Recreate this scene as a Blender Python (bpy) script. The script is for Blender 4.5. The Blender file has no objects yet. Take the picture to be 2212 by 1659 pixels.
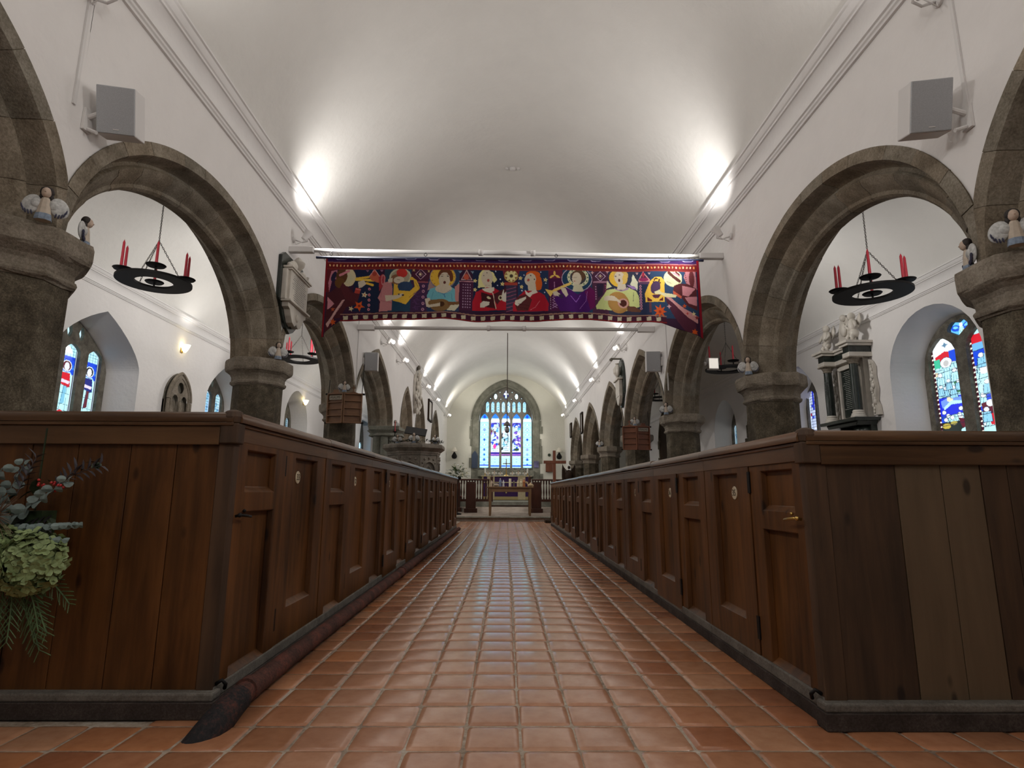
import bpy, bmesh, math, random
import numpy as np
from mathutils import Vector, Matrix
PI = math.pi
SC = bpy.context.scene
COL = SC.collection
random.seed(7)
rng = np.random.default_rng(7)

# ------------------------------------------------------------------ camera
cam_d = bpy.data.cameras.new('camera'); cam = bpy.data.objects.new('camera', cam_d); COL.objects.link(cam)
cam_d.sensor_fit = 'HORIZONTAL'; cam_d.sensor_width = 36.0
cam_d.lens = 1250.0/2212.0*36.0
cam_d.clip_start = 0.05; cam_d.clip_end = 200
_r = Vector((0.99994, -0.01100, 0.00400)); _f = Vector((math.sin(math.radians(.5887))*math.cos(math.radians(10.583)), math.cos(math.radians(.5887))*math.cos(math.radians(10.583)), math.sin(math.radians(10.583))))
_r = (_r - _f*_r.dot(_f)).normalized(); _u = _r.cross(_f)
cam.matrix_world = Matrix(((_r.x, _u.x, -_f.x, 0), (_r.y, _u.y, -_f.y, 0), (_r.z, _u.z, -_f.z, .9), (0, 0, 0, 1)))
SC.camera = cam
# ------------------------------------------------------------------ world, view
w = bpy.data.worlds.new('world'); SC.world = w; w.use_nodes = True
w.node_tree.nodes['Background'].inputs[0].default_value = (.62, .74, .9, 1)
w.node_tree.nodes['Background'].inputs[1].default_value = 0.6
vs = SC.view_settings; vs.view_transform = 'Standard'; vs.look = 'None'; vs.gamma = 1; vs.use_curve_mapping = False
vs.exposure = 0.45
SC.cycles.max_bounces = 6; SC.cycles.diffuse_bounces = 4; SC.cycles.glossy_bounces = 2; SC.cycles.sample_clamp_indirect = 6.0
SC.cycles.adaptive_threshold = 0.025; SC.cycles.caustics_reflective = False; SC.cycles.caustics_refractive = False
# ------------------------------------------------------------------ lights: uplighters along the nave cornices; added unseen lights and one sconce in the aisles
NAVE_L = [(-2.55, 3.25, 4.15), (-2.55, 6.95, 4.15), (-2.55, 12.3, 4.18), (-2.55, 14.1, 4.18), (-2.55, 18.4, 4.3), (-2.55, 21.1, 4.3), (-2.55, 25.4, 4.3)]
NAVE_R = [(2.55, 3.1, 4.06), (2.55, 6.55, 4.06), (2.55, 12.8, 4.2), (2.55, 16.6, 4.2), (2.55, 20.8, 4.25), (2.55, 25.2, 4.3)]
def spot(name, loc, to, power, ang, col, rad=.04, blend=.9):
    d = bpy.data.lights.new(name, 'SPOT'); d.energy = power; d.spot_size = math.radians(ang); d.spot_blend = blend
    d.color = col; d.shadow_soft_size = rad
    o = bpy.data.objects.new(name, d); COL.objects.link(o); o.location = loc
    v = Vector(to)-Vector(loc); o.rotation_euler = v.to_track_quat('-Z', 'Y').to_euler()
    return o
WARM = (1, .965, .925); YEL = (1, .95, .82)
P_NAVE = 72.0
for lst, sx in ((NAVE_L, 1), (NAVE_R, -1)):
    for i, p in enumerate(lst):
        far = p[1] > 23; k = .8 if p[1] < 5 else 1; u_ = .75 if p[1] > 10 else .85; k2 = 1.5 if p[1] > 10 else 1.0
        spot('uplight_lamp', (p[0]+sx*.03, p[1], p[2]+.06), (p[0]+sx*1.15, p[1]+.25, p[2]+1.75), P_NAVE*k*u_, 140, YEL if far else WARM)
        # second head of each fitting, turned down across the nave
        spot('nave_lamp', (p[0]+sx*.10, p[1], p[2]-.02), (-p[0]*.9, p[1]+.9, 1.9), 90*k*k2, 130, YEL if far else WARM, .12, 1.0)
for sx in (-1, 1):      # the same fittings, further back along the nave behind the camera
    for y in (-.5, -3.0):
        spot('uplight_lamp', (sx*2.5, y, 4.2), (sx*1.4, y, 5.9), P_NAVE, 130, WARM)
        spot('nave_lamp', (sx*2.4, y, 4.15), (-sx*2.4, y+1.5, 2.4), 95, 135, WARM, .12, 1.0)
for y, pw in ((1.2, 60), (5.0, 75), (9.2, 75), (12.2, 70), (17.0, 60), (22.5, 60)):       # unseen lights added behind the arcade to brighten the aisle walls
    spot('aisle_light', (-3.56, y, 3.98), (-5.0, y+.2, 4.1), pw, 170, WARM, .15)
for y, pw in ((1.2, 60), (4.8, 70), (8.9, 60), (23.0, 14)):  # right aisle: the same kind of added light, no fitting modelled
    spot('aisle_light', (3.56, y, 3.88), (5.0, y+.2, 4.0), pw, 170, WARM, .15)
spot('aisle_light', (-5.80, 10.45, 3.62), (-4.9, 10.45, 4.9), 12, 150, WARM)
# daylight entering through the windows
def area(name, loc, to, sx, sy, power, col):
    d = bpy.data.lights.new(name, 'AREA'); d.shape = 'RECTANGLE'; d.size = sx; d.size_y = sy; d.energy = power; d.color = col
    o = bpy.data.objects.new(name, d); COL.objects.link(o); o.location = loc
    o.rotation_euler = (Vector(to)-Vector(loc)).to_track_quat('-Z', 'Z').to_euler()
    o.visible_camera = True
    return o

# ================================================================== helpers
class MB:
    """collects geometry for one mesh object"""
    def __init__(s): s.v = []; s.f = []; s.m = []; s.c = []; s.col = None
    def add(s, vs, fs, mat=0, col=None):
        n = len(s.v); s.v += [tuple(p) for p in vs]; s.f += [tuple(i+n for i in f) for f in fs]; s.m += [mat]*len(fs)
        if col is not None or s.col is not None:
            if s.col is None: s.col = [(1, 1, 1)]*n
            s.col += [col or (1, 1, 1)]*len(vs)
    def box(s, x0, x1, y0, y1, z0, z1, mat=0, col=None):
        if x0 > x1: x0, x1 = x1, x0
        if y0 > y1: y0, y1 = y1, y0
        vs = [(x0,y0,z0),(x1,y0,z0),(x1,y1,z0),(x0,y1,z0),(x0,y0,z1),(x1,y0,z1),(x1,y1,z1),(x0,y1,z1)]
        s.add(vs, [(3,2,1,0),(4,5,6,7),(0,1,5,4),(1,2,6,5),(2,3,7,6),(3,0,4,7)], mat, col)
    def obox(s, M, sx, sy, sz, mat=0, col=None):
        vs = [M @ Vector((a*sx/2, b*sy/2, c*sz/2)) for c in (-1, 1) for a, b in ((-1,-1),(1,-1),(1,1),(-1,1))]
        s.add(vs, [(3,2,1,0),(4,5,6,7),(0,1,5,4),(1,2,6,5),(2,3,7,6),(3,0,4,7)], mat, col)
    def lathe(s, prof, c=(0,0), n=24, mat=0, phase=0, sq=1.0, col=None, cap=True, ax=None):
        """prof: list of (r, z); ax: optional matrix"""
        vs = []; fs = []
        for r, z in prof:
            for k in range(n):
                a = 2*PI*(k+phase)/n
                p = Vector((c[0]+r*math.cos(a), c[1]+r*sq*math.sin(a), z))
                vs.append(ax @ p if ax else p)
        for i in range(len(prof)-1):
            for k in range(n):
                k2 = (k+1) % n
                fs.append((i*n+k, i*n+k2, (i+1)*n+k2, (i+1)*n+k))
        if cap:
            fs.append(tuple(range(n))[::-1]); fs.append(tuple((len(prof)-1)*n+k for k in range(n)))
        s.add(vs, fs, mat, col)
    def tube(s, pts, r, n=8, mat=0, col=None, closed=False):
        pts = [Vector(p) for p in pts]; rr = r if isinstance(r, (list, tuple)) else [r]*len(pts)
        vs = []; fs = []; up = Vector((0, 0, 1))
        for i, p in enumerate(pts):
            a = pts[(i-1) % len(pts)] if (i or closed) else p; b = pts[(i+1) % len(pts)] if (i < len(pts)-1 or closed) else p
            t = (b-a).normalized() if (b-a).length > 1e-9 else Vector((0,0,1))
            if i == 0:
                q = up if abs(t.dot(up)) < .95 else Vector((1, 0, 0)); e1 = t.cross(q).normalized()
            else:
                e1 = (e1 - t*e1.dot(t))
                e1 = e1.normalized() if e1.length > 1e-6 else t.cross(up).normalized()
            e2 = t.cross(e1)
            for k in range(n):
                a = 2*PI*k/n; vs.append(p + (e1*math.cos(a)+e2*math.sin(a))*rr[i])
        m = len(pts)
        for i in range(m if closed else m-1):
            for k in range(n):
                k2 = (k+1) % n; j = (i+1) % m
                fs.append((i*n+k, i*n+k2, j*n+k2, j*n+k))
        if not closed: fs.append(tuple(range(n))[::-1]); fs.append(tuple((m-1)*n+k for k in range(n)))
        s.add(vs, fs, mat, col)
    def prism(s, pts, T, d0, d1, mat=0, col=None):
        """closed outline pts (u,v), mapped by T(u,v,d), extruded d0..d1"""
        n = len(pts)
        vs = [T(u, v, d0) for u, v in pts]+[T(u, v, d1) for u, v in pts]
        fs = [tuple(range(n)), tuple(range(2*n-1, n-1, -1))]
        fs += [(k, (k+1) % n + 0, n+(k+1) % n, n+k)[::-1] for k in range(n)]
        s.add(vs, fs, mat, col)
    def sweep(s, prof, y0, y1, T, mat=0, closed=True):
        """profile (a,b) swept along from y0 to y1; T(a,b,y)->point"""
        n = len(prof); vs = [T(a, b, y0) for a, b in prof]+[T(a, b, y1) for a, b in prof]
        fs = [(k, (k+1) % n, n+(k+1) % n, n+k) for k in range(n if closed else n-1)]
        if closed: fs += [tuple(range(n)), tuple(range(2*n-1, n-1, -1))]
        s.add(vs, fs, mat)
    def ball(s, c, r, n=10, m=7, mat=0, col=None, sc=(1,1,1), M=None):
        vs = []; fs = []
        c = Vector(c)
        for i in range(m+1):
            ph = PI*i/m
            for k in range(n):
                th = 2*PI*k/n
                p = Vector((math.sin(ph)*math.cos(th)*sc[0], math.sin(ph)*math.sin(th)*sc[1], math.cos(ph)*sc[2]))*r
                vs.append(c+(M @ p if M else p))
        for i in range(m):
            for k in range(n):
                k2 = (k+1) % n; fs.append((i*n+k, (i+1)*n+k, (i+1)*n+k2, i*n+k2))
        s.add(vs, fs, mat, col)
    def build(s, name, mats, parent=None, smooth=None, bevel=0, weld=False, loc=None):
        me = bpy.data.meshes.new(name); me.from_pydata(s.v, [], s.f)
        mats = mats if isinstance(mats, (list, tuple)) else [mats]
        for m in mats: me.materials.append(m)
        if len(mats) > 1: me.polygons.foreach_set('material_index', s.m)
        if s.col is not None:
            a = me.color_attributes.new('Col', 'FLOAT_COLOR', 'POINT')
            arr = np.ones((len(s.v), 4), np.float32); arr[:, :3] = np.array(s.col, np.float32); a.data.foreach_set('color', arr.ravel())
        bm = bmesh.new(); bm.from_mesh(me)
        if weld: bmesh.ops.remove_doubles(bm, verts=bm.verts, dist=1e-5)
        bmesh.ops.recalc_face_normals(bm, faces=bm.faces)
        bm.to_mesh(me); bm.free()
        if smooth is not None:
            if smooth is True: me.polygons.foreach_set('use_smooth', [True]*len(me.polygons))
            else:
                me.polygons.foreach_set('use_smooth', [True]*len(me.polygons))
                try: me.set_sharp_from_angle(angle=math.radians(smooth))
                except Exception: pass
        o = bpy.data.objects.new(name, me); COL.objects.link(o)
        if parent is not None:
            o.parent = parent
            if loc is None:   # vertices were given in the parent's own frame
                pass
        if loc is not None: o.location = loc
        if bevel:
            md = o.modifiers.new('bevel', 'BEVEL'); md.width = bevel; md.segments = 2; md.limit_method = 'ANGLE'; md.angle_limit = math.radians(35)
        return o

def tag(o, label=None, cat=None, group=None, kind=None):
    if label: o['label'] = label
    if cat: o['category'] = cat
    if group: o['group'] = group
    if kind: o['kind'] = kind
    return o
def empty(name, loc=(0,0,0), rz=0, label=None, cat=None, group=None):
    o = bpy.data.objects.new(name, None); COL.objects.link(o); o.location = loc; o.rotation_euler = (0, 0, rz)
    o.empty_display_size = .1
    return tag(o, label, cat, group)
def copy_tree(o, parent=None):
    c = o.copy(); COL.objects.link(c)
    if parent is not None: c.parent = parent
    for ch in [x for x in bpy.data.objects if x.parent is o]: copy_tree(ch, c)
    return c
def struct(o): o['kind'] = 'structure'; return o

# ------------------------------------------------------------------ materials
def lin(c):
    return tuple((x/255/12.92 if x/255 <= .04045 else ((x/255+.055)/1.055)**2.4) for x in c)
def newmat(name):
    m = bpy.data.materials.new(name); m.use_nodes = True; nt = m.node_tree; b = nt.nodes['Principled BSDF']
    return m, nt, b
def N(nt, t, **k):
    n = nt.nodes.new(t)
    for a, v in k.items():
        if a.startswith('i_'): n.inputs[a[2:].replace('_', ' ')].default_value = v
        else: setattr(n, a, v)
    return n
def ramp(nt, fac, stops):
    r = nt.nodes.new('ShaderNodeValToRGB'); e = r.color_ramp.elements
    while len(e) > len(stops): e.remove(e[-1])
    while len(e) < len(stops): e.new(.5)
    for q, (p, c) in zip(e, stops): q.position = p; q.color = (*c, 1) if len(c) == 3 else c
    nt.links.new(fac, r.inputs[0]); return r
def coords(nt, scale=(1,1,1), src='Object', rand=0):
    tc = nt.nodes.new('ShaderNodeTexCoord'); mp = nt.nodes.new('ShaderNodeMapping'); mp.inputs['Scale'].default_value = scale
    nt.links.new(tc.outputs[src], mp.inputs[0])
    if rand:
        oi = nt.nodes.new('ShaderNodeObjectInfo'); ml = N(nt, 'ShaderNodeMath', operation='MULTIPLY'); ml.inputs[1].default_value = rand
        nt.links.new(oi.outputs['Random'], ml.inputs[0]); nt.links.new(ml.outputs[0], mp.inputs['Location'])
    return mp
def bump(nt, b, h, strength, dist=.01):
    bp = nt.nodes.new('ShaderNodeBump'); bp.inputs['Strength'].default_value = strength; bp.inputs['Distance'].default_value = dist
    nt.links.new(h, bp.inputs['Height']); nt.links.new(bp.outputs[0], b.inputs['Normal'])
def plain(name, col, rough=.6, metal=0, spec=.5, noise=0, nscale=20, bmp=0):
    m, nt, b = newmat(name); b.inputs['Roughness'].default_value = rough; b.inputs['Metallic'].default_value = metal
    b.inputs['Specular IOR Level'].default_value = spec
    mp = coords(nt, rand=5); n = N(nt, 'ShaderNodeTexNoise', i_Scale=nscale, i_Detail=4.0)
    nt.links.new(mp.outputs[0], n.inputs['Vector'])
    lo = tuple(x*(1-noise) for x in col); hi = tuple(min(1, x*(1+noise)) for x in col)
    r = ramp(nt, n.outputs[0], [(.3, lo), (.7, hi)]); nt.links.new(r.outputs[0], b.inputs['Base Color'])
    if bmp: bump(nt, b, n.outputs[0], bmp)
    return m
def emis(name, col, strength):
    m, nt, b = newmat(name); b.inputs['Base Color'].default_value = (*col, 1)
    b.inputs['Emission Color'].default_value = (*col, 1); b.inputs['Emission Strength'].default_value = strength
    return m
def plaster(name, col, spec=.2):
    m, nt, b = newmat(name); b.inputs['Roughness'].default_value = .75; b.inputs['Specular IOR Level'].default_value = spec
    mp = coords(nt)
    n = N(nt, 'ShaderNodeTexNoise', i_Scale=2.2, i_Detail=5.0, i_Roughness=.6); nt.links.new(mp.outputs[0], n.inputs['Vector'])
    n2 = N(nt, 'ShaderNodeTexNoise', i_Scale=14.0, i_Detail=3.0); nt.links.new(mp.outputs[0], n2.inputs['Vector'])
    r = ramp(nt, n.outputs[0], [(.25, tuple(c*.94 for c in col)), (.75, col)]); nt.links.new(r.outputs[0], b.inputs['Base Color'])
    ad = N(nt, 'ShaderNodeMath', operation='ADD'); nt.links.new(n.outputs[0], ad.inputs[0]); nt.links.new(n2.outputs[0], ad.inputs[1])
    bump(nt, b, ad.outputs[0], .22, .02); return m
def stone(name, lo, mid, hi, sc=5, attr=False, bs=.5):
    m, nt, b = newmat(name); b.inputs['Roughness'].default_value = .85; b.inputs['Specular IOR Level'].default_value = .2
    mp = coords(nt, rand=9)
    n = N(nt, 'ShaderNodeTexNoise', i_Scale=sc, i_Detail=8.0, i_Roughness=.65); nt.links.new(mp.outputs[0], n.inputs['Vector'])
    n2 = N(nt, 'ShaderNodeTexNoise', i_Scale=sc*14, i_Detail=4.0, i_Roughness=.7); nt.links.new(mp.outputs[0], n2.inputs['Vector'])
    mx = N(nt, 'ShaderNodeMath', operation='MULTIPLY_ADD'); mx.inputs[1].default_value = .45
    nt.links.new(n2.outputs[0], mx.inputs[0]); 
    sb = N(nt, 'ShaderNodeMath', operation='MULTIPLY'); sb.inputs[1].default_value = .55; nt.links.new(n.outputs[0], sb.inputs[0]); nt.links.new(sb.outputs[0], mx.inputs[2])
    r = ramp(nt, mx.outputs[0], [(.36, lo), (.5, mid), (.64, hi)])
    out = r.outputs[0]
    if attr:
        at = N(nt, 'ShaderNodeAttribute', attribute_name='Col'); ml = N(nt, 'ShaderNodeMix', data_type='RGBA', blend_type='MULTIPLY'); ml.inputs[0].default_value = 1
        nt.links.new(out, ml.inputs[6]); nt.links.new(at.outputs['Color'], ml.inputs[7]); out = ml.outputs[2]
    nt.links.new(out, b.inputs['Base Color'])
    bump(nt, b, mx.outputs[0], bs, .03); return m
def wood(name, dark, light, axis='Z', rough=.45, gsc=9, knots=True, spec=.4, paint=None):
    """grain runs along axis (object space)"""
    m, nt, b = newmat(name); b.inputs['Roughness'].default_value = rough; b.inputs['Specular IOR Level'].default_value = spec
    s = {'X': (.09, 1, 1), 'Y': (1, .09, 1), 'Z': (1, 1, .09)}[axis]
    mp = coords(nt, s, rand=11)
    n = N(nt, 'ShaderNodeTexNoise', i_Scale=gsc*2.2, i_Detail=7.0, i_Roughness=.6, i_Distortion=.4); nt.links.new(mp.outputs[0], n.inputs['Vector'])
    mp2 = coords(nt, tuple(.35 if x < .5 else 1 for x in s), rand=11)
    n2 = N(nt, 'ShaderNodeTexNoise', i_Scale=2.6, i_Detail=3.0); nt.links.new(mp2.outputs[0], n2.inputs['Vector'])
    ad = N(nt, 'ShaderNodeMath', operation='ADD'); nt.links.new(n.outputs[0], ad.inputs[0]); nt.links.new(n2.outputs[0], ad.inputs[1])
    mu = N(nt, 'ShaderNodeMath', operation='MULTIPLY'); mu.inputs[1].default_value = .5; nt.links.new(ad.outputs[0], mu.inputs[0])
    r = ramp(nt, mu.outputs[0], [(.36, dark), (.62, light)]); out = r.outputs[0]
    if knots:
        mp3 = coords(nt, tuple(.45 if x < .5 else 1 for x in s), rand=11)
        v = N(nt, 'ShaderNodeTexVoronoi', i_Scale=6.5); nt.links.new(mp3.outputs[0], v.inputs['Vector'])
        kr = ramp(nt, v.outputs['Distance'], [(.07, (.16, .12, .1)), (.14, (1, 1, 1))])
        kr.color_ramp.interpolation = 'EASE'
        ml = N(nt, 'ShaderNodeMix', data_type='RGBA', blend_type='MULTIPLY'); ml.inputs[0].default_value = .85
        nt.links.new(out, ml.inputs[6]); nt.links.new(kr.outputs[0], ml.inputs[7]); out = ml.outputs[2]
    nt.links.new(out, b.inputs['Base Color'])
    bump(nt, b, n.outputs[0], .18, .004); return m
def attrmat(name, rough=.8, emit=0, spec=.3, bmp=0, mult=(1,1,1)):
    m, nt, b = newmat(name); b.inputs['Roughness'].default_value = rough; b.inputs['Specular IOR Level'].default_value = spec
    at = N(nt, 'ShaderNodeAttribute', attribute_name='Col')
    if emit:
        nt.links.new(at.outputs['Color'], b.inputs['Emission Color']); b.inputs['Emission Strength'].default_value = emit
        b.inputs['Base Color'].default_value = (.02, .02, .02, 1)
    else: nt.links.new(at.outputs['Color'], b.inputs['Base Color'])
    if bmp:
        mp = coords(nt); n = N(nt, 'ShaderNodeTexNoise', i_Scale=220.0, i_Detail=2.0); nt.links.new(mp.outputs[0], n.inputs['Vector']); bump(nt, b, n.outputs[0], bmp, .003)
    return m
M = {}
M['wall'] = plaster('white_plaster', (.80, .775, .76))
M['vault'] = plaster('vault_plaster', (.78, .765, .735))
M['cornice'] = plaster('cornice_paint', (.79, .77, .76), .35)
M['stone'] = stone('grey_stone', (.115, .093, .066), (.215, .182, .138), (.33, .29, .23), 5, attr=True)
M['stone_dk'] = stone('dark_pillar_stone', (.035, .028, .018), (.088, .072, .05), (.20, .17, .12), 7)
M['stone_lt'] = stone('pale_stone', (.14, .12, .1), (.24, .21, .175), (.36, .33, .28), 6)
M['stone_gr'] = stone('grey_green_stone', (.13, .13, .105), (.22, .22, .185), (.33, .325, .28), 4)
M['pine_v'] = wood('pine_vertical', (.028, .010, .0028), (.125, .048, .0125), 'Z', rough=.45, spec=.3)
M['pine_y'] = wood('pine_lengthwise', (.05, .021, .008), (.135, .065, .028), 'Y', rough=.3, knots=False, spec=.5)
M['pine_x'] = wood('pine_crosswise', (.05, .022, .008), (.13, .065, .027), 'X', rough=.38)
M['pine_ends'] = wood('worn_brown_pine', (.022, .011, .005), (.075, .038, .018), 'Z', rough=.7)
M['pine_pale'] = wood('pale_new_pine', (.085, .055, .03), (.125, .082, .046), 'Z', rough=.6)
M['slate'] = stone('grey_sill', (.07, .062, .052), (.12, .108, .094), (.18, .165, .145), 8, bs=.2)
M['red_wood'] = wood('dark_red_wood', (.028, .008, .004), (.07, .02, .01), 'Z', knots=False)
M['oak'] = wood('oak_light', (.12, .065, .03), (.22, .13, .065), 'X', knots=False)
M['oak_v'] = wood('oak_upright', (.12, .065, .03), (.22, .13, .065), 'Z', knots=False)
M['dark_oak'] = wood('dark_oak', (.018, .01, .006), (.045, .026, .015), 'Z', knots=False, rough=.65, spec=.15)
M['black_metal'] = plain('black_iron', (.007, .006, .006), .6, .2, spec=.25)
M['white_paint'] = plain('white_paint', (.70, .68, .67), .7, spec=.25)
M['grey_grille'] = plain('grey_grille', (.40, .41, .43), .6, noise=.1, nscale=200)
M['dark_edge'] = plain('dark_grey_edge', (.1, .1, .12), .6)
M['red_candle'] = plain('red_candle_wax', (.45, .02, .04), .45)
M['white_marble'] = plain('white_marble', (.58, .54, .48), .45, noise=.12, nscale=8)
M['black_marble'] = plain('black_marble', (.018, .024, .02), .25, noise=.5, nscale=6)
M['brass'] = plain('brass', (.5, .33, .1), .35, 1)
# ================================================================== shell of the church
W = 2.75; AX = 6.0; YE = 27.0; YW = -4.6
def TL(x0): return lambda u, v, d: (-(x0+d), u, v)
def TR(x0): return lambda u, v, d: (x0+d, u, v)
def TE(y0): return lambda u, v, d: (u, y0+d, v)
def f_ell(c, a, zs, h): return lambda u: zs + h*math.sqrt(max(0, 1-((u-c)/a)**2))
def f_point(c, a, zs, h):
    R = (a*a+h*h)/(2*a)
    return lambda u: zs + math.sqrt(max(0, R*R-(abs(u-c)+R-a)**2))
def f_soft(c, a, zs, h): return lambda u: zs + h*(.3*max(0, 1-abs((u-c)/a))+.7*math.sqrt(max(0, 1-((u-c)/a)**2)))
def f_mix(c, a, zs, h): return lambda u: zs + h*(.5*max(0, 1-abs((u-c)/a))+.5*math.sqrt(max(0, 1-((u-c)/a)**2)))
def const(z): return lambda u: z
def plate(mb, T, u0, u1, lo, hi, ops, depth, step=.12, mat=0, back=True, reveals=True):
    """solid plate between lo(u) and hi(u) with openings ops=[(a,b,lo,hi)]"""
    br = {u0, u1}
    for o in ops: br.add(o[0]); br.add(o[1])
    br = sorted(x for x in br if u0-1e-9 <= x <= u1+1e-9); us = []
    for a, b in zip(br, br[1:]):
        if b-a < 1e-6: continue
        n = max(1, int(math.ceil((b-a)/step)))
        # cosine spacing for round heads
        seg = [a+(b-a)*(.5-.5*math.cos(PI*k/n)) for k in range(n+1)] if n > 3 else [a+(b-a)*k/n for k in range(n+1)]
        us += seg if not us else seg[1:]
    def q(p): mb.add(p, [(0, 1, 2, 3)], mat)
    for a, b in zip(us, us[1:]):
        mid = (a+b)/2
        act = sorted([o for o in ops if o[0]-1e-9 <= mid <= o[1]+1e-9], key=lambda o: o[2](mid))
        edges = [(lo(a), lo(b), None)]
        for o in act: edges += [(o[2](a), o[2](b), o), (o[3](a), o[3](b), o)]
        edges.append((hi(a), hi(b), None))
        for k in range(0, len(edges), 2):
            (l0, l1, _), (h0, h1, _) = edges[k], edges[k+1]
            if h0-l0 < 1e-5 and h1-l1 < 1e-5: continue
            q([T(a, l0, 0), T(b, l1, 0), T(b, h1, 0), T(a, h0, 0)])
            if back: q([T(a, l0, depth), T(a, h0, depth), T(b, h1, depth), T(b, l1, depth)])
        if reveals:
            for k in range(1, len(edges)-1):
                e0, e1, _ = edges[k]; q([T(a, e0, 0), T(b, e1, 0), T(b, e1, depth), T(a, e0, depth)])
    if reveals:
        for o in ops:
            for u in (o[0], o[1]):
                if o[3](u)-o[2](u) > 1e-4: q([T(u, o[2](u), 0), T(u, o[3](u), 0), T(u, o[3](u), depth), T(u, o[2](u), depth)])

# ---- arcades -------------------------------------------------------
L_P = [-3.8, -.2, 3.35, 6.85, 10.35, 13.95]                # pillar centres, left
R_P = [-3.7, -.3, 3.12, 6.48, 9.87, 13.35, 16.9, 20.7, 24.6]
ZL, ZR = 2.42, 2.20                                        # tops of the capitals
ARC = {'L': [], 'R': []}
for i_, (a, b) in enumerate(zip(L_P, L_P[1:])): ARC['L'].append(((a+b)/2, (b-a)/2, ZL, 1.36 if i_ < 4 else 1.5, 'e' if i_ < 4 else 'm', .065))
ARC['L'] += [(15.95, 1.05, 2.35, 1.45, 'p', 0), (18.55, 1.2, 2.35, 1.6, 'p', 0), (22.5, 1.4, 2.35, 1.7, 'p', 0)]
for i_, (a, b) in enumerate(zip(R_P, R_P[1:])): ARC['R'].append(((a+b)/2, (b-a)/2, ZR, 1.46 if i_ < 4 else 1.62, 'e' if i_ < 4 else 'm', .065))
def arc_f(A, inset=0):
    c, a, zs, h, k, ex = A; a += ex
    return {'e': f_ell, 'm': f_soft, 'p': f_point}[k](c, a-inset, zs, h-inset*(1 if k == 'e' else 1.25))
def nave_wall(side):
    mb = MB(); T = (TL if side == 'L' else TR)(W)
    zs = min(A[2] for A in ARC[side]); ops = []
    for A in ARC[side]:
        ops.append((A[0]-A[1]+.0005, A[0]+A[1]-.0005, const(zs-.001), arc_f(A, .02)))
    plate(mb, T, YW, YE, const(zs), const(5.0), ops, .56, step=.1, reveals=False)
    # solid wall under the springing where there is no pillar (between the far arches)
    if side == 'L':
        for a, b in ((14.25, 14.9), (17.0, 17.35), (19.75, 21.1), (23.9, YE)):
            mb.box(-W, -W-.56, a, b, 0, zs)
        for a, b in ((YW, -4.1),): mb.box(-W, -W-.56, a, b, 0, zs)
    else:
        mb.box(W, W+.56, 24.85, YE, 0, zs); mb.box(W, W+.56, YW, -4, 0, zs)
    return struct(mb.build('wall_left' if side == 'L' else 'wall_right', M['wall'], weld=True, smooth=30))
nave_wall('L'); nave_wall('R')

def arch_obj(side, A, label, group, stone_key='stone'):
    """two chamfered orders of stone, cut into voussoirs"""
    c, a0, zs, h, kind, ex = A; a = a0+ex; sx = -1 if side == 'L' else 1; D = .56
    prof = [(0, -.012), (.125, -.012), (.145, .025), (.16, .10), (.185, .135), (.22, .125), (.245, .095), (.30, .12), (.355, .18), (.385, .205), (.42, .21), (.445, .235), (.447, .28)]
    prof = [(s*.8 if s > 0 else 0, d) for s, d in prof]; prof = prof + [(s, D-d) for s, d in prof[::-1][1:]]
    s_in = .45
    L = (a*1.25+h*.9)*2*.8; nv = max(9, int(L/.42)); mb = MB(); rr = random.Random(int(c*100)+len(side))
    def pt(th, s, d):
        aa, hh = a-s, h-s*(1 if kind == 'e' else 1.2)
        if kind == 'e': u, v = c-aa*math.cos(th), zs+hh*math.sin(th)
        elif kind == 'm': u, v = c-aa*math.cos(th), zs+hh*(.3*(1-abs(math.cos(th)))+.7*math.sin(th))
        else:
            R = (aa*aa+hh*hh)/(2*aa); phm = math.atan2(hh, R-aa); t = th/PI
            if t <= .5: ph = phm*(t*2); u = c-(R*math.cos(ph)-(R-aa)); v = zs+R*math.sin(ph)
            else: ph = phm*((1-t)*2); u = c+(R*math.cos(ph)-(R-aa)); v = zs+R*math.sin(ph)
        return (sx*(W+d), min(max(u, c-a0-.001), c+a0+.001), v)
    cuts = [0]
    for k in range(1, nv): cuts.append((k+rr.uniform(-.18, .18))/nv)
    cuts.append(1)
    if kind == 'p' or True:
        pass
    for k in range(nv):
        t0, t1 = cuts[k]*PI, cuts[k+1]*PI; g = .0014/ (a+h)*PI; t0 += g; t1 -= g
        js, jd = rr.uniform(-.003, .003), rr.uniform(-.003, .002); f = rr.uniform(.88, 1.12); wm = rr.uniform(-.04, .05)
        col = (f*(1+wm), f, f*(1-wm)); n = 5; m = len(prof); vs = []; fs = []
        for i in range(n+1):
            th = t0+(t1-t0)*i/n
            for j, (s, d) in enumerate(prof):
                vs.append(pt(th, max(0, s+js*(1 if 0 < j < m-1 else 0)), d+(jd if j < m//2 else -jd)))
        for i in range(n):
            for j in range(m-1): fs.append((i*m+j, i*m+j+1, (i+1)*m+j+1, (i+1)*m+j))
        fs.append(tuple(range(m))); fs.append(tuple(n*m+j for j in range(m))[::-1])
        mb.add(vs, fs, 0, col)
    m = len(prof); n = 60; vs = []; fs = []       # mortar core just behind the stone faces
    for i in range(n+1):
        for j, (s, d) in enumerate(prof): vs.append(pt(PI*i/n, s-.006 if j not in (0, m-1) else .0, d+(.006 if j < m//2 else -.006)))
    for i in range(n):
        for j in range(m-1): fs.append((i*m+j, i*m+j+1, (i+1)*m+j+1, (i+1)*m+j))
    mb.add(vs, fs, 0, (.95, .9, .82))
    o = mb.build('stone_arch', M[stone_key], smooth=28); tag(o, label, 'arch', group, 'structure'); return o
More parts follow.
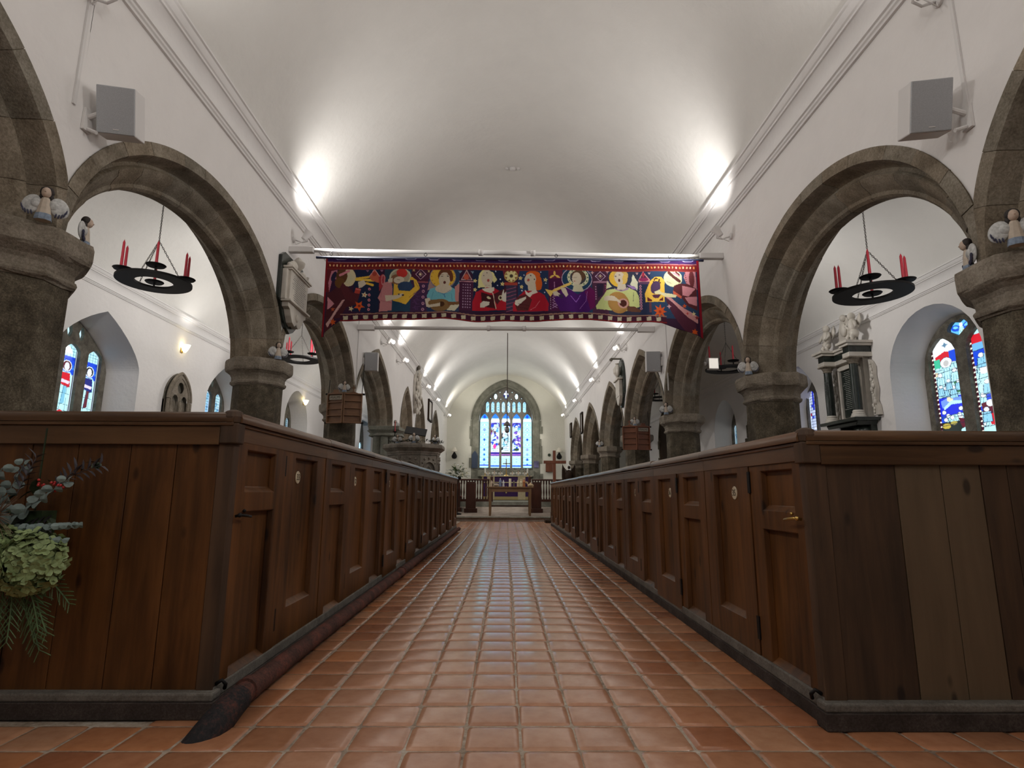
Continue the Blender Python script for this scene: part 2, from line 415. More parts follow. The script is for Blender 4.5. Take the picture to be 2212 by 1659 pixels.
ordw = ['nearest', 'second', 'third', 'fourth', 'fifth', 'sixth', 'seventh']
names_L = ['rear grey stone arch on the left, mostly behind the photographer', 'grey stone arch at the left edge of the photo, springing from the big near pillar to the rear',
 'large grey stone arch on the left framing the nearest black ring chandelier', 'grey stone arch on the left just beyond the white memorial tablet, behind the banner tail',
 'tall grey stone arch on the left behind the small loudspeaker, ending at the pulpit', 'narrow pointed stone arch on the left just beyond the pulpit',
 'pointed stone arch on the left with dark brown organ wood behind it', 'farthest pointed stone arch on the left, beside the chancel']
names_R = ['rear grey stone arch on the right, mostly behind the photographer', 'grey stone arch at the right edge of the photo, springing to the rear',
 'large grey stone arch on the right framing the nearest ring chandelier with six candles', 'grey stone arch on the right behind the pointed banner tail',
 'grey stone arch on the right between the small loudspeaker and the hymn board pillar', 'stone arch on the right behind the oval memorial, fifth from the near end',
 'small far stone arch on the right, third from the chancel end', 'small far stone arch on the right, second from the chancel end']
for i, A in enumerate(ARC['L']): arch_obj('L', A, names_L[i] , 'left arcade arches')
for i, A in enumerate(ARC['R'][:-0 or None]): arch_obj('R', A, names_R[i] if i < len(names_R) else 'last stone arch on the right beside the chancel', 'right arcade arches')

# ---- pillars -------------------------------------------------------
def pillar(x, y, ztop, label, group, s=1.0):
    r = empty('stone_pillar', (x, y, 0), 0, label, 'pillar', group)
    A8 = PI/8; k = 1/math.cos(A8)
    def oct_(prof, mbx, jit=.004):
        rr = random.Random(int(y*10)+3)
        vs = []; fs = []; n = 8; sub = 3; N_ = n*sub
        for rad, z in prof:
            for i in range(N_):
                a0 = 2*PI*(i//sub)/n+A8; a1 = a0+2*PI/n; t = (i % sub)/sub
                p = (rad*k*(math.cos(a0)*(1-t)+math.cos(a1)*t), rad*k*(math.sin(a0)*(1-t)+math.sin(a1)*t))
                j = 1+rr.uniform(-jit, jit)*2
                vs.append((p[0]*j, p[1]*j, z+rr.uniform(-jit, jit)))
        for i in range(len(prof)-1):
            for q in range(N_):
                q2 = (q+1) % N_; fs.append((i*N_+q, i*N_+q2, (i+1)*N_+q2, (i+1)*N_+q))
        fs.append(tuple(range(N_))[::-1]); fs.append(tuple((len(prof)-1)*N_+q for q in range(N_)))
        mbx.add(vs, fs)
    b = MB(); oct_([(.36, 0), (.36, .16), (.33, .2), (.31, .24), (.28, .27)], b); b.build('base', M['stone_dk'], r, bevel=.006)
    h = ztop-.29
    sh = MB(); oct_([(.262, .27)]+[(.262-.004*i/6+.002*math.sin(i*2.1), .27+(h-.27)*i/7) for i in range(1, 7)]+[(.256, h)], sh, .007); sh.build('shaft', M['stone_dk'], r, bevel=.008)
    cp = MB(); z = ztop
    oct_([(.262, z-.31), (.272, z-.30), (.284, z-.29), (.290, z-.275), (.284, z-.258), (.272, z-.25), (.276, z-.21), (.292, z-.18), (.318, z-.155), (.335, z-.142), (.345, z-.125), (.350, z-.10), (.350, z-.03), (.344, z-.006), (.338, z)], cp, .005)
    cp.build('capital', M['stone_lt'] if False else M['stone_cap'], r, bevel=.006)
    return r
M['stone_cap'] = stone('capital_stone', (.12, .098, .073), (.22, .187, .147), (.34, .295, .24), 5)
pl = ['rear stone pillar on the left behind the photographer', 'left rear stone pillar just behind the photographer', 'huge near octagonal stone pillar at the left edge of the photo',
      'octagonal stone pillar on the left standing below the white memorial tablet', 'octagonal stone pillar on the left behind the open wooden hymn board', None]
pr = ['rear stone pillar on the right behind the photographer', 'right rear stone pillar just behind the photographer', 'near octagonal stone pillar at the right edge of the photo',
      'octagonal stone pillar on the right beside the black and white wall monument', 'octagonal stone pillar on the right with a small angel under the banner tail end',
      'octagonal stone pillar on the right behind the reddish hymn board', 'pale-capped stone pillar on the right just beyond the hymn board', 'small far stone pillar on the right, second from the chancel', 'farthest small stone pillar on the right, beside the chancel']
for y, lb in zip(L_P, pl):
    if lb: pillar(-W-.22, y, ZL, lb, 'left arcade pillars')
for y, lb in zip(R_P, pr):
    if lb: pillar(W+.28, y, ZR, lb, 'right arcade pillars')
# compound pier behind the pulpit, and the far piers on the left
cp = empty('stone_pier', (-W-.12, 13.98, 0), 0, 'clustered grey stone pier standing behind the carved pulpit', 'pillar'); struct(cp)
mb = MB()
for dx, dy, r in ((.18, -.18, .12), (.18, .18, .12), (-.17, .18, .12), (-.17, -.18, .12), (0, 0, .27), (.26, 0, .09), (0, -.28, .09)): mb.lathe([(r, 0), (r, 2.18)], (dx, dy), 14)
mb.build('shaft', M['stone_gr'], cp, smooth=40)
mb = MB(); mb.box(-.36, .36, -.40, .40, 2.33, 2.42); mb.lathe([(.3, 2.16), (.44, 2.2), (.4, 2.26), (.48, 2.33)], (0, 0), 8, phase=.5); mb.build('capital', M['stone_gr'], cp, bevel=.01)

# ---- ceilings ------------------------------------------------------
def vault(name, xc, half, z0, rise, y0, y1, n=40, mat='vault'):
    R = (half*half+rise*rise)/(2*rise); zc = z0+rise-R; a = math.asin(half/R); mb = MB(); vs = []; fs = []
    ny = 24
    for j in range(ny+1):
        for i in range(n+1):
            t = -a+2*a*i/n; vs.append((xc+R*math.sin(t), y0+(y1-y0)*j/ny, zc+R*math.cos(t)))
    for j in range(ny):
        for i in range(n): k = j*(n+1)+i; fs.append((k, k+1, k+n+2, k+n+1))
    mb.add(vs, fs); return struct(mb.build(name, M[mat], smooth=True))
vault('ceiling', 0, 2.68, 4.64, 1.74, YW, YE)
vault('ceiling_left_aisle', -(W+.56+AX)/2, (AX-W-.56)/2-.05, 4.06, .95, YW, YE)
vault('ceiling_right_aisle', (W+.56+AX)/2, (AX-W-.56)/2-.05, 3.94, .95, YW, YE)
# ---- cornices ------------------------------------------------------
CP = [(-.02, -.63), (.035, -.63), (.04, -.60), (.06, -.585), (.06, -.55), (.085, -.54), (.085, -.515), (.05, -.50), (.048, -.40), (.055, -.30), (.09, -.22), (.105, -.205), (.13, -.20), (.13, -.165),
      (.15, -.15), (.175, -.10), (.18, -.06), (.205, -.05), (.205, -.02), (.185, 0), (-.02, 0)]
def cornice(name, xw, sx, z, y0, y1, s=1.0):
    mb = MB(); mb.sweep(CP, y0, y1, lambda a, b, y: (xw+sx*a*s, y, z+b*s)); return struct(mb.build(name, M['cornice'], smooth=25))
cornice('trim_1', -W, 1, 4.73, YW, YE, .64); cornice('trim_2', W, -1, 4.66, YW, YE, .64)
cornice('trim_3', -AX, 1, 4.10, YW, YE, .42); cornice('trim_4', AX, -1, 3.97, YW, YE, .42)
cornice('trim_5', -W-.56, -1, 4.10, YW, YE, .42); cornice('trim_6', W+.56, 1, 3.97, YW, YE, .42)

# ---- aisle walls with splayed windows ----------------------------------
GLASS = []     # (name, T, lights, painter) collected, built later
def splay(mb, T, outer, inner, depth, n=36):
    """reveal between the outline in the wall face and the smaller outline at the glass"""
    def outline(o):
        a, b, lo, hi = o; p = [(a, lo(a))]
        for k in range(n+1):
            u = a+(b-a)*(.5-.5*math.cos(PI*k/n)); p.append((u, hi(u)))
        p.append((b, lo(b))); return p
    A = outline(outer); B = outline(inner); vs = [T(u, v, 0) for u, v in A]+[T(u, v, depth) for u, v in B]; m = len(A)
    mb.add(vs, [(k, (k+1) % m, m+(k+1) % m, m+k) for k in range(m)])
WL = [(8.43, .9, 2.78, .77, 'a'), (12.4, .9, 2.78, .83, 'b'), (16.55, .92, 2.75, 1.0, 'c'), (25.1, 1.3, 2.9, 1.75, 'd')]
WR = [(7.9, .9, 2.68, .86, 'e'), (11.65, .72, 2.7, .82, 'f'), (15.75, .8, 2.55, .87, 'g')]
def head(k, c, a, zs, h): return (f_ell if k == 'e' else f_mix if k in 'abf' else f_point if h > a else f_mix)(c, a, zs, h)
def aisle_wall(side):
    mb = MB(); T = (TL if side == 'L' else TR)(AX); ops = []
    for c, a, zs, h, k in (WL if side == 'L' else WR):
        ops.append((c-a, c+a, const(1.25), head(k, c, a, zs, h)))
    plate(mb, T, YW, YE, const(0), const(4.12 if side == 'L' else 4.0), ops, .6, reveals=False, back=False)
    for (c, a, zs, h, k), o in zip(WL if side == 'L' else WR, ops):
        ai = a-.15; inner = (c-ai, c+ai, const(1.45), head(k, c, ai, zs-.02, h-.12)); splay(mb, T, o, inner, .5)
    # the space above the springing
    return struct(mb.build('wall_left_aisle' if side == 'L' else 'wall_right_aisle', M['wall'], weld=True))
aisle_wall('L'); aisle_wall('R')
# end walls
mb = MB(); Te = TE(YE); EW = (-1.60, 1.60, const(1.5), f_point(0, 1.60, 4.15, 1.95))
plate(mb, Te, -6.1, 6.1, const(0), const(6.6), [EW], .5, reveals=False, back=False)
struct(mb.build('wall_east', M['wall_e'] if 'wall_e' in M else plaster('cream_plaster', (.76, .75, .68)), weld=True))
mb = MB(); plate(mb, TE(YW), -6.1, 6.1, const(0), const(6.6), [], .3, reveals=False, back=False); struct(mb.build('wall_west', M['wall']))

# ---- floors ---------------------------------------------------------
TX, TY = .2087, .2205
mb = MB(); rr = np.random.default_rng(3)
gx = 5; colx0 = -.1476
tile_cols = [(.32,.135,.065), (.38,.18,.095), (.31,.14,.072), (.38,.195,.11), (.27,.105,.05), (.35,.155,.08), (.37,.155,.07)]
tv = []; tf = []; tc = []
ix0, ix1 = -19, 19
def tile(cx, cy, hx, hy, c):
    n0 = len(tv); dz = rr.uniform(-.0015, .0015); tx_, ty_ = rr.uniform(-.006, .006, 2)
    dome = rr.uniform(.0008, .0022)
    ss = [-1, -.93, -.75, 0, .75, .93, 1]
    for b in ss:
        for a in ss:
            e = max(abs(a), abs(b)); edge = -.006 if e >= .999 else (-.0015 if e > .9 else 0)
            wob = .012*hx
            x = cx+a*hx*(1-.03*(abs(b) > .9))+rr.uniform(-.0008, .0008)*(e > .9); y = cy+b*hy*(1-.03*(abs(a) > .9))+rr.uniform(-.0008, .0008)*(e > .9)
            tv.append((x, y, dz+tx_*a*.5*hx*2+ty_*b*.5*hy*2+edge+dome*(1-a*a)*(1-b*b)-.001))
            tc.append(tuple(np.array(c)*rr.uniform(.96, 1.04)))
    for j in range(6):
        for i in range(6): k = n0+j*7+i; tf.append((k, k+1, k+8, k+7))
for iy in range(-8, 76):
    y = 2.262+TY*iy+TY/2
    for ix in range(ix0, ix1):
        x = colx0+TX*ix+TX/2
        if y > 2.5 and abs(x) > 1.34: continue
        if y > 17.5 and abs(x) > 1.6: continue
        if y > 18.6: continue
        c = np.array(tile_cols[rr.integers(len(tile_cols))])*rr.uniform(.9, 1.1)
        # towards the middle of the gangway the tiles are worn paler
        if abs(x) < .75: c = c*.4+np.array((.39, .215, .14))*.6
        tile(x+rr.uniform(-.0025, .0025)+.004*math.sin(y*1.3), y+rr.uniform(-.003, .003), TX/2-.0036, TY/2-.0034, c)
mb.add(tv, tf); mb.col = tc
def tile_mat():
    m, nt, b = newmat('quarry_tile'); at = N(nt, 'ShaderNodeAttribute', attribute_name='Col'); mp = coords(nt)
    n = N(nt, 'ShaderNodeTexNoise', i_Scale=16.0, i_Detail=5.0, i_Roughness=.6); nt.links.new(mp.outputs[0], n.inputs['Vector'])
    r = ramp(nt, n.outputs[0], [(.3, (.84, .78, .74)), (.55, (1, 1, 1)), (.75, (1.1, 1.13, 1.16))])
    ml = N(nt, 'ShaderNodeMix', data_type='RGBA', blend_type='MULTIPLY'); ml.inputs[0].default_value = .9
    nt.links.new(at.outputs['Color'], ml.inputs[6]); nt.links.new(r.outputs[0], ml.inputs[7]); nt.links.new(ml.outputs[2], b.inputs['Base Color'])
    rr_ = ramp(nt, n.outputs[0], [(.3, (.26,)*3), (.7, (.17,)*3)]); nt.links.new(rr_.outputs[0], b.inputs['Roughness'])
    b.inputs['Specular IOR Level'].default_value = .55
    n2 = N(nt, 'ShaderNodeTexNoise', i_Scale=9.0, i_Detail=3.0); nt.links.new(mp.outputs[0], n2.inputs['Vector'])
    bump(nt, b, n2.outputs[0], .07, .004); return m
M['tile'] = tile_mat()
fl = mb.build('floor', M['tile'], smooth=True); struct(fl)
mb = MB(); mb.box(-6.1, 6.1, YW, 18.65, -.12, -.0065); struct(mb.build('floor_bed', stone('lime_mortar', (.13, .09, .065), (.30, .24, .185), (.44, .39, .33), 2.5)))
# chancel: step, stone floor rising to the sanctuary
M['chancel_floor'] = stone('chancel_paving', (.2, .16, .13), (.33, .27, .22), (.45, .38, .33), 3)
mb = MB()
mb.add([(-6, 18.65, .13), (6, 18.65, .13), (6, 21.9, .36), (-6, 21.9, .36), (-6, 18.65, -.1), (6, 18.65, -.1), (6, 21.9, -.1), (-6, 21.9, -.1)], [(0,1,2,3), (4,5,1,0), (5,6,2,1), (6,7,3,2), (7,4,0,3)])
struct(mb.build('floor_chancel', M['chancel_floor']))
mb = MB(); mb.box(-2.6, 2.6, 18.58, 18.8, .095, .145); struct(mb.build('trim_7', M['stone_gr'], bevel=.012))
mb = MB(); mb.box(-6, 6, 21.9, YE, -.1, .55); struct(mb.build('floor_sanctuary', M['stone_gr']))
# ================================================================== painted surfaces (leaded glass, needlework): colour per vertex of a fine mesh
class Cv:
    def __init__(s, w, h, bg, k=1.0):
        s.k = k; s.W = int(w*k); s.H = int(h*k); s.a = np.zeros((s.H, s.W, 3)); s.a[:] = lin(bg)
        s.X, s.Y = np.meshgrid((np.arange(s.W)+.5)/k, (np.arange(s.H)+.5)/k)
    def fill(s, m, c): s.a[m] = lin(c)
    def _box(s, x0, y0, x1, y1):
        k = s.k; return slice(max(0, int(y0*k)-1), max(0, int(y1*k)+2)), slice(max(0, int(x0*k)-1), max(0, int(x1*k)+2))
    def poly(s, pts, c):
        xs = [p[0] for p in pts]; ys = [p[1] for p in pts]; b = s._box(min(xs), min(ys), max(xs), max(ys))
        X, Y = s.X[b], s.Y[b]; m = np.zeros(X.shape, bool); n = len(pts)
        for i in range(n):
            (x0, y0), (x1, y1) = pts[i], pts[(i+1) % n]
            if y0 == y1: continue
            m ^= ((y0 > Y) != (y1 > Y)) & (X < (x1-x0)*(Y-y0)/(y1-y0)+x0)
        s.a[b][m] = lin(c); return s
    def ell(s, x, y, rx, ry, c, rot=0, ring=None):
        R = max(rx, ry)*1.05; b = s._box(x-R, y-R, x+R, y+R); X, Y = s.X[b]-x, s.Y[b]-y; q = math.radians(rot)
        U = X*math.cos(q)+Y*math.sin(q); V = -X*math.sin(q)+Y*math.cos(q); d = (U/rx)**2+(V/ry)**2
        m = d <= 1
        if ring: m &= ((U/max(.1, rx-ring))**2+(V/max(.1, ry-ring))**2) > 1
        s.a[b][m] = lin(c); return s
    def line(s, pts, w, c):
        for (x0, y0), (x1, y1) in zip(pts, pts[1:]):
            b = s._box(min(x0, x1)-w, min(y0, y1)-w, max(x0, x1)+w, max(y0, y1)+w); X, Y = s.X[b], s.Y[b]
            dx, dy = x1-x0, y1-y0; L = dx*dx+dy*dy+1e-9; t = np.clip(((X-x0)*dx+(Y-y0)*dy)/L, 0, 1)
            s.a[b][(X-x0-t*dx)**2+(Y-y0-t*dy)**2 <= (w/2)**2] = lin(c)
        return s
    def rect(s, x0, y0, x1, y1, c): return s.poly([(x0, y0), (x1, y0), (x1, y1), (x0, y1)], c)
    def star(s, x, y, r, c, n=5, rot=-90, inner=.42, eye=None):
        s.poly([(x+(r if i % 2 == 0 else r*inner)*math.cos(math.radians(rot+180*i/n)), y+(r if i % 2 == 0 else r*inner)*math.sin(math.radians(rot+180*i/n))) for i in range(2*n)], c)
        if eye: s.ell(x, y, r*.22, r*.22, eye)
        return s
    def noise(s, amp, seed=0):
        r = np.random.default_rng(seed); s.a *= 1+amp*(r.random((s.H, s.W, 1))-.5)*2; return s
    def sample(s, x, y):
        i = np.clip((x*s.k).astype(int), 0, s.W-1); j = np.clip((y*s.k).astype(int), 0, s.H-1); return s.a[j, i]
def col_mesh(name, P, C, mat, parent=None, back=None):
    """P: (ny,nx,3) grid of points, C: same grid of colours"""
    ny, nx = P.shape[:2]; me = bpy.data.meshes.new(name)
    idx = np.arange(ny*nx).reshape(ny, nx)
    f = np.stack([idx[:-1, :-1], idx[:-1, 1:], idx[1:, 1:], idx[1:, :-1]], -1).reshape(-1, 4)
    me.from_pydata(P.reshape(-1, 3).tolist(), [], f.tolist()); me.materials.append(mat)
    a = me.color_attributes.new('Col', 'FLOAT_COLOR', 'POINT'); arr = np.ones((ny*nx, 4), np.float32); arr[:, :3] = C.reshape(-1, 3); a.data.foreach_set('color', arr.ravel())
    me.polygons.foreach_set('use_smooth', [True]*len(me.polygons))
    o = bpy.data.objects.new(name, me); COL.objects.link(o)
    if parent is not None: o.parent = parent
    return o
def glassmat(name, emit):
    m, nt, b = newmat(name); at = N(nt, 'ShaderNodeAttribute', attribute_name='Col')
    nt.links.new(at.outputs['Color'], b.inputs['Emission Color']); b.inputs['Emission Strength'].default_value = emit
    b.inputs['Base Color'].default_value = (.03, .035, .04, 1); b.inputs['Roughness'].default_value = .12
    return m
M['glass'] = glassmat('leaded_glass', .9)
M['glass_east'] = glassmat('east_window_glass', 1.45)
M['glass_bright'] = glassmat('bright_sky_glass', 2.4)
M['glass_dim'] = glassmat('leaded_glass_dim', .34)
M['tracery'] = stone('tracery_stone', (.07, .062, .048), (.15, .135, .11), (.25, .23, .19), 8)
M['tracery_e'] = stone('east_tracery_stone', (.15, .14, .13), (.25, .235, .22), (.34, .32, .29), 8)
def light(win, T, c, a, lo, hi, cv, d, mat='glass', nx=None, box=None, name='glass_panel'):
    """one glazed light: head curve hi(u); cv is painted over box=(u0,u1,vtop,vbot), v downwards in the canvas"""
    u0, u1 = c-a, c+a; vt = max(hi(u0+(u1-u0)*t/20) for t in range(21)); vb = lo
    if box is None: box = (u0, u1, vt, vb)
    nx = nx or max(8, int((u1-u0)/.007)); ny = max(10, int((vt-vb)/.008))
    us = np.linspace(u0, u1, nx); P = np.zeros((ny, nx, 3)); UU = np.zeros((ny, nx)); VV = np.zeros((ny, nx))
    for i, u in enumerate(us):
        h = max(vb+.001, hi(u)); vv = np.linspace(vb, h, ny); UU[:, i] = u; VV[:, i] = vv
        for j in range(ny): P[j, i] = T(u, vv[j], d)
    w_, h_ = cv.W/cv.k, cv.H/cv.k
    C = cv.sample((UU-box[0])/(box[1]-box[0])*w_, (box[2]-VV)/(box[2]-box[3])*h_)
    return col_mesh(name, P, C, M[mat], win)
def window(name, T, outer, lights, sill, depth, d0, tr='tracery', extra=()):
    """stone tracery plate with lights [(c,a,lo,hi,canvas[,mat])]"""
    win = empty(name, (0, 0, 0)); struct(win)
    ops = [(c-a, c+a, lo if callable(lo) else const(lo), hi) for c, a, lo, hi, *_ in lights]
    mb = MB(); plate(mb, lambda u, v, d: T(u, v, d0+d), outer[0], outer[1], outer[2], outer[3], ops, depth, step=.06)
    mb.build('tracery', M[tr], win, weld=True)
    return win
PAL = {'c': (185, 240, 250), 'w': (235, 248, 255), 'b': (20, 70, 215), 'n': (15, 25, 120), 'r': (205, 20, 40), 'p': (110, 70, 200), 'k': (15, 20, 30), 'l': (90, 170, 245), 'g': (40, 110, 60), 'm': (90, 20, 40), 'y': (235, 200, 60), 'o': (245, 225, 190), 't': (120, 190, 220)}
def leads(cv, step, seed=0, col=(18, 25, 35), w=1.1):
    r = random.Random(seed); y = 0
    while y < cv.H/cv.k:
        cv.line([(0, y), (cv.W/cv.k, y+r.uniform(-2, 2))], w, col); y += step*r.uniform(.8, 1.2)
def saint(robe, mantle, base, seed, hal='m'):
    """a standing figure: 50 x 240 canvas"""
    cv = Cv(50, 240, PAL['c'], 1.6); r = random.Random(seed); P = PAL
    for y in range(4, 38, 9): cv.line([(0, y), (50, y)], .9, (60, 110, 140))
    for x in (10, 20, 30, 40): cv.line([(x, 0), (x, 38)], .9, (60, 110, 140))
    cv.rect(0, 38, 50, 92, P['b'])
    for i in range(14): cv.rect((i*13) % 50, 40+(i*7) % 48, (i*13) % 50+11, 47+(i*7) % 48, [(30, 100, 235), (15, 55, 190), (60, 140, 245)][i % 3])
    cv.rect(0, 92, 50, 215, (25, 30, 50))
    cv.ell(25, 68, 16, 17, P['w']); cv.ell(25, 68, 13.5, 14.5, P[hal]); cv.ell(25, 70, 8, 12, (225, 228, 250))
    cv.poly([(3, 92), (14, 84), (25, 88), (37, 84), (46, 94), (47, 150), (44, 212), (6, 212), (2, 150)], P['c'])
    cv.poly([(12, 88), (38, 88), (43, 128), (34, 132), (8, 122)], P[robe]); cv.poly([(9, 108), (40, 112), (38, 121), (12, 118)], (225, 215, 245))
    cv.poly([(22, 128), (32, 128), (31, 178), (17, 184)], P[mantle])
    cv.line([(24, 130), (16, 205)], 1, (50, 90, 120)); cv.line([(34, 130), (36, 208)], 1, (50, 90, 120)); cv.line([(8, 150), (10, 205)], .8, (90, 150, 175))
    for y in (125, 148, 180, 198): cv.line([(0, y), (50, y+3)], 1.2, (30, 50, 70))
    cv.poly([(5, 206), (24, 198), (42, 212), (38, 232), (6, 230)], P[base]); cv.rect(0, 231, 50, 240, (130, 170, 120))
    cv.rect(0, 0, 1.6, 240, (30, 40, 50)); cv.rect(48.4, 0, 50, 240, (30, 40, 50)); cv.rect(45.5, 92, 47, 240, P['w'])
    return cv
def crowd(seed, cols, n=34, w=60, h=260, big=True):
    """a crowded figure scene in glass"""
    cv = Cv(w, h, PAL['c'], 1.5); r = random.Random(seed); P = PAL
    for i in range(n):
        y = r.uniform(20, h); x = r.uniform(-4, w); c = P[r.choice(cols)]
        a = r.uniform(7, 15); b_ = r.uniform(12, 28)
        pts = [(x+a*math.cos(t)*r.uniform(.7, 1.2), y+b_*math.sin(t)*r.uniform(.7, 1.1)) for t in [k*PI/4 for k in range(8)]]
        cv.poly(pts, c); cv.line(pts+[pts[0]], 1.1, (25, 50, 85))
    for i in range(n//2):
        x = r.uniform(6, w-6); y = r.uniform(24, h-10); cv.ell(x, y, 5.5, 6.5, (25, 50, 85)); cv.ell(x, y, 4.6, 5.5, P['o'] if i % 3 else P['w'])
        cv.poly([(x-5, y+6), (x+5, y+6), (x+8, y+26), (x-8, y+26)], P['c']); cv.line([(x, y+7), (x+r.uniform(-3, 3), y+26)], .9, (70, 130, 160)); cv.line([(x-5, y+6), (x-8, y+26), (x+8, y+26), (x+5, y+6)], 1, (25, 50, 85))
    for y in range(40, h, 34): cv.line([(0, y), (w, y+2)], 1.3, (20, 30, 50))
    return cv
def beads(cv, col=(150, 30, 50)):
    H = cv.H/cv.k; cv.rect(0, 0, 4.5, H, (60, 12, 30))
    for y in range(4, int(H), 12): cv.ell(2.4, y, 1.6, 2.2, (235, 235, 220))
    return cv
# --- left aisle, first window: three lights with saints
def tri_window(name, side, c, a, zs, h, k, canv, mat='glass', lx=.47, la=.15, zt=2.95):
    T = (TL if side == 'L' else TR)(AX); ai = a-.15
    out = (c-ai, c+ai, const(1.45), head(k, c, ai, zs-.02, h-.12)); li = []
    for i, dx in enumerate((-lx, 0, lx)): li.append((c+dx, la, 1.55, f_mix(c+dx, la, zt, .10), canv[i]))
    for dx, q in ((-.12, .05), (.12, .05)):
        if h > .5: li.append((c+dx, .055, (lambda cc: (lambda u: 3.22-.10*math.sqrt(max(0, 1-((u-cc)/.055)**2))))(c+dx), f_ell(c+dx, .055, 3.22, .12), canv[3]))
    win = window(name, T, out, li, 1.45, .05, .43)
    for cc, aa, lo, hi, cv in li:
        if callable(lo): light(win, T, cc, aa, 3.13, hi, cv, .49, mat)
        else: light(win, T, cc, aa, lo, hi, cv, .49, mat, box=(cc-aa, cc+aa, zt+.1, 1.85))
    return win
plainc = Cv(20, 20, (200, 240, 248), 2)
sA = saint('b', 'n', 'r', 2); sB = saint('r', 't', 'r', 3, 'm'); sC = saint('n', 'm', 'b', 4, 'k')
tri_window('window_1', 'L', 8.43, .9, 2.78, .77, 'a', [sA, sB, sC, plainc])
def lattice(seed, tint=(180, 225, 240)):
    cv = Cv(40, 200, tint, 1.5); r = random.Random(seed)
    for i in range(60):
        x, y = r.uniform(0, 40), r.uniform(0, 200); cv.ell(x, y, r.uniform(3, 7), r.uniform(3, 7), r.choice([(120, 180, 210), (205, 235, 245), (90, 140, 190), (160, 210, 225)]))
    for x in range(0, 41, 8): cv.line([(x, 0), (x, 200)], .9, (50, 80, 100))
    for y in range(0, 200, 10): cv.line([(0, y), (40, y)], .9, (50, 80, 100))
    return cv
lat = lattice(1); latb = lattice(2, (150, 200, 240))
tri_window('window_2', 'L', 12.4, .9, 2.78, .83, 'b', [lat, latb, lat, plainc])
tri_window('window_3', 'L', 16.55, .92, 2.75, 1.0, 'c', [lat, crowd(5, 'ptkc'), lat, plainc], 'glass_dim')
tri_window('window_4', 'L', 25.1, 1.3, 2.9, 1.75, 'd', [latb, latb, latb, plainc], 'glass_bright', lx=.6, la=.24)
# --- right aisle, first window: two tall lights under an angel
T = TR(AX); c = 7.9
r1 = beads(crowd(11, 'ccclbwcw', 30, 60, 260)); P = PAL
# this light, painted after the picture: dome of white, red cope, tall haloed figure, blue sea with a leaning figure, small faces
r1.rect(5, 0, 60, 60, P['w']); r1.poly([(18, 30), (32, 8), (46, 30), (50, 52), (14, 52)], P['w']); r1.star(32, 22, 8, (90, 130, 160), 4, 0)
r1.poly([(8, 48), (30, 38), (56, 50), (52, 62), (8, 62)], P['r']); r1.rect(38, 40, 60, 70, P['b']); r1.rect(5, 55, 18, 78, (60, 190, 150))
r1.ell(30, 68, 13, 14, (40, 60, 90)); r1.ell(30, 68, 12, 13, P['w']); r1.ell(30, 70, 6, 8, (190, 190, 190))
r1.poly([(20, 82), (42, 82), (50, 150), (14, 150)], P['c']); 
for q in (24, 30, 36): r1.line([(q, 84), (q-2, 150)], 1, (60, 120, 160))
r1.poly([(40, 118), (60, 108), (60, 150), (46, 152)], P['g']); r1.rect(5, 158, 60, 205, (18, 40, 215)); r1.poly([(8, 166), (26, 158), (60, 164), (60, 170), (34, 178), (10, 184)], (110, 150, 245))
r1.ell(28, 164, 7, 7, P['o']); r1.poly([(30, 168), (58, 174), (56, 180), (30, 178), (14, 190), (12, 184)], P['c'])
for x, y in ((12, 196), (20, 206), (28, 212), (48, 192), (55, 198), (44, 206), (14, 216)): r1.ell(x, y, 5, 5.5, (30, 50, 90)); r1.ell(x, y, 4, 4.6, P['w'])
r1.rect(5, 222, 60, 260, (25, 35, 30)); r1.ell(14, 232, 9, 7, (190, 170, 60)); r1.ell(30, 226, 7, 5, (170, 160, 70)); r1.poly([(40, 214), (60, 222), (60, 244), (46, 240)], P['m']); r1.poly([(44, 244), (60, 236), (60, 260), (40, 260)], P['c'])
for x, y, s in ((14, 98, 1), (45, 92, 1), (50, 122, .8), (22, 134, .8), (38, 136, .9), (12, 128, .8), (30, 116, .8)):
    r1.poly([(x-7*s, y+6*s), (x+7*s, y+6*s), (x+9*s, y+30*s), (x-9*s, y+30*s)], (150, 210, 235) if s < 1 else P['c']); r1.line([(x-7*s, y+6*s), (x-9*s, y+30*s), (x+9*s, y+30*s), (x+7*s, y+6*s), (x-7*s, y+6*s)], 1.1, (25, 50, 85)); r1.ell(x, y, 5.6*s, 6.4*s, (25, 50, 85)); r1.ell(x, y, 4.6*s, 5.4*s, P['w'])
    r1.line([(x-2, y+9*s), (x-4, y+29*s)], .8, (70, 130, 165)); r1.line([(x+2, y+9*s), (x+3, y+29*s)], .8, (70, 130, 165))
for y in (92, 124, 156, 206, 230): r1.line([(4, y+1), (60, y-3)], 1.4, (18, 28, 60))
r2 = beads(crowd(12, 'ccclwnbc', 26, 60, 260)); r2.rect(5, 20, 60, 42, P['r']); r2.rect(5, 42, 60, 60, (110, 180, 230)); r2.rect(5, 60, 34, 96, P['b'])
r2.ell(20, 112, 8, 9, P['w']); r2.poly([(12, 122), (30, 122), (34, 170), (12, 170)], P['c']); r2.poly([(34, 110), (44, 90), (44, 150), (36, 150)], P['n']); r2.poly([(6, 190), (50, 180), (54, 214), (8, 220)], P['m']); r2.ell(22, 192, 7, 8, P['w']); r2.poly([(16, 216), (46, 212), (42, 246), (20, 250)], P['r']); r2.poly([(8, 246), (50, 240), (56, 260), (6, 260)], P['c'])
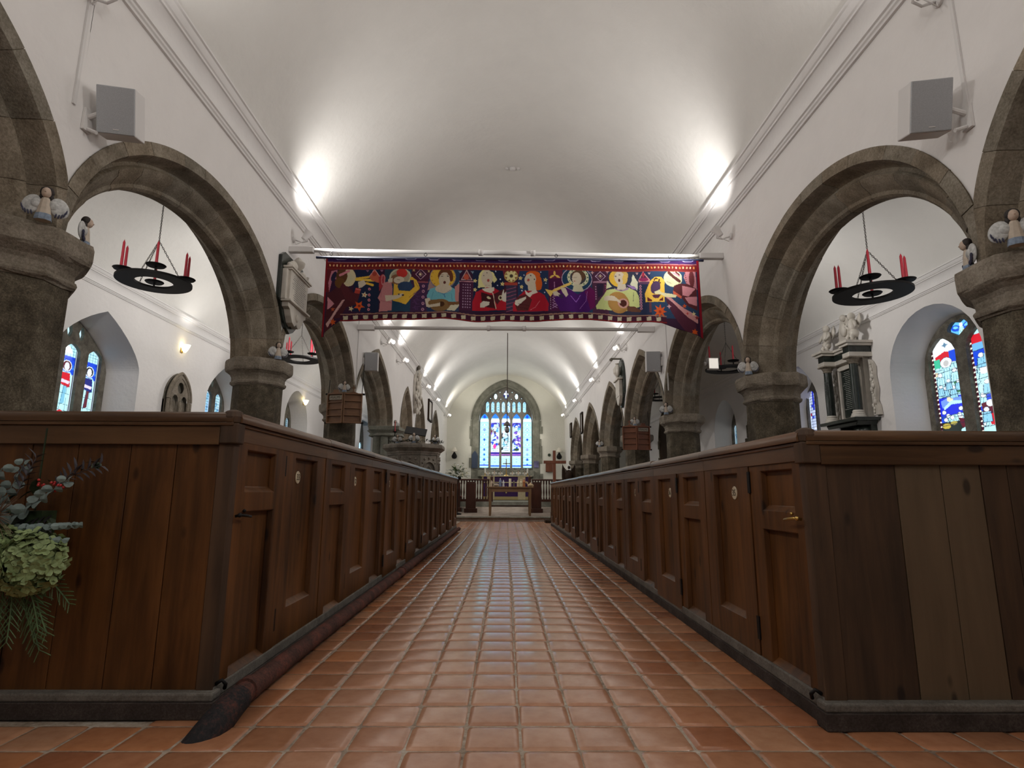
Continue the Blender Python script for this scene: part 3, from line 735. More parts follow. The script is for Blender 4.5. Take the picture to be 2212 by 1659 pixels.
for x, y in ((18, 74), (42, 132), (22, 140), (46, 170), (14, 206), (30, 66)):
    r2.poly([(x-7, y+6), (x+7, y+6), (x+9, y+30), (x-9, y+30)], (140, 205, 235)); r2.line([(x-7, y+6), (x-9, y+30), (x+9, y+30), (x+7, y+6)], 1.1, (25, 50, 85)); r2.ell(x, y, 5.6, 6.4, (25, 50, 85)); r2.ell(x, y, 4.6, 5.4, P['w']); r2.line([(x, y+8), (x-2, y+29)], .8, (70, 130, 165))
for y in (60, 96, 130, 168, 216, 246): r2.line([(4, y+1), (60, y-3)], 1.4, (18, 28, 60))
ang = Cv(60, 50, (100, 190, 250), 2); ang.ell(14, 22, 14, 9, (25, 80, 215), 20); ang.ell(46, 22, 14, 9, (25, 80, 215), -20); ang.ell(14, 20, 8, 4, (120, 210, 245), 20); ang.ell(46, 20, 8, 4, (120, 210, 245), -20)
ang.ell(30, 16, 5, 6, P['w']); ang.poly([(24, 22), (36, 22), (38, 46), (22, 46)], P['c']); ang.ell(36, 38, 3, 6, (235, 200, 120)); ang.line([(24, 24), (30, 44), (36, 24)], 1, (40, 90, 140))
la = .27
lt = [(8.27, la, 1.55, f_mix(8.27, la, 2.95, .24), r1), (7.53, la, 1.55, f_mix(7.53, la, 2.95, .24), r2),
      (7.9, .19, (lambda u: 3.22-.11*(1-abs((u-7.9)/.19))), (lambda u: 3.26+.05*(1-abs((u-7.9)/.19))+.05*abs(math.sin((u-7.9)/.19*PI))), ang)]
ai = .75
win = window('window_5', T, (c-ai, c+ai, const(1.45), head('e', c, ai, 2.66, .74)), lt, 1.45, .06, .43)
light(win, T, 8.27, la, 1.55, lt[0][3], r1, .49, box=(8.27+la, 8.27-la, 3.19, 1.72)); light(win, T, 7.53, la, 1.55, lt[1][3], r2, .49, box=(7.53+la, 7.53-la, 3.19, 1.72))
light(win, T, 7.9, .19, 3.11, lt[2][3], ang, .49, box=(8.09, 7.71, 3.36, 3.11))
# --- right aisle, second window (blue-white quarries, behind the monument) and the dim third
def quarry(seed):
    cv = Cv(40, 200, (190, 205, 240), 1.5); r = random.Random(seed)
    for i in range(26): 
        x, y = r.randrange(5)*8, r.randrange(20)*10; cv.rect(x, y, x+8, y+10, r.choice([(40, 60, 200), (230, 235, 250), (150, 40, 70), (120, 150, 230), (220, 225, 245)]))
    cv.rect(16, 0, 26, 70, (25, 45, 190))
    for x in range(0, 41, 8): cv.line([(x, 0), (x, 200)], 1.1, (25, 25, 45))
    for y in range(0, 200, 10): cv.line([(0, y), (40, y)], 1.1, (25, 25, 45))
    return cv
q1 = quarry(3)
tri_window('window_6', 'R', 11.65, .72, 2.7, .82, 'f', [q1, quarry(4), quarry(5), plainc], lx=.36, la=.155)
tri_window('window_7', 'R', 15.75, .8, 2.55, .87, 'g', [lat, crowd(9, 'tkck'), lat, plainc], 'glass_dim', lx=.4, la=.14, zt=2.7)
# --- east window ------------------------------------------------------
T = TE(YE); lights = []; ew = []
def grisaille(seed):
    cv = Cv(40, 240, (165, 235, 245), 1.2); r = random.Random(seed)
    cv.poly([(0, 22), (20, -4), (40, 22)], (40, 130, 230)); cv.ell(20, 14, 7, 8, (20, 60, 190)); cv.rect(0, 26, 40, 34, P['w'])
    for y in range(40, 240, 22):
        cv.star(20, y+10, 10, (90, 180, 220) if (y//22) % 2 else (60, 110, 190), 6); cv.ell(20, y+10, 4, 4, r.choice([(220, 245, 250), (30, 60, 170), (130, 130, 200)])); cv.line([(0, y), (40, y)], 1.2, (60, 130, 170))
        cv.line([(2, y), (12, y+11), (2, y+20)], 1, (70, 150, 180)); cv.line([(38, y), (28, y+11), (38, y+20)], 1, (70, 150, 180))
    cv.rect(0, 226, 40, 232, (60, 80, 200)); return cv
def subject(seed, cols, foot=(50, 30, 130)):
    cv = Cv(40, 240, (190, 225, 245), 1.2); r = random.Random(seed)
    cv.poly([(0, 22), (20, -4), (40, 22)], (40, 110, 225)); cv.rect(0, 26, 40, 38, P['w']); cv.poly([(0, 40), (40, 40), (40, 62), (30, 48), (10, 48), (0, 62)], (70, 50, 190))
    for i in range(26):
        x, y = r.uniform(0, 40), r.uniform(52, 165); cv.ell(x, y, r.uniform(3, 8), r.uniform(5, 14), PAL[r.choice(cols)], r.uniform(0, 90))
    for x, y in ((20, 60), (10, 96), (28, 90), (20, 128)): cv.ell(x, y, 6, 7, P['w'])
    for i in range(12): cv.ell(r.uniform(0, 40), r.uniform(60, 165), 2, 2.4, (250, 250, 255))
    cv.rect(0, 166, 40, 170, P['w']); cv.rect(0, 171, 40, 188, foot); cv.rect(0, 182, 40, 184, (190, 120, 210)); cv.rect(0, 190, 40, 240, (170, 230, 245))
    for y in range(196, 228, 7): cv.line([(0, y), (10, y+5), (20, y), (30, y+5), (40, y)], 1.3, (60, 120, 220))
    cv.rect(0, 228, 40, 236, (50, 90, 210)); cv.a[int(40*cv.k):int(166*cv.k)] *= .8
    for i in range(16): y = 42+i*8; cv.line([(r.uniform(0, 12), y), (r.uniform(14, 26), y+r.uniform(-6, 6)), (r.uniform(28, 40), y)], 1.5, (20, 22, 60))
    return cv
g1, g2 = grisaille(1), grisaille(2)
s1 = subject(21, 'bbpwlmc'); s1.ell(18, 146, 7, 10, (200, 50, 140)); s2 = subject(22, 'tcwktc', (40, 35, 60)); s2.ell(21, 66, 7, 9, (70, 50, 60)); s2.line([(26, 80), (32, 110), (24, 140)], 3, (40, 40, 50)); s3 = subject(23, 'pbpnwl'); s3.ell(20, 160, 12, 6, (30, 60, 45))
for i, cv in enumerate((g1, s1, s2, s3, g2)):
    cx = -1.016+.508*i; ew.append((cx, .2, 2.02, f_mix(cx, .2, 4.26, .32), cv))
for i in range(8):
    cx = (i-3.5)*.252; cv = lattice(30+i, (200, 235, 250) if i in (3, 4) else (165, 225, 245)); ew.append((cx, .075, (lambda cc: (lambda u: 4.66-.06*(1-abs((u-cc)/.075))))(cx), f_mix(cx, .075, 5.05, .12), cv))
for cx in (-.5, .5): ew.append((cx, .075, (lambda cc: (lambda u: 5.38-.13*math.sqrt(max(0, 1-((u-cc)/.075)**2))))(cx), f_ell(cx, .075, 5.42, .12), plainc))
dove = Cv(30, 40, (20, 20, 90), 2); dove.ell(15, 14, 3, 7, P['w']); dove.poly([(1, 8), (12, 14), (12, 20), (4, 18)], P['w']); dove.poly([(29, 8), (18, 14), (18, 20), (26, 18)], P['w']); dove.poly([(12, 20), (18, 20), (19, 32), (11, 32)], (190, 240, 245)); dove.ell(15, 5, 2.5, 3, P['w'])
ew.append((0, .13, (lambda u: 5.42-.18*(1-abs(u/.13))), (lambda u: 5.5+.22*(1-abs(u/.13))), dove))
for cx, z in ((-.28, 5.6), (.28, 5.6), (-.74, 5.3), (.74, 5.3), (-.26, 5.27), (.26, 5.27)): ew.append((cx, .032, (lambda cc, zz: (lambda u: zz-.035*math.sqrt(max(0, 1-((u-cc)/.032)**2))))(cx, z), f_ell(cx, .032, z, .035), plainc))
outer = (-1.27, 1.27, const(1.9), f_point(0, 1.27, 4.15, 1.66))
win = window('window_8', T, outer, [(c_, a_, lo if callable(lo) else lo, hi, cv) for c_, a_, lo, hi, cv in ew], 1.9, .2, .30, 'tracery_e')
for c_, a_, lo, hi, cv in ew:
    zlo = lo if not callable(lo) else min(lo(c_), lo(c_-a_))
    light(win, T, c_, a_, zlo, hi, cv, .46, 'glass_east', nx=14, box=None)
# stone surround with irregular quoins
mb = MB(); plate(mb, lambda u, v, d: T(u, v, d), -1.60, 1.60, const(1.5), f_point(0, 1.60, 4.15, 1.95), [(-1.27, 1.27, const(1.9), outer[3])], .3, step=.08, back=False)
rr = random.Random(4); z = 1.5
while z < 4.1:
    hgt = rr.uniform(.2, .36)
    for sx in (-1, 1):
        w_ = rr.choice([.0, .06, .1, .13])
        if w_: mb.box(sx*1.58, sx*(1.60+w_), YE-.03, YE+.05, z, z+hgt)
    z += hgt
# hood line mouldings over the arch
for aa, hh, rr_ in ((1.34, 1.70, .035), (1.62, 1.98, .03)):
    f = f_point(0, aa, 4.15, hh); mb.tube([(u, YE-.01, f(u)) for u in [aa*.999*math.sin(-PI/2+PI*k/40) for k in range(41)]], rr_, 6)
mb.build('surround', M['stone_gr'], win, smooth=30)
# brighter glazing far up for daylight on the reveals
for X_, y_, z_, sy_, sz_, pw in ((-6.44, 8.43, 2.3, 1.1, 1.5, 14), (-6.44, 12.4, 2.3, 1.1, 1.5, 16), (-6.44, 16.55, 2.3, 1.1, 1.5, 12), (-6.44, 25.1, 2.8, 2.0, 2.4, 60), (6.44, 7.9, 2.3, 1.1, 1.5, 14), (6.44, 11.65, 2.3, .9, 1.5, 12), (6.44, 15.75, 2.2, .9, 1.3, 16)):
    pass
# ================================================================== box pews
def recess(mb, T, a, b, z0, z1, dep=.03, bev=.02):
    """sunk panel with square sides and a sloping ledge at the foot"""
    o = [(a, z0), (b, z0), (b, z1), (a, z1)]; k = .004; zl = z0+bev*1.35
    m = [(a+k, z0+.004), (b-k, z0+.004), (b-k, z1-k), (a+k, z1-k)]; n = [(a+bev*.35, zl), (b-bev*.35, zl), (b-bev*.35, z1-bev*.35), (a+bev*.35, z1-bev*.35)]
    ds = (0, .004, dep*.92, dep); rings = (o, m, [(a+k*2, zl-.004), (b-k*2, zl-.004), (b-k*2, z1-k*2), (a+k*2, z1-k*2)], n)
    vs = [T(u, v, d) for q, d in zip(rings, ds) for u, v in q]
    fs = [(4*j+i, 4*j+(i+1) % 4, 4*j+4+(i+1) % 4, 4*j+4+i) for j in range(3) for i in range(4)]+[(12, 13, 14, 15)]
    mb.add(vs, fs)
def panelled(T, u0, u1, z0, z1, recs, thick=.042):
    mb = MB(); plate(mb, T, u0, u1, const(z0), const(z1), [(a, b, const(p), const(q)) for a, b, p, q in recs], thick, step=5, reveals=False)
    vs = [T(u, v, d) for d in (0, thick) for u, v in ((u0, z0), (u1, z0), (u1, z1), (u0, z1))]
    mb.add(vs, [(k, (k+1) % 4, 4+(k+1) % 4, 4+k) for k in range(4)])
    for a, b, p, q in recs: recess(mb, T, a, b, p, q)
    return mb
def text_obj(s, size, mat, parent, M4, ext=.0008, name='lettering', font_al='CENTER'):
    cu = bpy.data.curves.new('t', 'FONT'); cu.body = s; cu.size = size; cu.extrude = ext; cu.align_x = font_al; cu.align_y = 'CENTER'; cu.resolution_u = 2
    o = bpy.data.objects.new('t', cu); COL.objects.link(o); dg = bpy.context.evaluated_depsgraph_get(); dg.update()
    me = bpy.data.meshes.new_from_object(o.evaluated_get(dg)); bpy.data.objects.remove(o); bpy.data.curves.remove(cu)
    me.materials.clear(); me.materials.append(mat); r = bpy.data.objects.new(name, me); COL.objects.link(r)
    me.transform(M4); r.parent = parent; return r
M['disc'] = plain('enamel_disc', (.48, .40, .28), .4); M['ink'] = plain('dark_paint', (.05, .035, .02), .6)
M['plinth_dk'] = stone('dark_plinth', (.02, .015, .012), (.04, .03, .026), (.075, .06, .052), 8, bs=.2)
RIMR = [( -.034, -.045), (-.036, -.030), (-.030, -.010), (-.016, .000), (.012, .002), (.030, -.008), (.036, -.026), (.034, -.045)]
def pew(side, i, y0, y1, depthx, label, number=None, front=False, first=False):
    sx = -1 if side == 'L' else 1; xf = 1.20 if side == 'L' else 1.27; H = 1.245 if side == 'L' else 1.165
    root = empty('box_pew', (sx*xf, y0, 0), 0, label, 'pew', 'box pews on the %s of the aisle' % ('left' if side == 'L' else 'right'))
    def T(u, v, d): return (sx*d, u, v)
    Ly = y1-y0; ym = Ly*.465; r = random.Random(i*7+(side == 'L'))
    zt = H-.128; zb = .105; g = .004
    w = ym; rr1 = (w*.22, w*.78)
    jd = r.uniform(-.004, .006)
    z_lo = .13 if side == 'L' else .12
    f = panelled(lambda u, v, d: T(u, v, d+jd), g, ym-g, zb, zt, [(rr1[0], rr1[1], H-.35, H-.155), (rr1[0]-.01, rr1[1]+.015, zb+.004, H-.435)])
    f.build('fixed_panel', M['pine_v'], root)
    w = Ly-ym; jd2 = r.uniform(-.012, .004); zb2 = zb-.03+r.uniform(-.01, .015)
    Td = lambda u, v, d: T(u, v, d+jd2)
    d_ = panelled(Td, ym+g, Ly-g, zb2, zt+.002, [(ym+w*.22, ym+w*.77, .275 if side == 'L' else .25, H-.155)]).build('door', M['pine_v'], root)
    # hinges: narrow iron straps, and a round enamel number on the sunk panel
    for zz in (H-.21, .24):
        mb = MB(); mb.box(sx*(jd2-.003), sx*(jd2+.004), ym-.012, ym+.016, zz-.055, zz+.055); mb.build('hinge', M['black_metal'], d_)
    if number:
        yc = ym+w*.40; zc = H-.265; mb = MB()
        mb.lathe([(.037, 0), (.037, .003), (.034, .005)], (0, 0), 24, ax=Matrix.Translation((sx*(jd2+.0295), yc, zc)) @ Matrix.Rotation(-sx*PI/2, 4, 'Y'))
        n_ = mb.build('number_disc', M['disc'], d_, smooth=30)
        Mx = Matrix.Translation((sx*(jd2+.0235), yc, zc)) @ Matrix.Rotation(-sx*PI/2, 4, 'Z') @ Matrix.Rotation(PI/2, 4, 'X')
        text_obj(number, .052, M['ink'], n_, Mx)
    # top: frieze board, small moulding and rounded capping
    fr = MB(); fr.box(sx*-.004, sx*.03, 0, Ly, H-.128, H-.05); fr.box(sx*-.014, sx*.035, 0, Ly, H-.062, H-.048)
    fr.build('frieze', M['pine_y'], root, bevel=.003)
    cap = MB(); dz = r.uniform(-.003, .003); cap.sweep([(a, b) for a, b in RIMR], 0, Ly-.003, lambda a, b, y: (sx*(a+.006), y, H+b+dz)); cap.build('capping_rail', M['pine_y'], root, smooth=50)
    # sill under the doors and stone coloured plinth
    pl = MB(); pl.box(sx*-.012, sx*.05, 0, Ly, 0, .058); pl.build('plinth', M['plinth_dk'], root, bevel=.004); pl = MB(); pl.box(sx*-.008, sx*.05, 0, Ly, .058, zb+.003); pl.build('sill', M['slate'], root, bevel=.006)
    # partition towards the next pew, seat and floor boards inside
    if depthx > .3:
        bk = MB(); bk.box(sx*.036, sx*depthx, Ly-.04, Ly-.012, .05, H-.05); bk.build('partition', M['pine_x'], root)
        se = MB(); se.box(sx*.06, sx*(depthx-.02), Ly-.40, Ly-.032, .44, .47); se.build('seat', M['pine_x'], root)
        c2 = MB(); c2.box(sx*.02, sx*depthx, Ly-.05, Ly-.006, H-.05, H-.012); c2.build('partition_rail', M['pine_x'], root)
    if front:
        planks = MB(); palep = MB(); 
        if side == 'L': cuts = [.0, .065, .25, .45, .68, .88, 1.10, 1.32, 1.5]; pale = ()
        else: cuts = [.0, .085, .38, .575, .745, .86, 1.05, 1.3, 1.5]; pale = (2, 3)
        for k in range(1, len(cuts)-1):
            a, b = cuts[k]+.0018, cuts[k+1]-.0018; off = r.uniform(0, .004)
            if cuts[k] >= depthx: break
            (palep if k in pale else planks).box(sx*a, sx*min(b, depthx), off, .03, .085, H-.13)
        planks.build('planking', M['pine_ends'] if side == 'R' else M['pine_v'], root, bevel=.0025)
        if pale: palep.build('pale_planks', M['pine_pale'], root, bevel=.0025)
        po = MB(); po.box(sx*-.004, sx*cuts[1], -.004, .05, .075, H-.13); po.build('corner_post', M['pine_ends'], root, bevel=.004)
        fb = MB(); fb.box(sx*.06, sx*depthx, -.016, .03, H-.145, H-.062); fb.box(sx*.0, sx*depthx, -.026, .03, H-.062, H-.046); fb.build('front_frieze', M['pine_x'], root, bevel=.003)
        kb = MB(); kb.box(sx*-.022, sx*.058, -.022, .05, H-.14, H-.05); kb.lathe([(.04, H-.05), (.044, H-.02), (.036, H+.004), (.015, H+.012), (.001, H+.012)], (sx*.018, .012), 14); kb.build('corner_block', M['pine_ends'], root, bevel=.006)
        fc = MB(); fc.sweep([(a, b) for a, b in RIMR], .0, depthx, lambda a, b, x: (sx*x, a+.006, H+b)); fc.build('front_capping_rail', M['pine_x'], root, smooth=50)
        fp = MB(); fp.box(sx*-.03, sx*depthx, -.05, .03, 0, .065); fp.build('front_plinth', M['plinth_dk'], root, bevel=.004); fp = MB(); fp.box(sx*-.026, sx*depthx, -.044, .03, .065, .098); fp.build('front_sill', M['slate'], root, bevel=.008)
        la_ = MB(); la_.tube([(sx*-.008, .055, .79), (sx*-.03, .06, .795), (sx*-.034, .12, .79), (sx*-.03, .165, .785)], .006, 8); la_.ball((sx*-.03, .05, .795), .010); la_.ball((sx*-.02, .115, .812), .008); la_.build('latch', M['brass'] if side == 'R' else M['black_metal'], root, smooth=True)
        bl = MB(); bl.tube([(sx*-.006, .02, .115), (sx*-.03, .02, .13), (sx*-.04, .035, .11), (sx*-.03, .05, .09)], .008, 8); bl.build('floor_bolt', M['black_metal'], root, smooth=True)
    return root
posn = ['first', 'second', 'third', 'fourth', 'fifth', 'sixth', 'seventh', 'eighth', 'ninth', 'tenth', 'eleventh']
nL, nR = 9, 11
ysL = [2.575+1.333*i for i in range(nL+1)]; ysR = [2.46+1.27*i for i in range(nR+1)]
for i in range(nL):
    dx = 1.42 if i < 6 else .12
    lb = ('brown pine box pew on the left nearest the camera, behind the hanging flowers' if i == 0 else 'last brown box pew on the left, next to the chancel step' if i == nL-1 else
          'brown pine box pew on the left, %s from the near end' % posn[i])
    pew('L', i, ysL[i], ysL[i+1], dx, lb, {0: '33', 1: '32', 2: '31'}.get(i), front=(i == 0), first=(i == 0))
for i in range(nR):
    lb = ('brown pine box pew on the right nearest the camera, with two pale planks' if i == 0 else 'last brown box pew on the right, next to the chancel step' if i == nR-1 else
          'brown pine box pew on the right, %s from the near end' % posn[i])
    pew('R', i, ysR[i], ysR[i+1], 1.40, lb, {0: '35', 1: '36', 2: '37', 3: '38'}.get(i), front=(i == 0), first=(i == 0))
# heating pipe along the foot of the left pews
M['pipe'] = stone('chipped_red_pipe_paint', (.025, .015, .013), (.07, .032, .025), (.16, .05, .036), 6, bs=.2); M['tar'] = stone('tar_and_rust', (.008, .008, .01), (.02, .018, .019), (.10, .035, .025), 5, bs=.3)
mb = MB(); mb.tube([(-1.145, 2.35, -.045), (-1.115, 2.42, .0), (-1.10, 2.52, .045), (-1.097, 2.65, .062), (-1.097, 3.2, .066), (-1.09, 13.3, .072), (-1.06, 13.6, .072)], [.052, .055, .052, .045, .043, .043, .043], 18)
for y in (2.66, 6.4, 10.2, 13.0): mb.tube([(-1.097, y, .066), (-1.097, y+.05, .066)], .052, 18)
hp = mb.build('heating_pipe', M['pipe'], smooth=40); te_ = MB(); te_.tube([(-1.150, 2.335, -.05), (-1.120, 2.40, -.004), (-1.104, 2.47, .03), (-1.100, 2.54, .050), (-1.098, 2.60, .058)], [.055, .060, .060, .0575, .055], 18); te_.build('tarred_elbow', M['tar'], hp, smooth=40); tag(hp, 'chipped dark red heating pipe running along the foot of the left pews', 'pipe')

# ================================================================== iron tie bars and banner
def tie_bar(y, zl, zr, r, label):
    root = empty('tie_bar', (0, y+.07, (zl+zr)/2), 0, label, 'tie bar'); dz = (zl-zr)/2
    mb = MB(); mb.tube([(-2.55, 0, dz), (2.55, 0, -dz)], r, 10); mb.build('rod', M['white_paint'], root, smooth=True)
    for sx in (-1, 1):
        mb = MB(); z = -sx*dz; mb.box(sx*2.44, sx*2.752, -r*1.6, r*1.6, z-r*1.5, z+r*1.7); mb.build('bracket', M['white_paint'], root, bevel=.01)
    mb = MB(); mb.tube([(-.35, 0, dz*.2+.005), (.35, 0, -dz*.2+.005)], r*1.25, 10); mb.tube([(-.36, 0, .005), (-.30, 0, .005)], r*1.6, 10); mb.tube([(.30, 0, .005), (.36, 0, .005)], r*1.6, 10); mb.build('coupling', M['white_paint'], root, smooth=True)
    return root
tie_bar(6.85, 3.90, 3.86, .024, 'white iron tie bar across the nave directly above the banner')
tie_bar(10.3, 3.88, 3.88, .032, 'white iron tie bar across the nave behind and below the banner')

def banner():
    root = empty('tapestry_banner', (0, 6.85, 3.80), 0, 'long needlework banner of angel musicians hanging across the nave', 'banner')
    KX = .005816; Wd, Hd = 803, 190; cv = Cv(Wd, Hd, (60, 22, 45), 1.3)
    def K(b, s=7.9):
        def f(u, v): px = b+u/s; py = 550+v/s; return (px-705, py-555-.0087*(px-705))
        return f
    def PG(k, pts, c): cv.poly([k(*p) for p in pts], c)
    def EL(k, u, v, ru, rv, c, rot=0, ring=None): x, y = k(u, v); cv.ell(x, y, ru/7.9, rv/7.9, c, rot, None if ring is None else ring/7.9)
    def LN(k, pts, w, c): cv.line([k(*p) for p in pts], w/7.9, c)
    def ST(k, u, v, r, c, n=5, rot=-90, inner=.45, eye=None): x, y = k(u, v); cv.star(x, y, r/7.9, c, n, rot, inner, eye)
    A, B, C = K(700), K(960), K(1230)
    navy = (28, 36, 62); nav2 = (38, 52, 84); plum = (75, 40, 70); mar = (88, 28, 34); crm = (196, 184, 150); skin = (190, 178, 158); pink = (176, 118, 120); gold = (205, 165, 60); purp = (62, 30, 78); rust = (190, 80, 34)
    # grounds: towers of plum and maroon, skies of navy
    cv.rect(0, 0, Wd, Hd, (52, 30, 52))
    r = random.Random(8)
    for k, u0, u1, c in ((A, 540, 740, navy), (A, 740, 960, (30, 38, 60)), (A, 1040, 1180, (40, 60, 78)), (A, 1180, 1520, (36, 62, 84)), (A, 1500, 1770, (62, 40, 70)), (A, 1770, 2212, nav2)):
        PG(k, [(u0, 230), (u1, 230), (u1, 980), (u0, 980)], c)
    for k, u0, u1, c in ((B, 0, 260, (44, 60, 86)), (B, 480, 1010, navy), (B, 1240, 1760, nav2), (B, 1760, 2000, (72, 26, 60)), (B, 2000, 2212, (32, 56, 84))):
        PG(k, [(u0, 240), (u1, 240), (u1, 980), (u0, 980)], c)
    for k, u0, u1, c in ((C, 0, 370, (34, 58, 86)), (C, 370, 640, (70, 40, 62)), (C, 640, 1160, (46, 48, 66)), (C, 1160, 1360, (36, 44, 70)), (C, 1360, 2140, (40, 60, 88))):
        PG(k, [(u0, 260), (u1, 260), (u1, 1100), (u0, 1100)], c)
    # ------- left trumpet angel
    PG(A, [(60, 650), (140, 640), (340, 480), (470, 580), (600, 720), (600, 860), (430, 900), (330, 1080), (200, 1100), (130, 1400), (90, 1500), (90, 650)], (72, 34, 40))
    PG(A, [(100, 720), (220, 840), (110, 940)], (190, 130, 140)); PG(A, [(60, 245), (200, 245), (120, 640), (60, 640)], (90, 30, 38))
    PG(A, [(140, 280), (240, 260), (240, 420), (160, 420), (120, 640), (100, 480)], (176, 112, 126)); EL(A, 185, 370, 40, 90, (40, 36, 60), 20)
    EL(A, 440, 395, 120, 150, crm); EL(A, 430, 410, 70, 90, (188, 182, 150)); EL(A, 320, 370, 95, 130, (86, 56, 34)); EL(A, 290, 480, 80, 90, (96, 66, 36))
    LN(A, [(290, 350), (430, 280)], 42, (190, 120, 130)); LN(A, [(570, 410), (740, 390), (880, 350)], 34, gold); LN(A, [(570, 430), (880, 440)], 40, (214, 180, 70)); LN(A, [(740, 490), (850, 520)], 38, gold)
    PG(A, [(600, 470), (700, 440), (740, 500), (680, 560), (620, 580)], skin); PG(A, [(570, 570), (655, 590), (635, 680), (550, 660)], (160, 60, 50)); LN(A, [(570, 590), (650, 610)], 10, (200, 130, 130))
    PG(A, [(480, 650), (560, 660), (640, 680), (600, 860), (400, 760), (300, 560), (340, 480), (440, 570)], (80, 36, 42))
    PG(A, [(350, 780), (400, 770), (230, 1060), (130, 1240), (100, 1180)], (188, 150, 146)); LN(A, [(370, 800), (150, 1200)], 6, (120, 60, 80))
    ST(A, 720, 690, 50, crm, 5, -80, .5, rust); ST(A, 640, 880, 95, rust, 5, -60, .45, (120, 40, 30)); ST(A, 510, 930, 48, crm, 5, -70, .5, gold); ST(A, 200, 930, 42, (170, 80, 50)); ST(A, 215, 1150, 60, rust, 6, -80, .5)
    for v in (590, 690, 775, 860, 935): EL(A, 795, v, 20, 24, (190, 120, 130)); EL(A, 795, v, 9, 10, plum)
    PG(A, [(780, 370), (870, 245), (980, 400), (940, 480), (820, 440)], (176, 90, 66)); LN(A, [(780, 370), (870, 250), (980, 405)], 9, (200, 150, 160)); EL(A, 870, 330, 36, 40, (150, 60, 50))
    PG(A, [(720, 262), (780, 262), (750, 300)], (130, 90, 120)); PG(A, [(960, 262), (1020, 262), (990, 300)], (130, 90, 120))
    PG(A, [(940, 380), (1010, 330), (1060, 380), (1050, 500), (960, 620)], (150, 50, 56)); EL(A, 1020, 430, 36, 90, pink); EL(A, 1020, 430, 18, 70, (150, 50, 60))
    # ------- pink harp angel
    EL(A, 1310, 390, 190, 150, (178, 178, 150)); EL(A, 1310, 390, 160, 124, (150, 140, 118)); EL(A, 1250, 430, 110, 90, (120, 84, 60)); EL(A, 1335, 320, 95, 76, (178, 52, 46), 15); EL(A, 1290, 440, 90, 62, skin); LN(A, [(1260, 430), (1300, 440)], 8, (90, 80, 70))
    PG(A, [(1040, 480), (1160, 440), (1190, 600), (1190, 960), (970, 970), (980, 800), (940, 740), (990, 620)], pink); PG(A, [(1100, 420), (1180, 400), (1180, 470), (1110, 480)], skin)
    PG(A, [(1210, 500), (1280, 530), (1290, 620), (1480, 640), (1560, 560), (1540, 450), (1470, 440), (1490, 390), (1560, 390), (1650, 580), (1420, 862), (1200, 790)], gold); EL(A, 1400, 550, 130, 80, (44, 62, 90)); LN(A, [(1560, 470), (1640, 600), (1480, 740)], 8, (150, 110, 40))
    PG(A, [(1060, 690), (1260, 700), (1380, 670), (1340, 740), (1240, 770), (1080, 800)], skin); EL(A, 1300, 690, 18, 14, (60, 50, 60)); EL(A, 1370, 705, 18, 14, (60, 50, 60)); LN(A, [(1000, 640), (990, 780), (1180, 830)], 6, (140, 80, 90))
    # ------- tower with lozenge
    PG(A, [(1500, 230), (1900, 230), (1770, 480), (1600, 460), (1500, 380)], (70, 34, 52)); 
    for d, c in ((92, (188, 150, 170)), (78, (50, 26, 50)), (46, (150, 110, 120)), (34, (60, 30, 46))): PG(A, [(1655, 345-d*1.05), (1655+d, 345), (1655, 345+d*1.05), (1655-d, 345)], c)
    EL(A, 1650, 345, 20, 20, crm); ST(A, 1535, 275, 34, (176, 150, 100), 4, -45, .35); ST(A, 1790, 290, 34, (176, 150, 100), 4, -45, .35); LN(A, [(1610, 480), (1780, 480)], 24, (130, 70, 80))
    for v in (545, 635, 735, 840, 940): EL(A, 1705, v, 22, 26, (176, 130, 150)); EL(A, 1705, v, 10, 12, plum)
    for i in range(14): LN(A, [(1530+r.uniform(0, 130), 650+i*22), (1570+r.uniform(0, 90), 655+i*22)], 7, (92, 60, 104))
    # ------- blue singer with mandolin (crops A and B)
    PG(A, [(1770, 620), (1830, 380), (1980, 300), (1960, 560)], (150, 120, 116)); EL(B, -25, 395, 220, 210, (120, 110, 120)); EL(B, -25, 390, 210, 185, gold); 
    for i in range(16): EL(B, -25+190*math.cos(i*.4), 390+165*math.sin(i*.4), 9, 9, (150, 110, 40))
    EL(B, 20, 370, 125, 130, (96, 56, 36)); EL(B, 5, 440, 95, 130, skin); EL(B, 120, 400, 30, 70, (96, 56, 36)); EL(B, 5, 485, 20, 26, (90, 50, 44)); 
    for u in (-40, 60): EL(B, u, 378, 18, 8, (60, 56, 60)); LN(B, [(u-24, 352), (u+24, 352)], 7, (90, 60, 50))
    PG(B, [(-150, 560), (60, 530), (180, 600), (250, 480), (250, 830), (150, 830), (-280, 760), (-290, 700), (-230, 590)], (104, 164, 176)); PG(B, [(180, 560), (260, 500), (250, 820), (190, 800)], (176, 120, 116)); EL(B, -10, 590, 140, 80, skin)
    LN(B, [(-110, 640), (0, 690), (110, 620)], 8, (70, 110, 150)); LN(B, [(0, 690), (20, 740)], 10, (60, 90, 140)); LN(B, [(-180, 640), (-210, 760)], 6, (70, 120, 140)); LN(B, [(130, 680), (140, 800)], 6, (70, 120, 140))
    PG(B, [(-320, 760), (-240, 740), (-200, 820), (-30, 860), (-40, 920), (-290, 900)], skin); PG(B, [(80, 870), (330, 850), (410, 860), (380, 890), (260, 890), (180, 970), (60, 960)], (190, 184, 160))
    EL(B, -60, 870, 170, 105, (120, 92, 58)); EL(B, -150, 830, 110, 60, (120, 92, 58)); PG(B, [(60, 820), (380, 810), (380, 850), (80, 880)], (110, 76, 50)); EL(B, -35, 855, 48, 44, (70, 44, 30)); PG(B, [(-250, 860), (-60, 830), (-60, 890), (-240, 900)], skin)
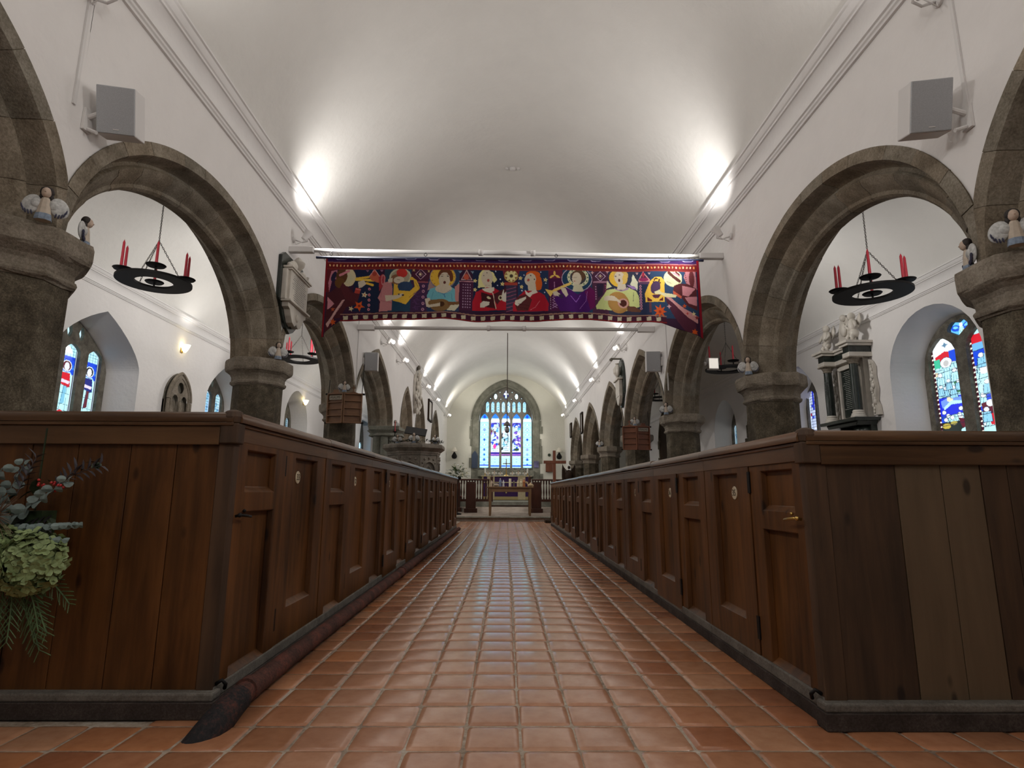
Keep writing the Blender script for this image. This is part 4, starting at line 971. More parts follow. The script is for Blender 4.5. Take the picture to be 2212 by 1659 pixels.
    for a_ in (-30, -10, 12): LN(B, [(350, 850), (395, 850+a_)], 10, skin)
    # ------- tower with gable
    PG(B, [(260, 470), (490, 470), (490, 960), (260, 960)], (66, 32, 56)); PG(B, [(280, 440), (375, 255), (475, 440)], (178, 150, 150)); PG(B, [(295, 430), (375, 280), (455, 430)], (110, 50, 60)); EL(B, 370, 390, 44, 50, (176, 80, 60)); LN(B, [(258, 465), (490, 465)], 14, (170, 120, 130))
    for i in range(4):
        for j in range(9): EL(B, 320+i*40, 520+j*48, 9, 11, (158, 130, 158))
    PG(B, [(235, 285), (300, 285), (265, 330)], (110, 130, 150)); PG(B, [(440, 285), (500, 285), (475, 330)], (110, 130, 150))
    # ------- blond singer in red
    EL(B, 740, 560, 250, 330, navy); EL(B, 700, 400, 120, 150, (204, 198, 140)); PG(B, [(580, 360), (660, 400), (690, 560), (570, 565)], (204, 198, 140)); PG(B, [(740, 270), (820, 300), (895, 430), (840, 490), (790, 400)], (204, 198, 140)); EL(B, 720, 400, 95, 140, skin); PG(B, [(690, 500), (800, 500), (800, 590), (690, 580)], skin)
    EL(B, 663, 356, 10, 9, (60, 50, 60)); EL(B, 720, 310, 10, 9, (60, 50, 60)); EL(B, 742, 440, 20, 26, (150, 70, 64)); LN(B, [(690, 520), (770, 530)], 5, (130, 110, 100))
    PG(B, [(640, 590), (720, 560), (840, 570), (960, 640), (1050, 800), (1050, 960), (480, 960), (480, 800), (540, 640)], (160, 30, 44)); PG(B, [(640, 580), (840, 555), (850, 610), (780, 660), (650, 610)], (200, 194, 180)); PG(B, [(760, 620), (800, 610), (815, 670)], (200, 194, 180))
    PG(B, [(620, 640), (820, 700), (870, 930), (640, 880)], (62, 26, 32)); PG(B, [(830, 680), (1050, 570), (1060, 640), (900, 860), (860, 800)], (72, 34, 40)); LN(B, [(820, 660), (880, 930)], 12, (200, 190, 170)); EL(B, 950, 745, 36, 44, crm); EL(B, 950, 745, 18, 24, (60, 40, 40)); EL(B, 755, 740, 36, 20, crm, 30)
    PG(B, [(610, 840), (660, 790), (770, 810), (760, 860), (680, 900), (610, 900)], (196, 190, 178)); PG(B, [(970, 700), (985, 640), (1000, 600), (1020, 680), (1060, 620), (1075, 700), (1040, 820), (980, 800)], (196, 190, 178))
    # ------- centre boss and column
    PG(B, [(980, 250), (1280, 250), (1240, 420), (1010, 420)], (110, 40, 50)); EL(B, 1130, 370, 112, 108, (180, 160, 90)); EL(B, 1130, 370, 100, 96, (120, 70, 50))
    for i in range(8): EL(B, 1130+62*math.cos(i*PI/4), 368+60*math.sin(i*PI/4), 38, 24, (204, 194, 140), i*45)
    EL(B, 1130, 370, 30, 30, (70, 60, 50)); PG(B, [(1020, 480), (1235, 480), (1235, 530), (1020, 530)], (150, 60, 50)); PG(B, [(1050, 530), (1220, 530), (1220, 960), (1050, 960)], (58, 50, 72))
    for j in range(7): LN(B, [(1055, 610+j*62), (1215, 560+j*62)], 12, (128, 72, 96))
    for u, v in ((520, 450), (980, 505), (520, 600), (1285, 405), (1305, 555), (1710, 440)): ST(B, u, v, 40, (204, 190, 130), 5, -80, .5, (170, 120, 60))
    for u, v in ((870, 285), (945, 425), (900, 530), (1350, 355), (1630, 305), (1260, 490), (1310, 620), (1695, 660), (1715, 500)): EL(B, u, v, 11, 11, (190, 196, 214))
    # ------- red haired singer
    EL(B, 1560, 470, 90, 150, (200, 92, 36), -15); EL(B, 1500, 350, 120, 70, (200, 92, 36)); EL(B, 1610, 520, 44, 90, (200, 92, 36)); EL(B, 1455, 430, 95, 110, skin, 20); PG(B, [(1410, 500), (1540, 480), (1560, 640), (1420, 640)], skin); EL(B, 1460, 360, 10, 12, (50, 50, 60)); EL(B, 1525, 425, 9, 10, (50, 50, 60)); EL(B, 1420, 440, 20, 26, (160, 80, 74), 30)
    PG(B, [(1360, 620), (1560, 620), (1690, 700), (1760, 850), (1750, 975), (1160, 975), (1160, 860), (1250, 720)], (158, 30, 46)); PG(B, [(1360, 600), (1420, 660), (1540, 600), (1580, 650), (1480, 690), (1440, 740), (1380, 680)], (204, 196, 184)); PG(B, [(1240, 720), (1380, 680), (1480, 770), (1420, 960), (1230, 960), (1200, 860)], (82, 38, 40))
    PG(B, [(1200, 790), (1380, 720), (1380, 760), (1240, 880), (1195, 850)], (196, 190, 176)); LN(B, [(1450, 950), (1540, 900), (1610, 800)], 8, (200, 110, 120)); LN(B, [(1250, 840), (1440, 880)], 8, (60, 26, 30)); LN(B, [(1250, 900), (1420, 930)], 8, (60, 26, 30))
    # ------- tower with trefoil
    PG(B, [(1760, 250), (2000, 250), (1990, 420), (1760, 420)], (100, 36, 60)); EL(B, 1865, 330, 18, 40, (214, 176, 90)); EL(B, 1820, 385, 46, 18, (214, 176, 90), -30); EL(B, 1912, 385, 46, 18, (214, 176, 90), 30)
    PG(B, [(1770, 430), (1990, 430), (1980, 960), (1770, 960)], (68, 24, 62))
    for i in range(5): LN(B, [(1830, 700+i*46), (1900, 740+i*46)], 7, (168, 130, 176)); LN(B, [(1900, 700+i*46), (1830, 740+i*46)], 7, (168, 130, 176))
    for j in range(6): EL(B, 1795, 780+j*36-20, 9, 9, (190, 170, 190)); EL(B, 1862, 490+j*20, 9, 9, (160, 110, 150))
    # ------- purple horn player (crop C)
    EL(C, 110, 430, 260, 210, (180, 160, 180)); EL(C, 110, 430, 250, 200, (32, 58, 84)); EL(C, 130, 400, 185, 160, (190, 190, 158)); EL(C, 130, 400, 135, 120, (60, 58, 66))
    for i in range(14): EL(C, 130+160*math.cos(i*.45), 400+140*math.sin(i*.45), 12, 12, (70, 100, 80))
    EL(C, 140, 370, 112, 100, (88, 62, 44)); EL(C, 110, 420, 80, 110, skin); PG(C, [(60, 520), (180, 520), (230, 640), (30, 640)], (180, 176, 150)); LN(C, [(50, 402), (100, 402)], 7, (90, 70, 60)); LN(C, [(60, 465), (90, 462)], 8, (150, 80, 70))
    PG(C, [(-120, 560), (20, 620), (120, 690), (240, 620), (340, 560), (400, 700), (400, 900), (300, 990), (-180, 980), (-280, 780)], (66, 22, 92)); PG(C, [(240, 640), (340, 560), (410, 640), (410, 900), (330, 960)], (92, 20, 74)); LN(C, [(0, 710), (90, 820), (170, 700)], 8, (150, 100, 190)); LN(C, [(280, 640), (260, 800), (150, 940)], 6, (150, 100, 170))
    PG(B, [(1700, 600), (1820, 630), (1860, 600), (2140, 480), (2150, 520), (1880, 640), (1830, 680), (1790, 740)], (208, 178, 96)); PG(B, [(1830, 650), (1900, 640), (1960, 700), (1930, 730), (1850, 710)], skin); PG(B, [(1960, 570), (2050, 590), (2090, 700), (2050, 740), (1990, 650)], skin); PG(B, [(1920, 700), (2000, 690), (2010, 760), (1950, 760)], (54, 40, 70))
    # ------- tower with lozenge
    for d, c in ((92, (190, 160, 190)), (78, (60, 32, 50)), (48, (150, 110, 130)), (36, (70, 34, 44))): PG(C, [(510, 380-d*.95), (510+d, 380), (510, 380+d*.95), (510-d, 380)], c)
    ST(C, 510, 375, 26, crm, 4); ST(C, 375, 315, 36, (190, 150, 150), 4, -90, .35); ST(C, 632, 300, 36, (190, 150, 150), 4, -90, .35); LN(C, [(400, 480), (640, 480)], 30, (150, 110, 130)); PG(C, [(440, 510), (560, 510), (540, 700), (460, 760)], (44, 34, 56))
    for j in range(6): EL(C, 425, 560+j*42, 10, 14, (160, 120, 150)); EL(C, 590, 540+j*36, 10, 12, (140, 60, 90))
    # ------- lute player in green
    PG(C, [(600, 600), (620, 450), (700, 560)], (196, 196, 160)); PG(C, [(1000, 500), (1070, 340), (1150, 470), (1140, 620)], (196, 196, 170)); EL(C, 880, 410, 170, 160, (48, 52, 70)); EL(C, 810, 410, 150, 145, (206, 166, 60)); EL(C, 860, 360, 130, 100, (184, 156, 86)); EL(C, 835, 400, 88, 110, skin); EL(C, 930, 420, 44, 80, (196, 164, 84))
    EL(C, 832, 445, 18, 26, (80, 40, 40)); EL(C, 770, 375, 18, 9, (90, 80, 90)); EL(C, 838, 350, 18, 9, (90, 80, 90)); PG(C, [(810, 510), (930, 500), (960, 600), (790, 610)], skin)
    PG(C, [(610, 620), (760, 590), (860, 640), (1000, 570), (1120, 630), (1160, 720), (1165, 900), (900, 980), (620, 960), (430, 940), (420, 890), (560, 700)], (178, 186, 122)); PG(C, [(740, 580), (860, 620), (980, 560), (990, 600), (860, 640), (760, 610)], (150, 128, 150)); PG(C, [(960, 520), (1080, 540), (1140, 600), (1050, 590)], (140, 112, 160)); LN(C, [(1070, 650), (1060, 800)], 8, (90, 90, 80))
    EL(C, 810, 830, 185, 175, (150, 112, 60), 20); EL(C, 800, 800, 170, 160, (158, 120, 66)); PG(C, [(960, 880), (1080, 890), (1190, 960), (1170, 990), (960, 970)], (92, 60, 46)); EL(C, 890, 835, 90, 84, (186, 140, 130)); EL(C, 890, 835, 62, 56, (70, 34, 28)); PG(C, [(560, 740), (640, 710), (740, 720), (850, 800), (850, 840), (780, 800), (640, 800), (560, 800)], skin)
    # ------- tower with arch head
    PG(C, [(1160, 440), (1240, 285), (1350, 430), (1350, 480), (1170, 480)], (188, 130, 130)); PG(C, [(1180, 430), (1240, 310), (1330, 430)], (70, 40, 60)); EL(C, 1245, 345, 24, 44, (150, 40, 60)); EL(C, 1250, 430, 80, 34, (126, 40, 80)); PG(C, [(1175, 470), (1340, 470), (1340, 510), (1175, 510)], (84, 56, 84)); LN(C, [(1340, 700), (1340, 980)], 40, (92, 58, 66))
    for j in range(9): EL(C, 1190, 545+j*48, 20, 22, (168, 120, 140)); EL(C, 1190, 545+j*48, 9, 10, (70, 30, 60))
    for u in (1140, 1345): PG(C, [(u-24, 310), (u+24, 310), (u, 345)], (190, 160, 160)); PG(C, [(u-10, 316), (u+10, 316), (u, 332)], (90, 40, 60))
    # ------- right angel with harp, flying
    PG(C, [(1270, 820), (1260, 680), (1310, 560), (1360, 450), (1440, 390), (1540, 385), (1600, 450), (1590, 820)], (212, 172, 70)); EL(C, 1440, 570, 80, 115, (70, 50, 80), 20); PG(C, [(1370, 700), (1530, 690), (1480, 760), (1400, 750)], (76, 40, 60)); PG(C, [(1300, 735), (1370, 790), (1370, 810), (1300, 810)], (90, 34, 38)); PG(C, [(1560, 730), (1560, 800), (1480, 800)], (90, 34, 38))
    for i in range(8): EL(C, 1410+i*16-(i > 5)*20+(i > 4)*20, 470-60*math.sin(i*.5), 14, 14, (60, 34, 34))
    EL(C, 1745, 415, 155, 145, (196, 196, 158)); EL(C, 1700, 440, 70, 80, (188, 184, 150)); LN(C, [(1680, 320), (1760, 390), (1850, 460)], 52, (80, 44, 40)); LN(C, [(1760, 320), (1850, 370)], 36, (196, 130, 140)); LN(C, [(1800, 305), (1850, 350)], 26, (80, 44, 40)); LN(C, [(1640, 470), (1710, 500)], 6, (110, 110, 90))
    PG(C, [(1960, 290), (2130, 290), (2140, 620), (1990, 560), (1930, 400)], (170, 112, 120)); EL(C, 2060, 430, 46, 150, (90, 40, 44)); 
    for j in range(7): EL(C, 1955+j*4, 330+j*36, 8, 10, (90, 40, 44))
    PG(C, [(1760, 540), (1860, 500), (2000, 520), (2130, 600), (2130, 980), (1980, 900), (1880, 740), (1740, 640)], (80, 36, 40)); PG(C, [(1900, 540), (2120, 600), (1990, 730), (1890, 700)], (184, 122, 130)); PG(C, [(1930, 740), (2130, 740), (2120, 900), (1990, 850)], (186, 124, 132)); PG(C, [(1740, 620), (1880, 720), (1870, 760), (1740, 680)], (176, 84, 60))
    PG(C, [(1420, 650), (1500, 610), (1540, 660), (1700, 680), (1800, 700), (1780, 740), (1620, 740), (1520, 690), (1430, 680)], (196, 190, 150))
    PG(C, [(1590, 740), (1760, 860), (2080, 1180), (2130, 1500), (1900, 1300), (1700, 1000)], (76, 36, 52)); PG(C, [(1600, 730), (1700, 750), (1900, 920), (2130, 1080), (2120, 1200), (1980, 1100), (1760, 860)], (184, 130, 130)); ST(C, 2060, 1030, 40, (206, 190, 140)); ST(C, 1960, 1020, 26, (170, 60, 60), 4); ST(C, 1920, 890, 40, rust, 5); ST(C, 2060, 1340, 60, rust, 6, -80, .5); ST(C, 1660, 895, 40, (180, 140, 150), 4); ST(C, 1500, 975, 120, rust, 8, -85, .45, (150, 50, 30)); ST(C, 2110, 1100, 40, (120, 40, 40), 5)
    # ------- borders
    def yb(x): return 121+2.2*math.sin(x/52+.5)+1.3*math.sin(x/23)         # ribbon above the chequer
    xs = np.arange(0, Wd, 2.0)
    top = [(x, 25.2+.9*math.sin(x/30)) for x in xs]
    cv.poly([(0, -2)]+[(x, 10) for x in xs]+[(Wd, -2)], (48, 26, 70)); cv.line([(0, -1), (Wd, -1)], 2.5, (28, 22, 60))
    cv.poly([(0, 10), (Wd, 10)]+[(x, y) for x, y in top[::-1]], (104, 32, 32)); cv.line([(x, 10.5+.8*math.sin(x/30)) for x in xs], 2.0, (132, 84, 90)); cv.line(top, 2.2, (120, 46, 42))
    for i, x in enumerate(np.arange(9, Wd-5, 7.6)): cv.ell(x, 17.5+.7*math.sin(x/30), 1.5, 2.5, [(216, 176, 120), (206, 150, 110), (226, 200, 150), (200, 130, 70)][i % 4], r.uniform(-30, 40))
    for i, x in enumerate(np.arange(20, Wd-20, 49.8)): cv.poly([(x, -3), (x+26, -3), (x+24, 3.6), (x+20, 5.4), (x+5, 5.4), (x+1, 3.6)], (170, 160, 200)); cv.poly([(x+1.2, -4), (x+24.8, -4), (x+23, 3), (x+20, 4.4), (x+6, 4.4), (x+2.2, 3)], (36, 40, 84))
    m = (cv.Y > 121) & (cv.X > 40) & (cv.X < 715)
    base = [(x, yb(x)) for x in xs if 36 < x < 730]
    cv.poly(base+[(730, 190), (36, 190)], (62, 26, 44)); cv.line(base, 2.4, (140, 106, 92))
    ch = 0; x = 44
    while x < 722:
        yy = yb(x+4)+2.6; cv.poly([(x, yy+1), (x+10, yy), (x+9.6, yy+8), (x+.6, yy+9)], (172, 164, 140)); x += 20.7; ch += 1
    cv.line([(x, yb(x)+13.2) for x in xs if 36 < x < 730], 2.4, (122, 34, 34))
    cv.rect(0, 0, 4, Hd, (120, 26, 34)); cv.rect(Wd-5, 0, Wd, Hd, (126, 22, 36))
    ST(C, 1500, 985, 100, rust, 8, -85, .45, (150, 50, 30))
    cv.noise(.07, 5)
    # geometry: gently waved cloth; bottom edge with the two long pointed tails
    def bot(x):
        e = yb(x)+14.5
        if x < 36: t = x/36; return 171-(171-e)*t**.75 if x > 5 else 172-1*x*.1
        if x > Wd-85: t = (Wd-x)/85; return 172-(172-e)*min(1, t)**.8
        return e
    nx, ny = 1005, 200; P = np.zeros((ny, nx, 3)); UX = np.zeros((ny, nx)); UY = np.zeros((ny, nx))
    for i in range(nx):
        x = Wd*i/(nx-1); b = bot(x); ys = np.linspace(0, b, ny); UX[:, i] = np.clip(x, .5, Wd-.6); UY[:, i] = ys
        P[:, i, 0] = -2.26+x*KX; t = ys/180
        P[:, i, 1] = .012*np.sin(x/17.0+ys/90)*np.clip(t*2, 0, 1)+.01*np.sin(x/47.0)+.004*np.sin(x/7.0)*t
        P[:, i, 2] = -.018-ys*.006
    for _ in (0,): pass
    C_ = cv.sample(UX, UY)
    m = attrmat('needlework', .9, bmp=.4, spec=.1); cl = col_mesh('cloth', P, C_, m, root)
    md = cl.modifiers.new('thickness', 'SOLIDIFY'); md.thickness = .006; md.offset = 1
    mb = MB(); mb.tube([(-2.385, .004, -.022), (2.475, .004, -.022)], .017, 12); mb.build('hanging_rod', plain('navy_rod', (.02, .025, .07), .5), root, smooth=True)
    for x in (-1.02, .62, 2.05, -2.2): 
        mb = MB(); mb.tube([(x+.018*math.cos(a), 0, .022+.018*math.sin(a)) for a in [k*PI/6 for k in range(12)]], .0035, 6, closed=True); mb.tube([(x, 0, .04), (x, .03, .065)], .003, 6); mb.build('hook', M['black_metal'], root, smooth=True)
    return root
banner()

# ================================================================== wooden angels
M['hair'] = plain('dark_hair_paint', (.02, .014, .012), .7); M['angel_skin'] = plain('angel_face', (.5, .38, .3), .6, noise=.15, nscale=60)
M['angel_robe'] = plain('cream_robe', (.50, .42, .34), .7, noise=.1, nscale=40); M['robe_blue'] = plain('blue_hem', (.20, .25, .33), .7, noise=.3, nscale=60)
M['wing'] = plain('white_wing_paint', (.48, .48, .47), .7, noise=.25, nscale=70); M['feather'] = plain('dark_feather_tips', (.05, .05, .09), .8)
def angel(h=.19, label='', loc=(0,0,0), rz=0, group='wooden angels on the pillar capitals', detail=True):
    root = empty('angel_figure', loc, rz, label, 'angel ornament', group); k = h/.19
    mb = MB(); mb.lathe([(.036*k, 0), (.036*k, .008*k), (.034*k, .03*k), (.022*k, .11*k), (.016*k, .125*k)], (0, 0), 8, sq=.75, phase=.5); mb.build('robe', M['angel_robe'], root, bevel=.002*k)
    mb = MB(); mb.lathe([(.0375*k, .001), (.0378*k, .010*k), (.0345*k, .035*k), (.030*k, .036*k)], (0, 0), 8, sq=.76, phase=.5); mb.build('blue_hem', M['robe_blue'], root)
    mb = MB(); mb.ball((0, -.006*k, .152*k), .0255*k, 14, 10, sc=(.85, .9, 1.12)); mb.ball((0, -.030*k, .150*k), .004*k, 6, 4); mb.build('head', M['angel_skin'], root, smooth=True)
    mb = MB(); mb.ball((0, .006*k, .160*k), .0285*k, 14, 10, sc=(1.08, .9, 1.05)); mb.ball((-.018*k, .008*k, .134*k), .013*k, 8, 6, sc=(1, 1, 1.5)); mb.ball((.018*k, .008*k, .134*k), .013*k, 8, 6, sc=(1, 1, 1.5)); mb.build('hair', M['hair'], root, smooth=True)
    for s in (-1, 1):
        mb = MB(); Mx = Matrix.Rotation(s*math.radians(-16), 3, 'Y') @ Matrix.Rotation(s*math.radians(12), 3, 'Z')
        mb.ball((s*.058*k, .010*k, .084*k), .05*k, 16, 10, sc=(.84, .26, 1.12), M=Mx); mb.ball((s*.036*k, .002*k, .09*k), .026*k, 10, 8, sc=(1, .6, 1.1))
        wg = mb.build('wing', M['wing'], root, smooth=True)
        mb = MB()
        for q in range(5):
            a = math.radians(-58-q*20 if False else 200+q*22); x = .060*k-.034*k*math.cos(a); z = .078*k+.044*k*math.sin(a)
            mb.ball((s*x, -.003*k, z), .008*k, 8, 6, sc=(.45, .9, 1.7), M=Matrix.Rotation(s*(math.radians(14)), 3, 'Y'))
        mb.build('feathers', M['feather'], wg, smooth=True)
    return root
A0 = angel(.19, 'wooden angel with grey wings on the big near left capital, facing the nave', (-2.665, 3.12, ZL), math.radians(28)); A0.scale = (1.12, 1.12, 1.12)
def put(loc, rz, label, s=1.12):
    a = copy_tree(A0); a.location = loc; a.rotation_euler = (0, 0, rz); a['label'] = label; a.scale = (s, s, s); return a
put((-2.70, 3.50, ZL), math.radians(118), 'wooden angel seen from the side at the right end of the big left capital')
put((-2.685, 6.66, ZL), math.radians(30), 'small wooden angel on the left capital below the white memorial tablet')
put((-2.785, 9.84, 2.58), math.radians(30), 'white angel perched above the open left hymn board', 1.05)
put((2.715, 2.86, ZR), math.radians(-28), 'wooden angel on the big near right capital, at the edge of the photo')
put((2.76, 3.24, ZR), math.radians(-118), 'dark haired wooden angel seen from behind at the left end of the near right capital')
put((2.715, 6.32, ZR), math.radians(-20), 'small wooden angel on the right capital beneath the large arch with the chandelier')
put((2.715, 9.70, ZR), math.radians(-20), 'small wooden angel on the right capital below the banner tail')
put((2.83, 12.62, 2.345), math.radians(-10), 'white angel perched on top of the right hymn board', 1.05)
put((2.715, 16.75, ZR), math.radians(-10), 'tiny angel on the pale right capital beyond the hymn board')
put((-2.72, 14.2, 2.42), math.radians(15), 'tiny angel on a ledge behind the pulpit, below the narrow pointed arch')

# ================================================================== ring chandeliers and their candles
def chandelier(label):
    root = empty('ring_chandelier', (0, 0, 0), 0, label, 'chandelier', 'black iron ring chandeliers')
    mb = MB(); mb.lathe([(.22, -.014), (.435, -.014), (.435, .014), (.22, .014), (.22, -.014)], (0, 0), 64, cap=False); mb.build('ring', M['black_metal'], root, smooth=35)
    for q in range(4):
        a = q*PI/2+.35; x, y = .35*math.cos(a), .35*math.sin(a); mb = MB(); zz = .03
        mb.lathe([(.012, .012), (.012, .06+zz), (.10, .062+zz), (.115, .078+zz), (.112, .082+zz), (.1, .07+zz), (.02, .068+zz)], (x, y), 28); mb.build('drip_pan', M['black_metal'], root, smooth=40)
    for q in range(3):
        a = q*2*PI/3+.9; p = Vector((.33*math.cos(a), .33*math.sin(a), .014)); t = Vector((0, 0, .56)); mb = MB(); n = 22
        for i in range(n):
            u = p.lerp(t, (i+.5)/n); d = (t-p).normalized(); s_ = d.cross(Vector((0, 0, 1))).normalized() if i % 2 else d.cross(d.cross(Vector((0, 0, 1)))).normalized()
            mb.tube([u+d*.018*math.cos(b)+s_*.008*math.sin(b) for b in [k*PI/4 for k in range(8)]], .0036, 4, closed=True)
        mb.build('chain', M['chain'], root)
    mb = MB(); n = 56
    for i in range(n):
        u = Vector((0, 0, .56+i*.0235)); s_ = Vector((1, 0, 0)) if i % 2 else Vector((0, 1, 0)); d = Vector((0, 0, 1))
        mb.tube([u+d*.0165*math.cos(b)+s_*.008*math.sin(b) for b in [k*PI/4 for k in range(8)]], .0036, 4, closed=True)
    mb.build('hanging_chain', M['chain'], root); return root
M['chain'] = plain('dull_chain', (.12, .11, .10), .5, .5)
def candle_mesh():
    mb = MB(); mb.lathe([(.013, 0), (.0125, .02), (.0105, .29), (.004, .315), (.001, .32)], (0, 0), 10); mb.tube([(0, 0, .315), (.001, 0, .33)], .0015, 4); return mb
c0 = None
CH = [((-4.55, 7.15, 3.55), 1.78, 'black iron ring chandelier with red candles hanging in the nearest left arch', 'nearest left chandelier', 1.0),
      ((4.50, 6.75, 3.32), .63, 'black iron ring chandelier with six red candles in the large right arch', 'nearest right chandelier', 1.0),
      ((-4.55, 12.5, 3.75), .8, 'black ring chandelier half hidden behind the left pillar with the tablet', 'second left chandelier', 1.0),
      ((4.55, 11.6, 3.40), 1.2, 'black ring chandelier against the dim aisle behind the banner tail', 'second right chandelier', 1.0),
      ((4.55, 16.8, 3.62), .5, 'far black ring chandelier seen above the right hymn board', 'farthest right chandelier', 1.0)]
ch0 = None
for loc, rz, lb, short, s in CH:
    if ch0 is None: ch0 = chandelier(lb); c = ch0
    else: c = copy_tree(ch0); c['label'] = lb
    c.location = loc; c.rotation_euler = (0, 0, rz)
    for q in range(4):
        a = q*PI/2+.35+rz; R = .35; zz = .10
        for j in range(1 if q in (0, 2) else 2):
            b = a+1.2; o = (.0 if q in (0, 2) else (.05 if j else -.05))
            if c0 is None: c0 = candle_mesh().build('red_candle', M['red_candle'], smooth=40); k = c0
            else: k = c0.copy(); COL.objects.link(k)
            k.location = (loc[0]+R*math.cos(a)+o*math.cos(b), loc[1]+R*math.sin(a)+o*math.sin(b), loc[2]+zz); k.scale = (1.4, 1.4, random.uniform(1.0, 1.22))
            tag(k, 'tall red taper candle standing on the %s' % short, 'candle', 'red candles on the %s' % short)
# ================================================================== loudspeakers, conduits, light fittings
def speaker(loc, face, w_, h_, label, sx, plate_dz):
    """box loudspeaker aimed towards face, on a wall bracket"""
    root = empty('loudspeaker', loc, 0, label, 'loudspeaker'); d = (Vector(face)-Vector(loc)).normalized()
    R = d.to_track_quat('Y', 'Z').to_matrix().to_4x4()
    mb = MB(); mb.obox(R @ Matrix.Translation((0, -.07, 0)), w_, .15, h_); mb.build('cabinet', M['white_paint'], root, bevel=.008)
    mb = MB(); mb.obox(R @ Matrix.Translation((0, .006, 0)), w_*.96, .012, h_*.97); g_ = mb.build('grille', M['grey_grille'], root, bevel=.005)
    mb = MB(); mb.obox(R @ Matrix.Translation((-w_*.02, .0135, -h_*.40)), .035, .002, .006); mb.build('badge', M['white_paint'], g_)
    wx = sx*(W-.012)-loc[0]; mb = MB(); mb.box(wx-.01, wx+.01, -.035, .035, plate_dz-.13, plate_dz+.02); mb.tube([(wx, 0, plate_dz-.03), (wx*.55, 0, -.02), tuple(-d*.12)], .016, 8)
    mb.tube([(wx, 0, plate_dz-.11), (wx*.6, .0, plate_dz-.14)], .012, 8); mb.build('bracket', M['white_paint'], root)
    return root
speaker((-2.56, 3.42, 3.34), (-1.0, -4, 1.2), .235, .31, 'grey fronted loudspeaker on the left wall between the two nearest arches', -1, -.02)
speaker((2.53, 3.07, 3.18), (1.2, -4, 1.0), .235, .31, 'grey fronted loudspeaker on the right wall between the two nearest arches', 1, -.02)
speaker((-2.60, 10.9, 3.36), (-1.6, 0, 2.2), .25, .36, 'small far loudspeaker on the left wall under the second tie bar', -1, .05)
speaker((2.60, 9.95, 3.18), (1.6, 0, 2.0), .25, .36, 'small far loudspeaker on the right wall under the second tie bar', 1, .05)
for x, y, z0, z1, dy, lb in ((-W, 3.30, 3.3, 4.34, 0, 'thin white cable conduit above the near left loudspeaker'), (W, 3.06, 3.18, 4.27, 0, 'thin white cable conduit above the near right loudspeaker'),
                         (-W, 10.42, 2.6, 4.3, 0, 'thin white cable conduit running down beside the far left loudspeaker'), (W, 9.6, 2.6, 4.2, 0, 'thin white cable conduit running down beside the far right loudspeaker')):
    mb = MB(); s_ = 1 if x < 0 else -1; mb.box(x+s_*.001, x+s_*.014, y-.012, y+.012, z0, z1); tag(mb.build('cable_conduit', M['white_paint']), lb, 'cable conduit')
M['lens'] = emis('lamp_lens', (1, .96, .88), 6.0)
def fitting(p, sx, label, lit=True):
    root = empty('wall_spotlight', p, 0, label, 'light fitting', 'white spotlights under the nave cornices')
    wx = -sx*(abs(p[0]+sx*0) - 0); wx = (-W if sx > 0 else W)-p[0]
    mb = MB(); mb.lathe([(.04, 0), (.04, .02), (.02, .03)], (0, 0), 16, ax=Matrix.Translation((wx, .05, -.05)) @ Matrix.Rotation(sx*PI/2, 4, 'Y')); mb.build('wall_plate', M['white_paint'], root, smooth=35)
    mb = MB(); mb.tube([(wx+sx*.01, .05, -.05), (wx*.4, .05, -.09), (0, .02, -.09), (0, 0, -.05)], .009, 8); mb.tube([(wx*.9, .05, -.05), (wx*.7, .0, -.14), (wx*.3, -.02, -.12), (0, 0, -.06)], .0045, 6); mb.build('arm', M['white_paint'], root, smooth=True)
    ax = Matrix.Rotation(sx*math.radians(30), 4, 'Y') @ Matrix.Rotation(math.radians(-8), 4, 'X')
    mb = MB(); mb.lathe([(.018, -.09), (.034, -.085), (.04, -.03), (.056, .02), (.058, .035), (.050, .036), (.046, .022)], (0, 0), 18, ax=ax, cap=False); mb.lathe([(.018, -.092), (.018, -.088)], (0, 0), 18, ax=ax); mb.build('housing', M['white_paint'], root, smooth=40)
    mb = MB(); mb.lathe([(.045, .020), (.045, .024)], (0, 0), 18, ax=ax); mb.build('lens', M['lens'], root)
    if not (p[1] < 10):
        mb = MB(); mb.ball((sx*.09, -.06, -.06), .042, 12, 8); mb.build('lower_lamp', M['lens'], root, smooth=True)
    return root
near = {6.95: 'white spotlight on the left wall just above the banner end', 3.25: 'white spotlight at the top left corner of the photo', 6.55: 'white spotlight on the right wall just above the banner end', 3.1: 'white spotlight at the top right corner of the photo'}
nf = ['first', 'second', 'third', 'fourth', 'fifth']
for lst, sx, sd in ((NAVE_L, 1, 'left'), (NAVE_R, -1, 'right')):
    k = 0
    for p in lst:
        if p[1] in near: lb = near[p[1]]
        else: lb = 'small lit spotlight under the %s cornice beyond the second tie bar, %s of the row' % (sd, nf[k]); k += 1
        fitting((p[0], p[1], p[2]-.02), sx, lb)
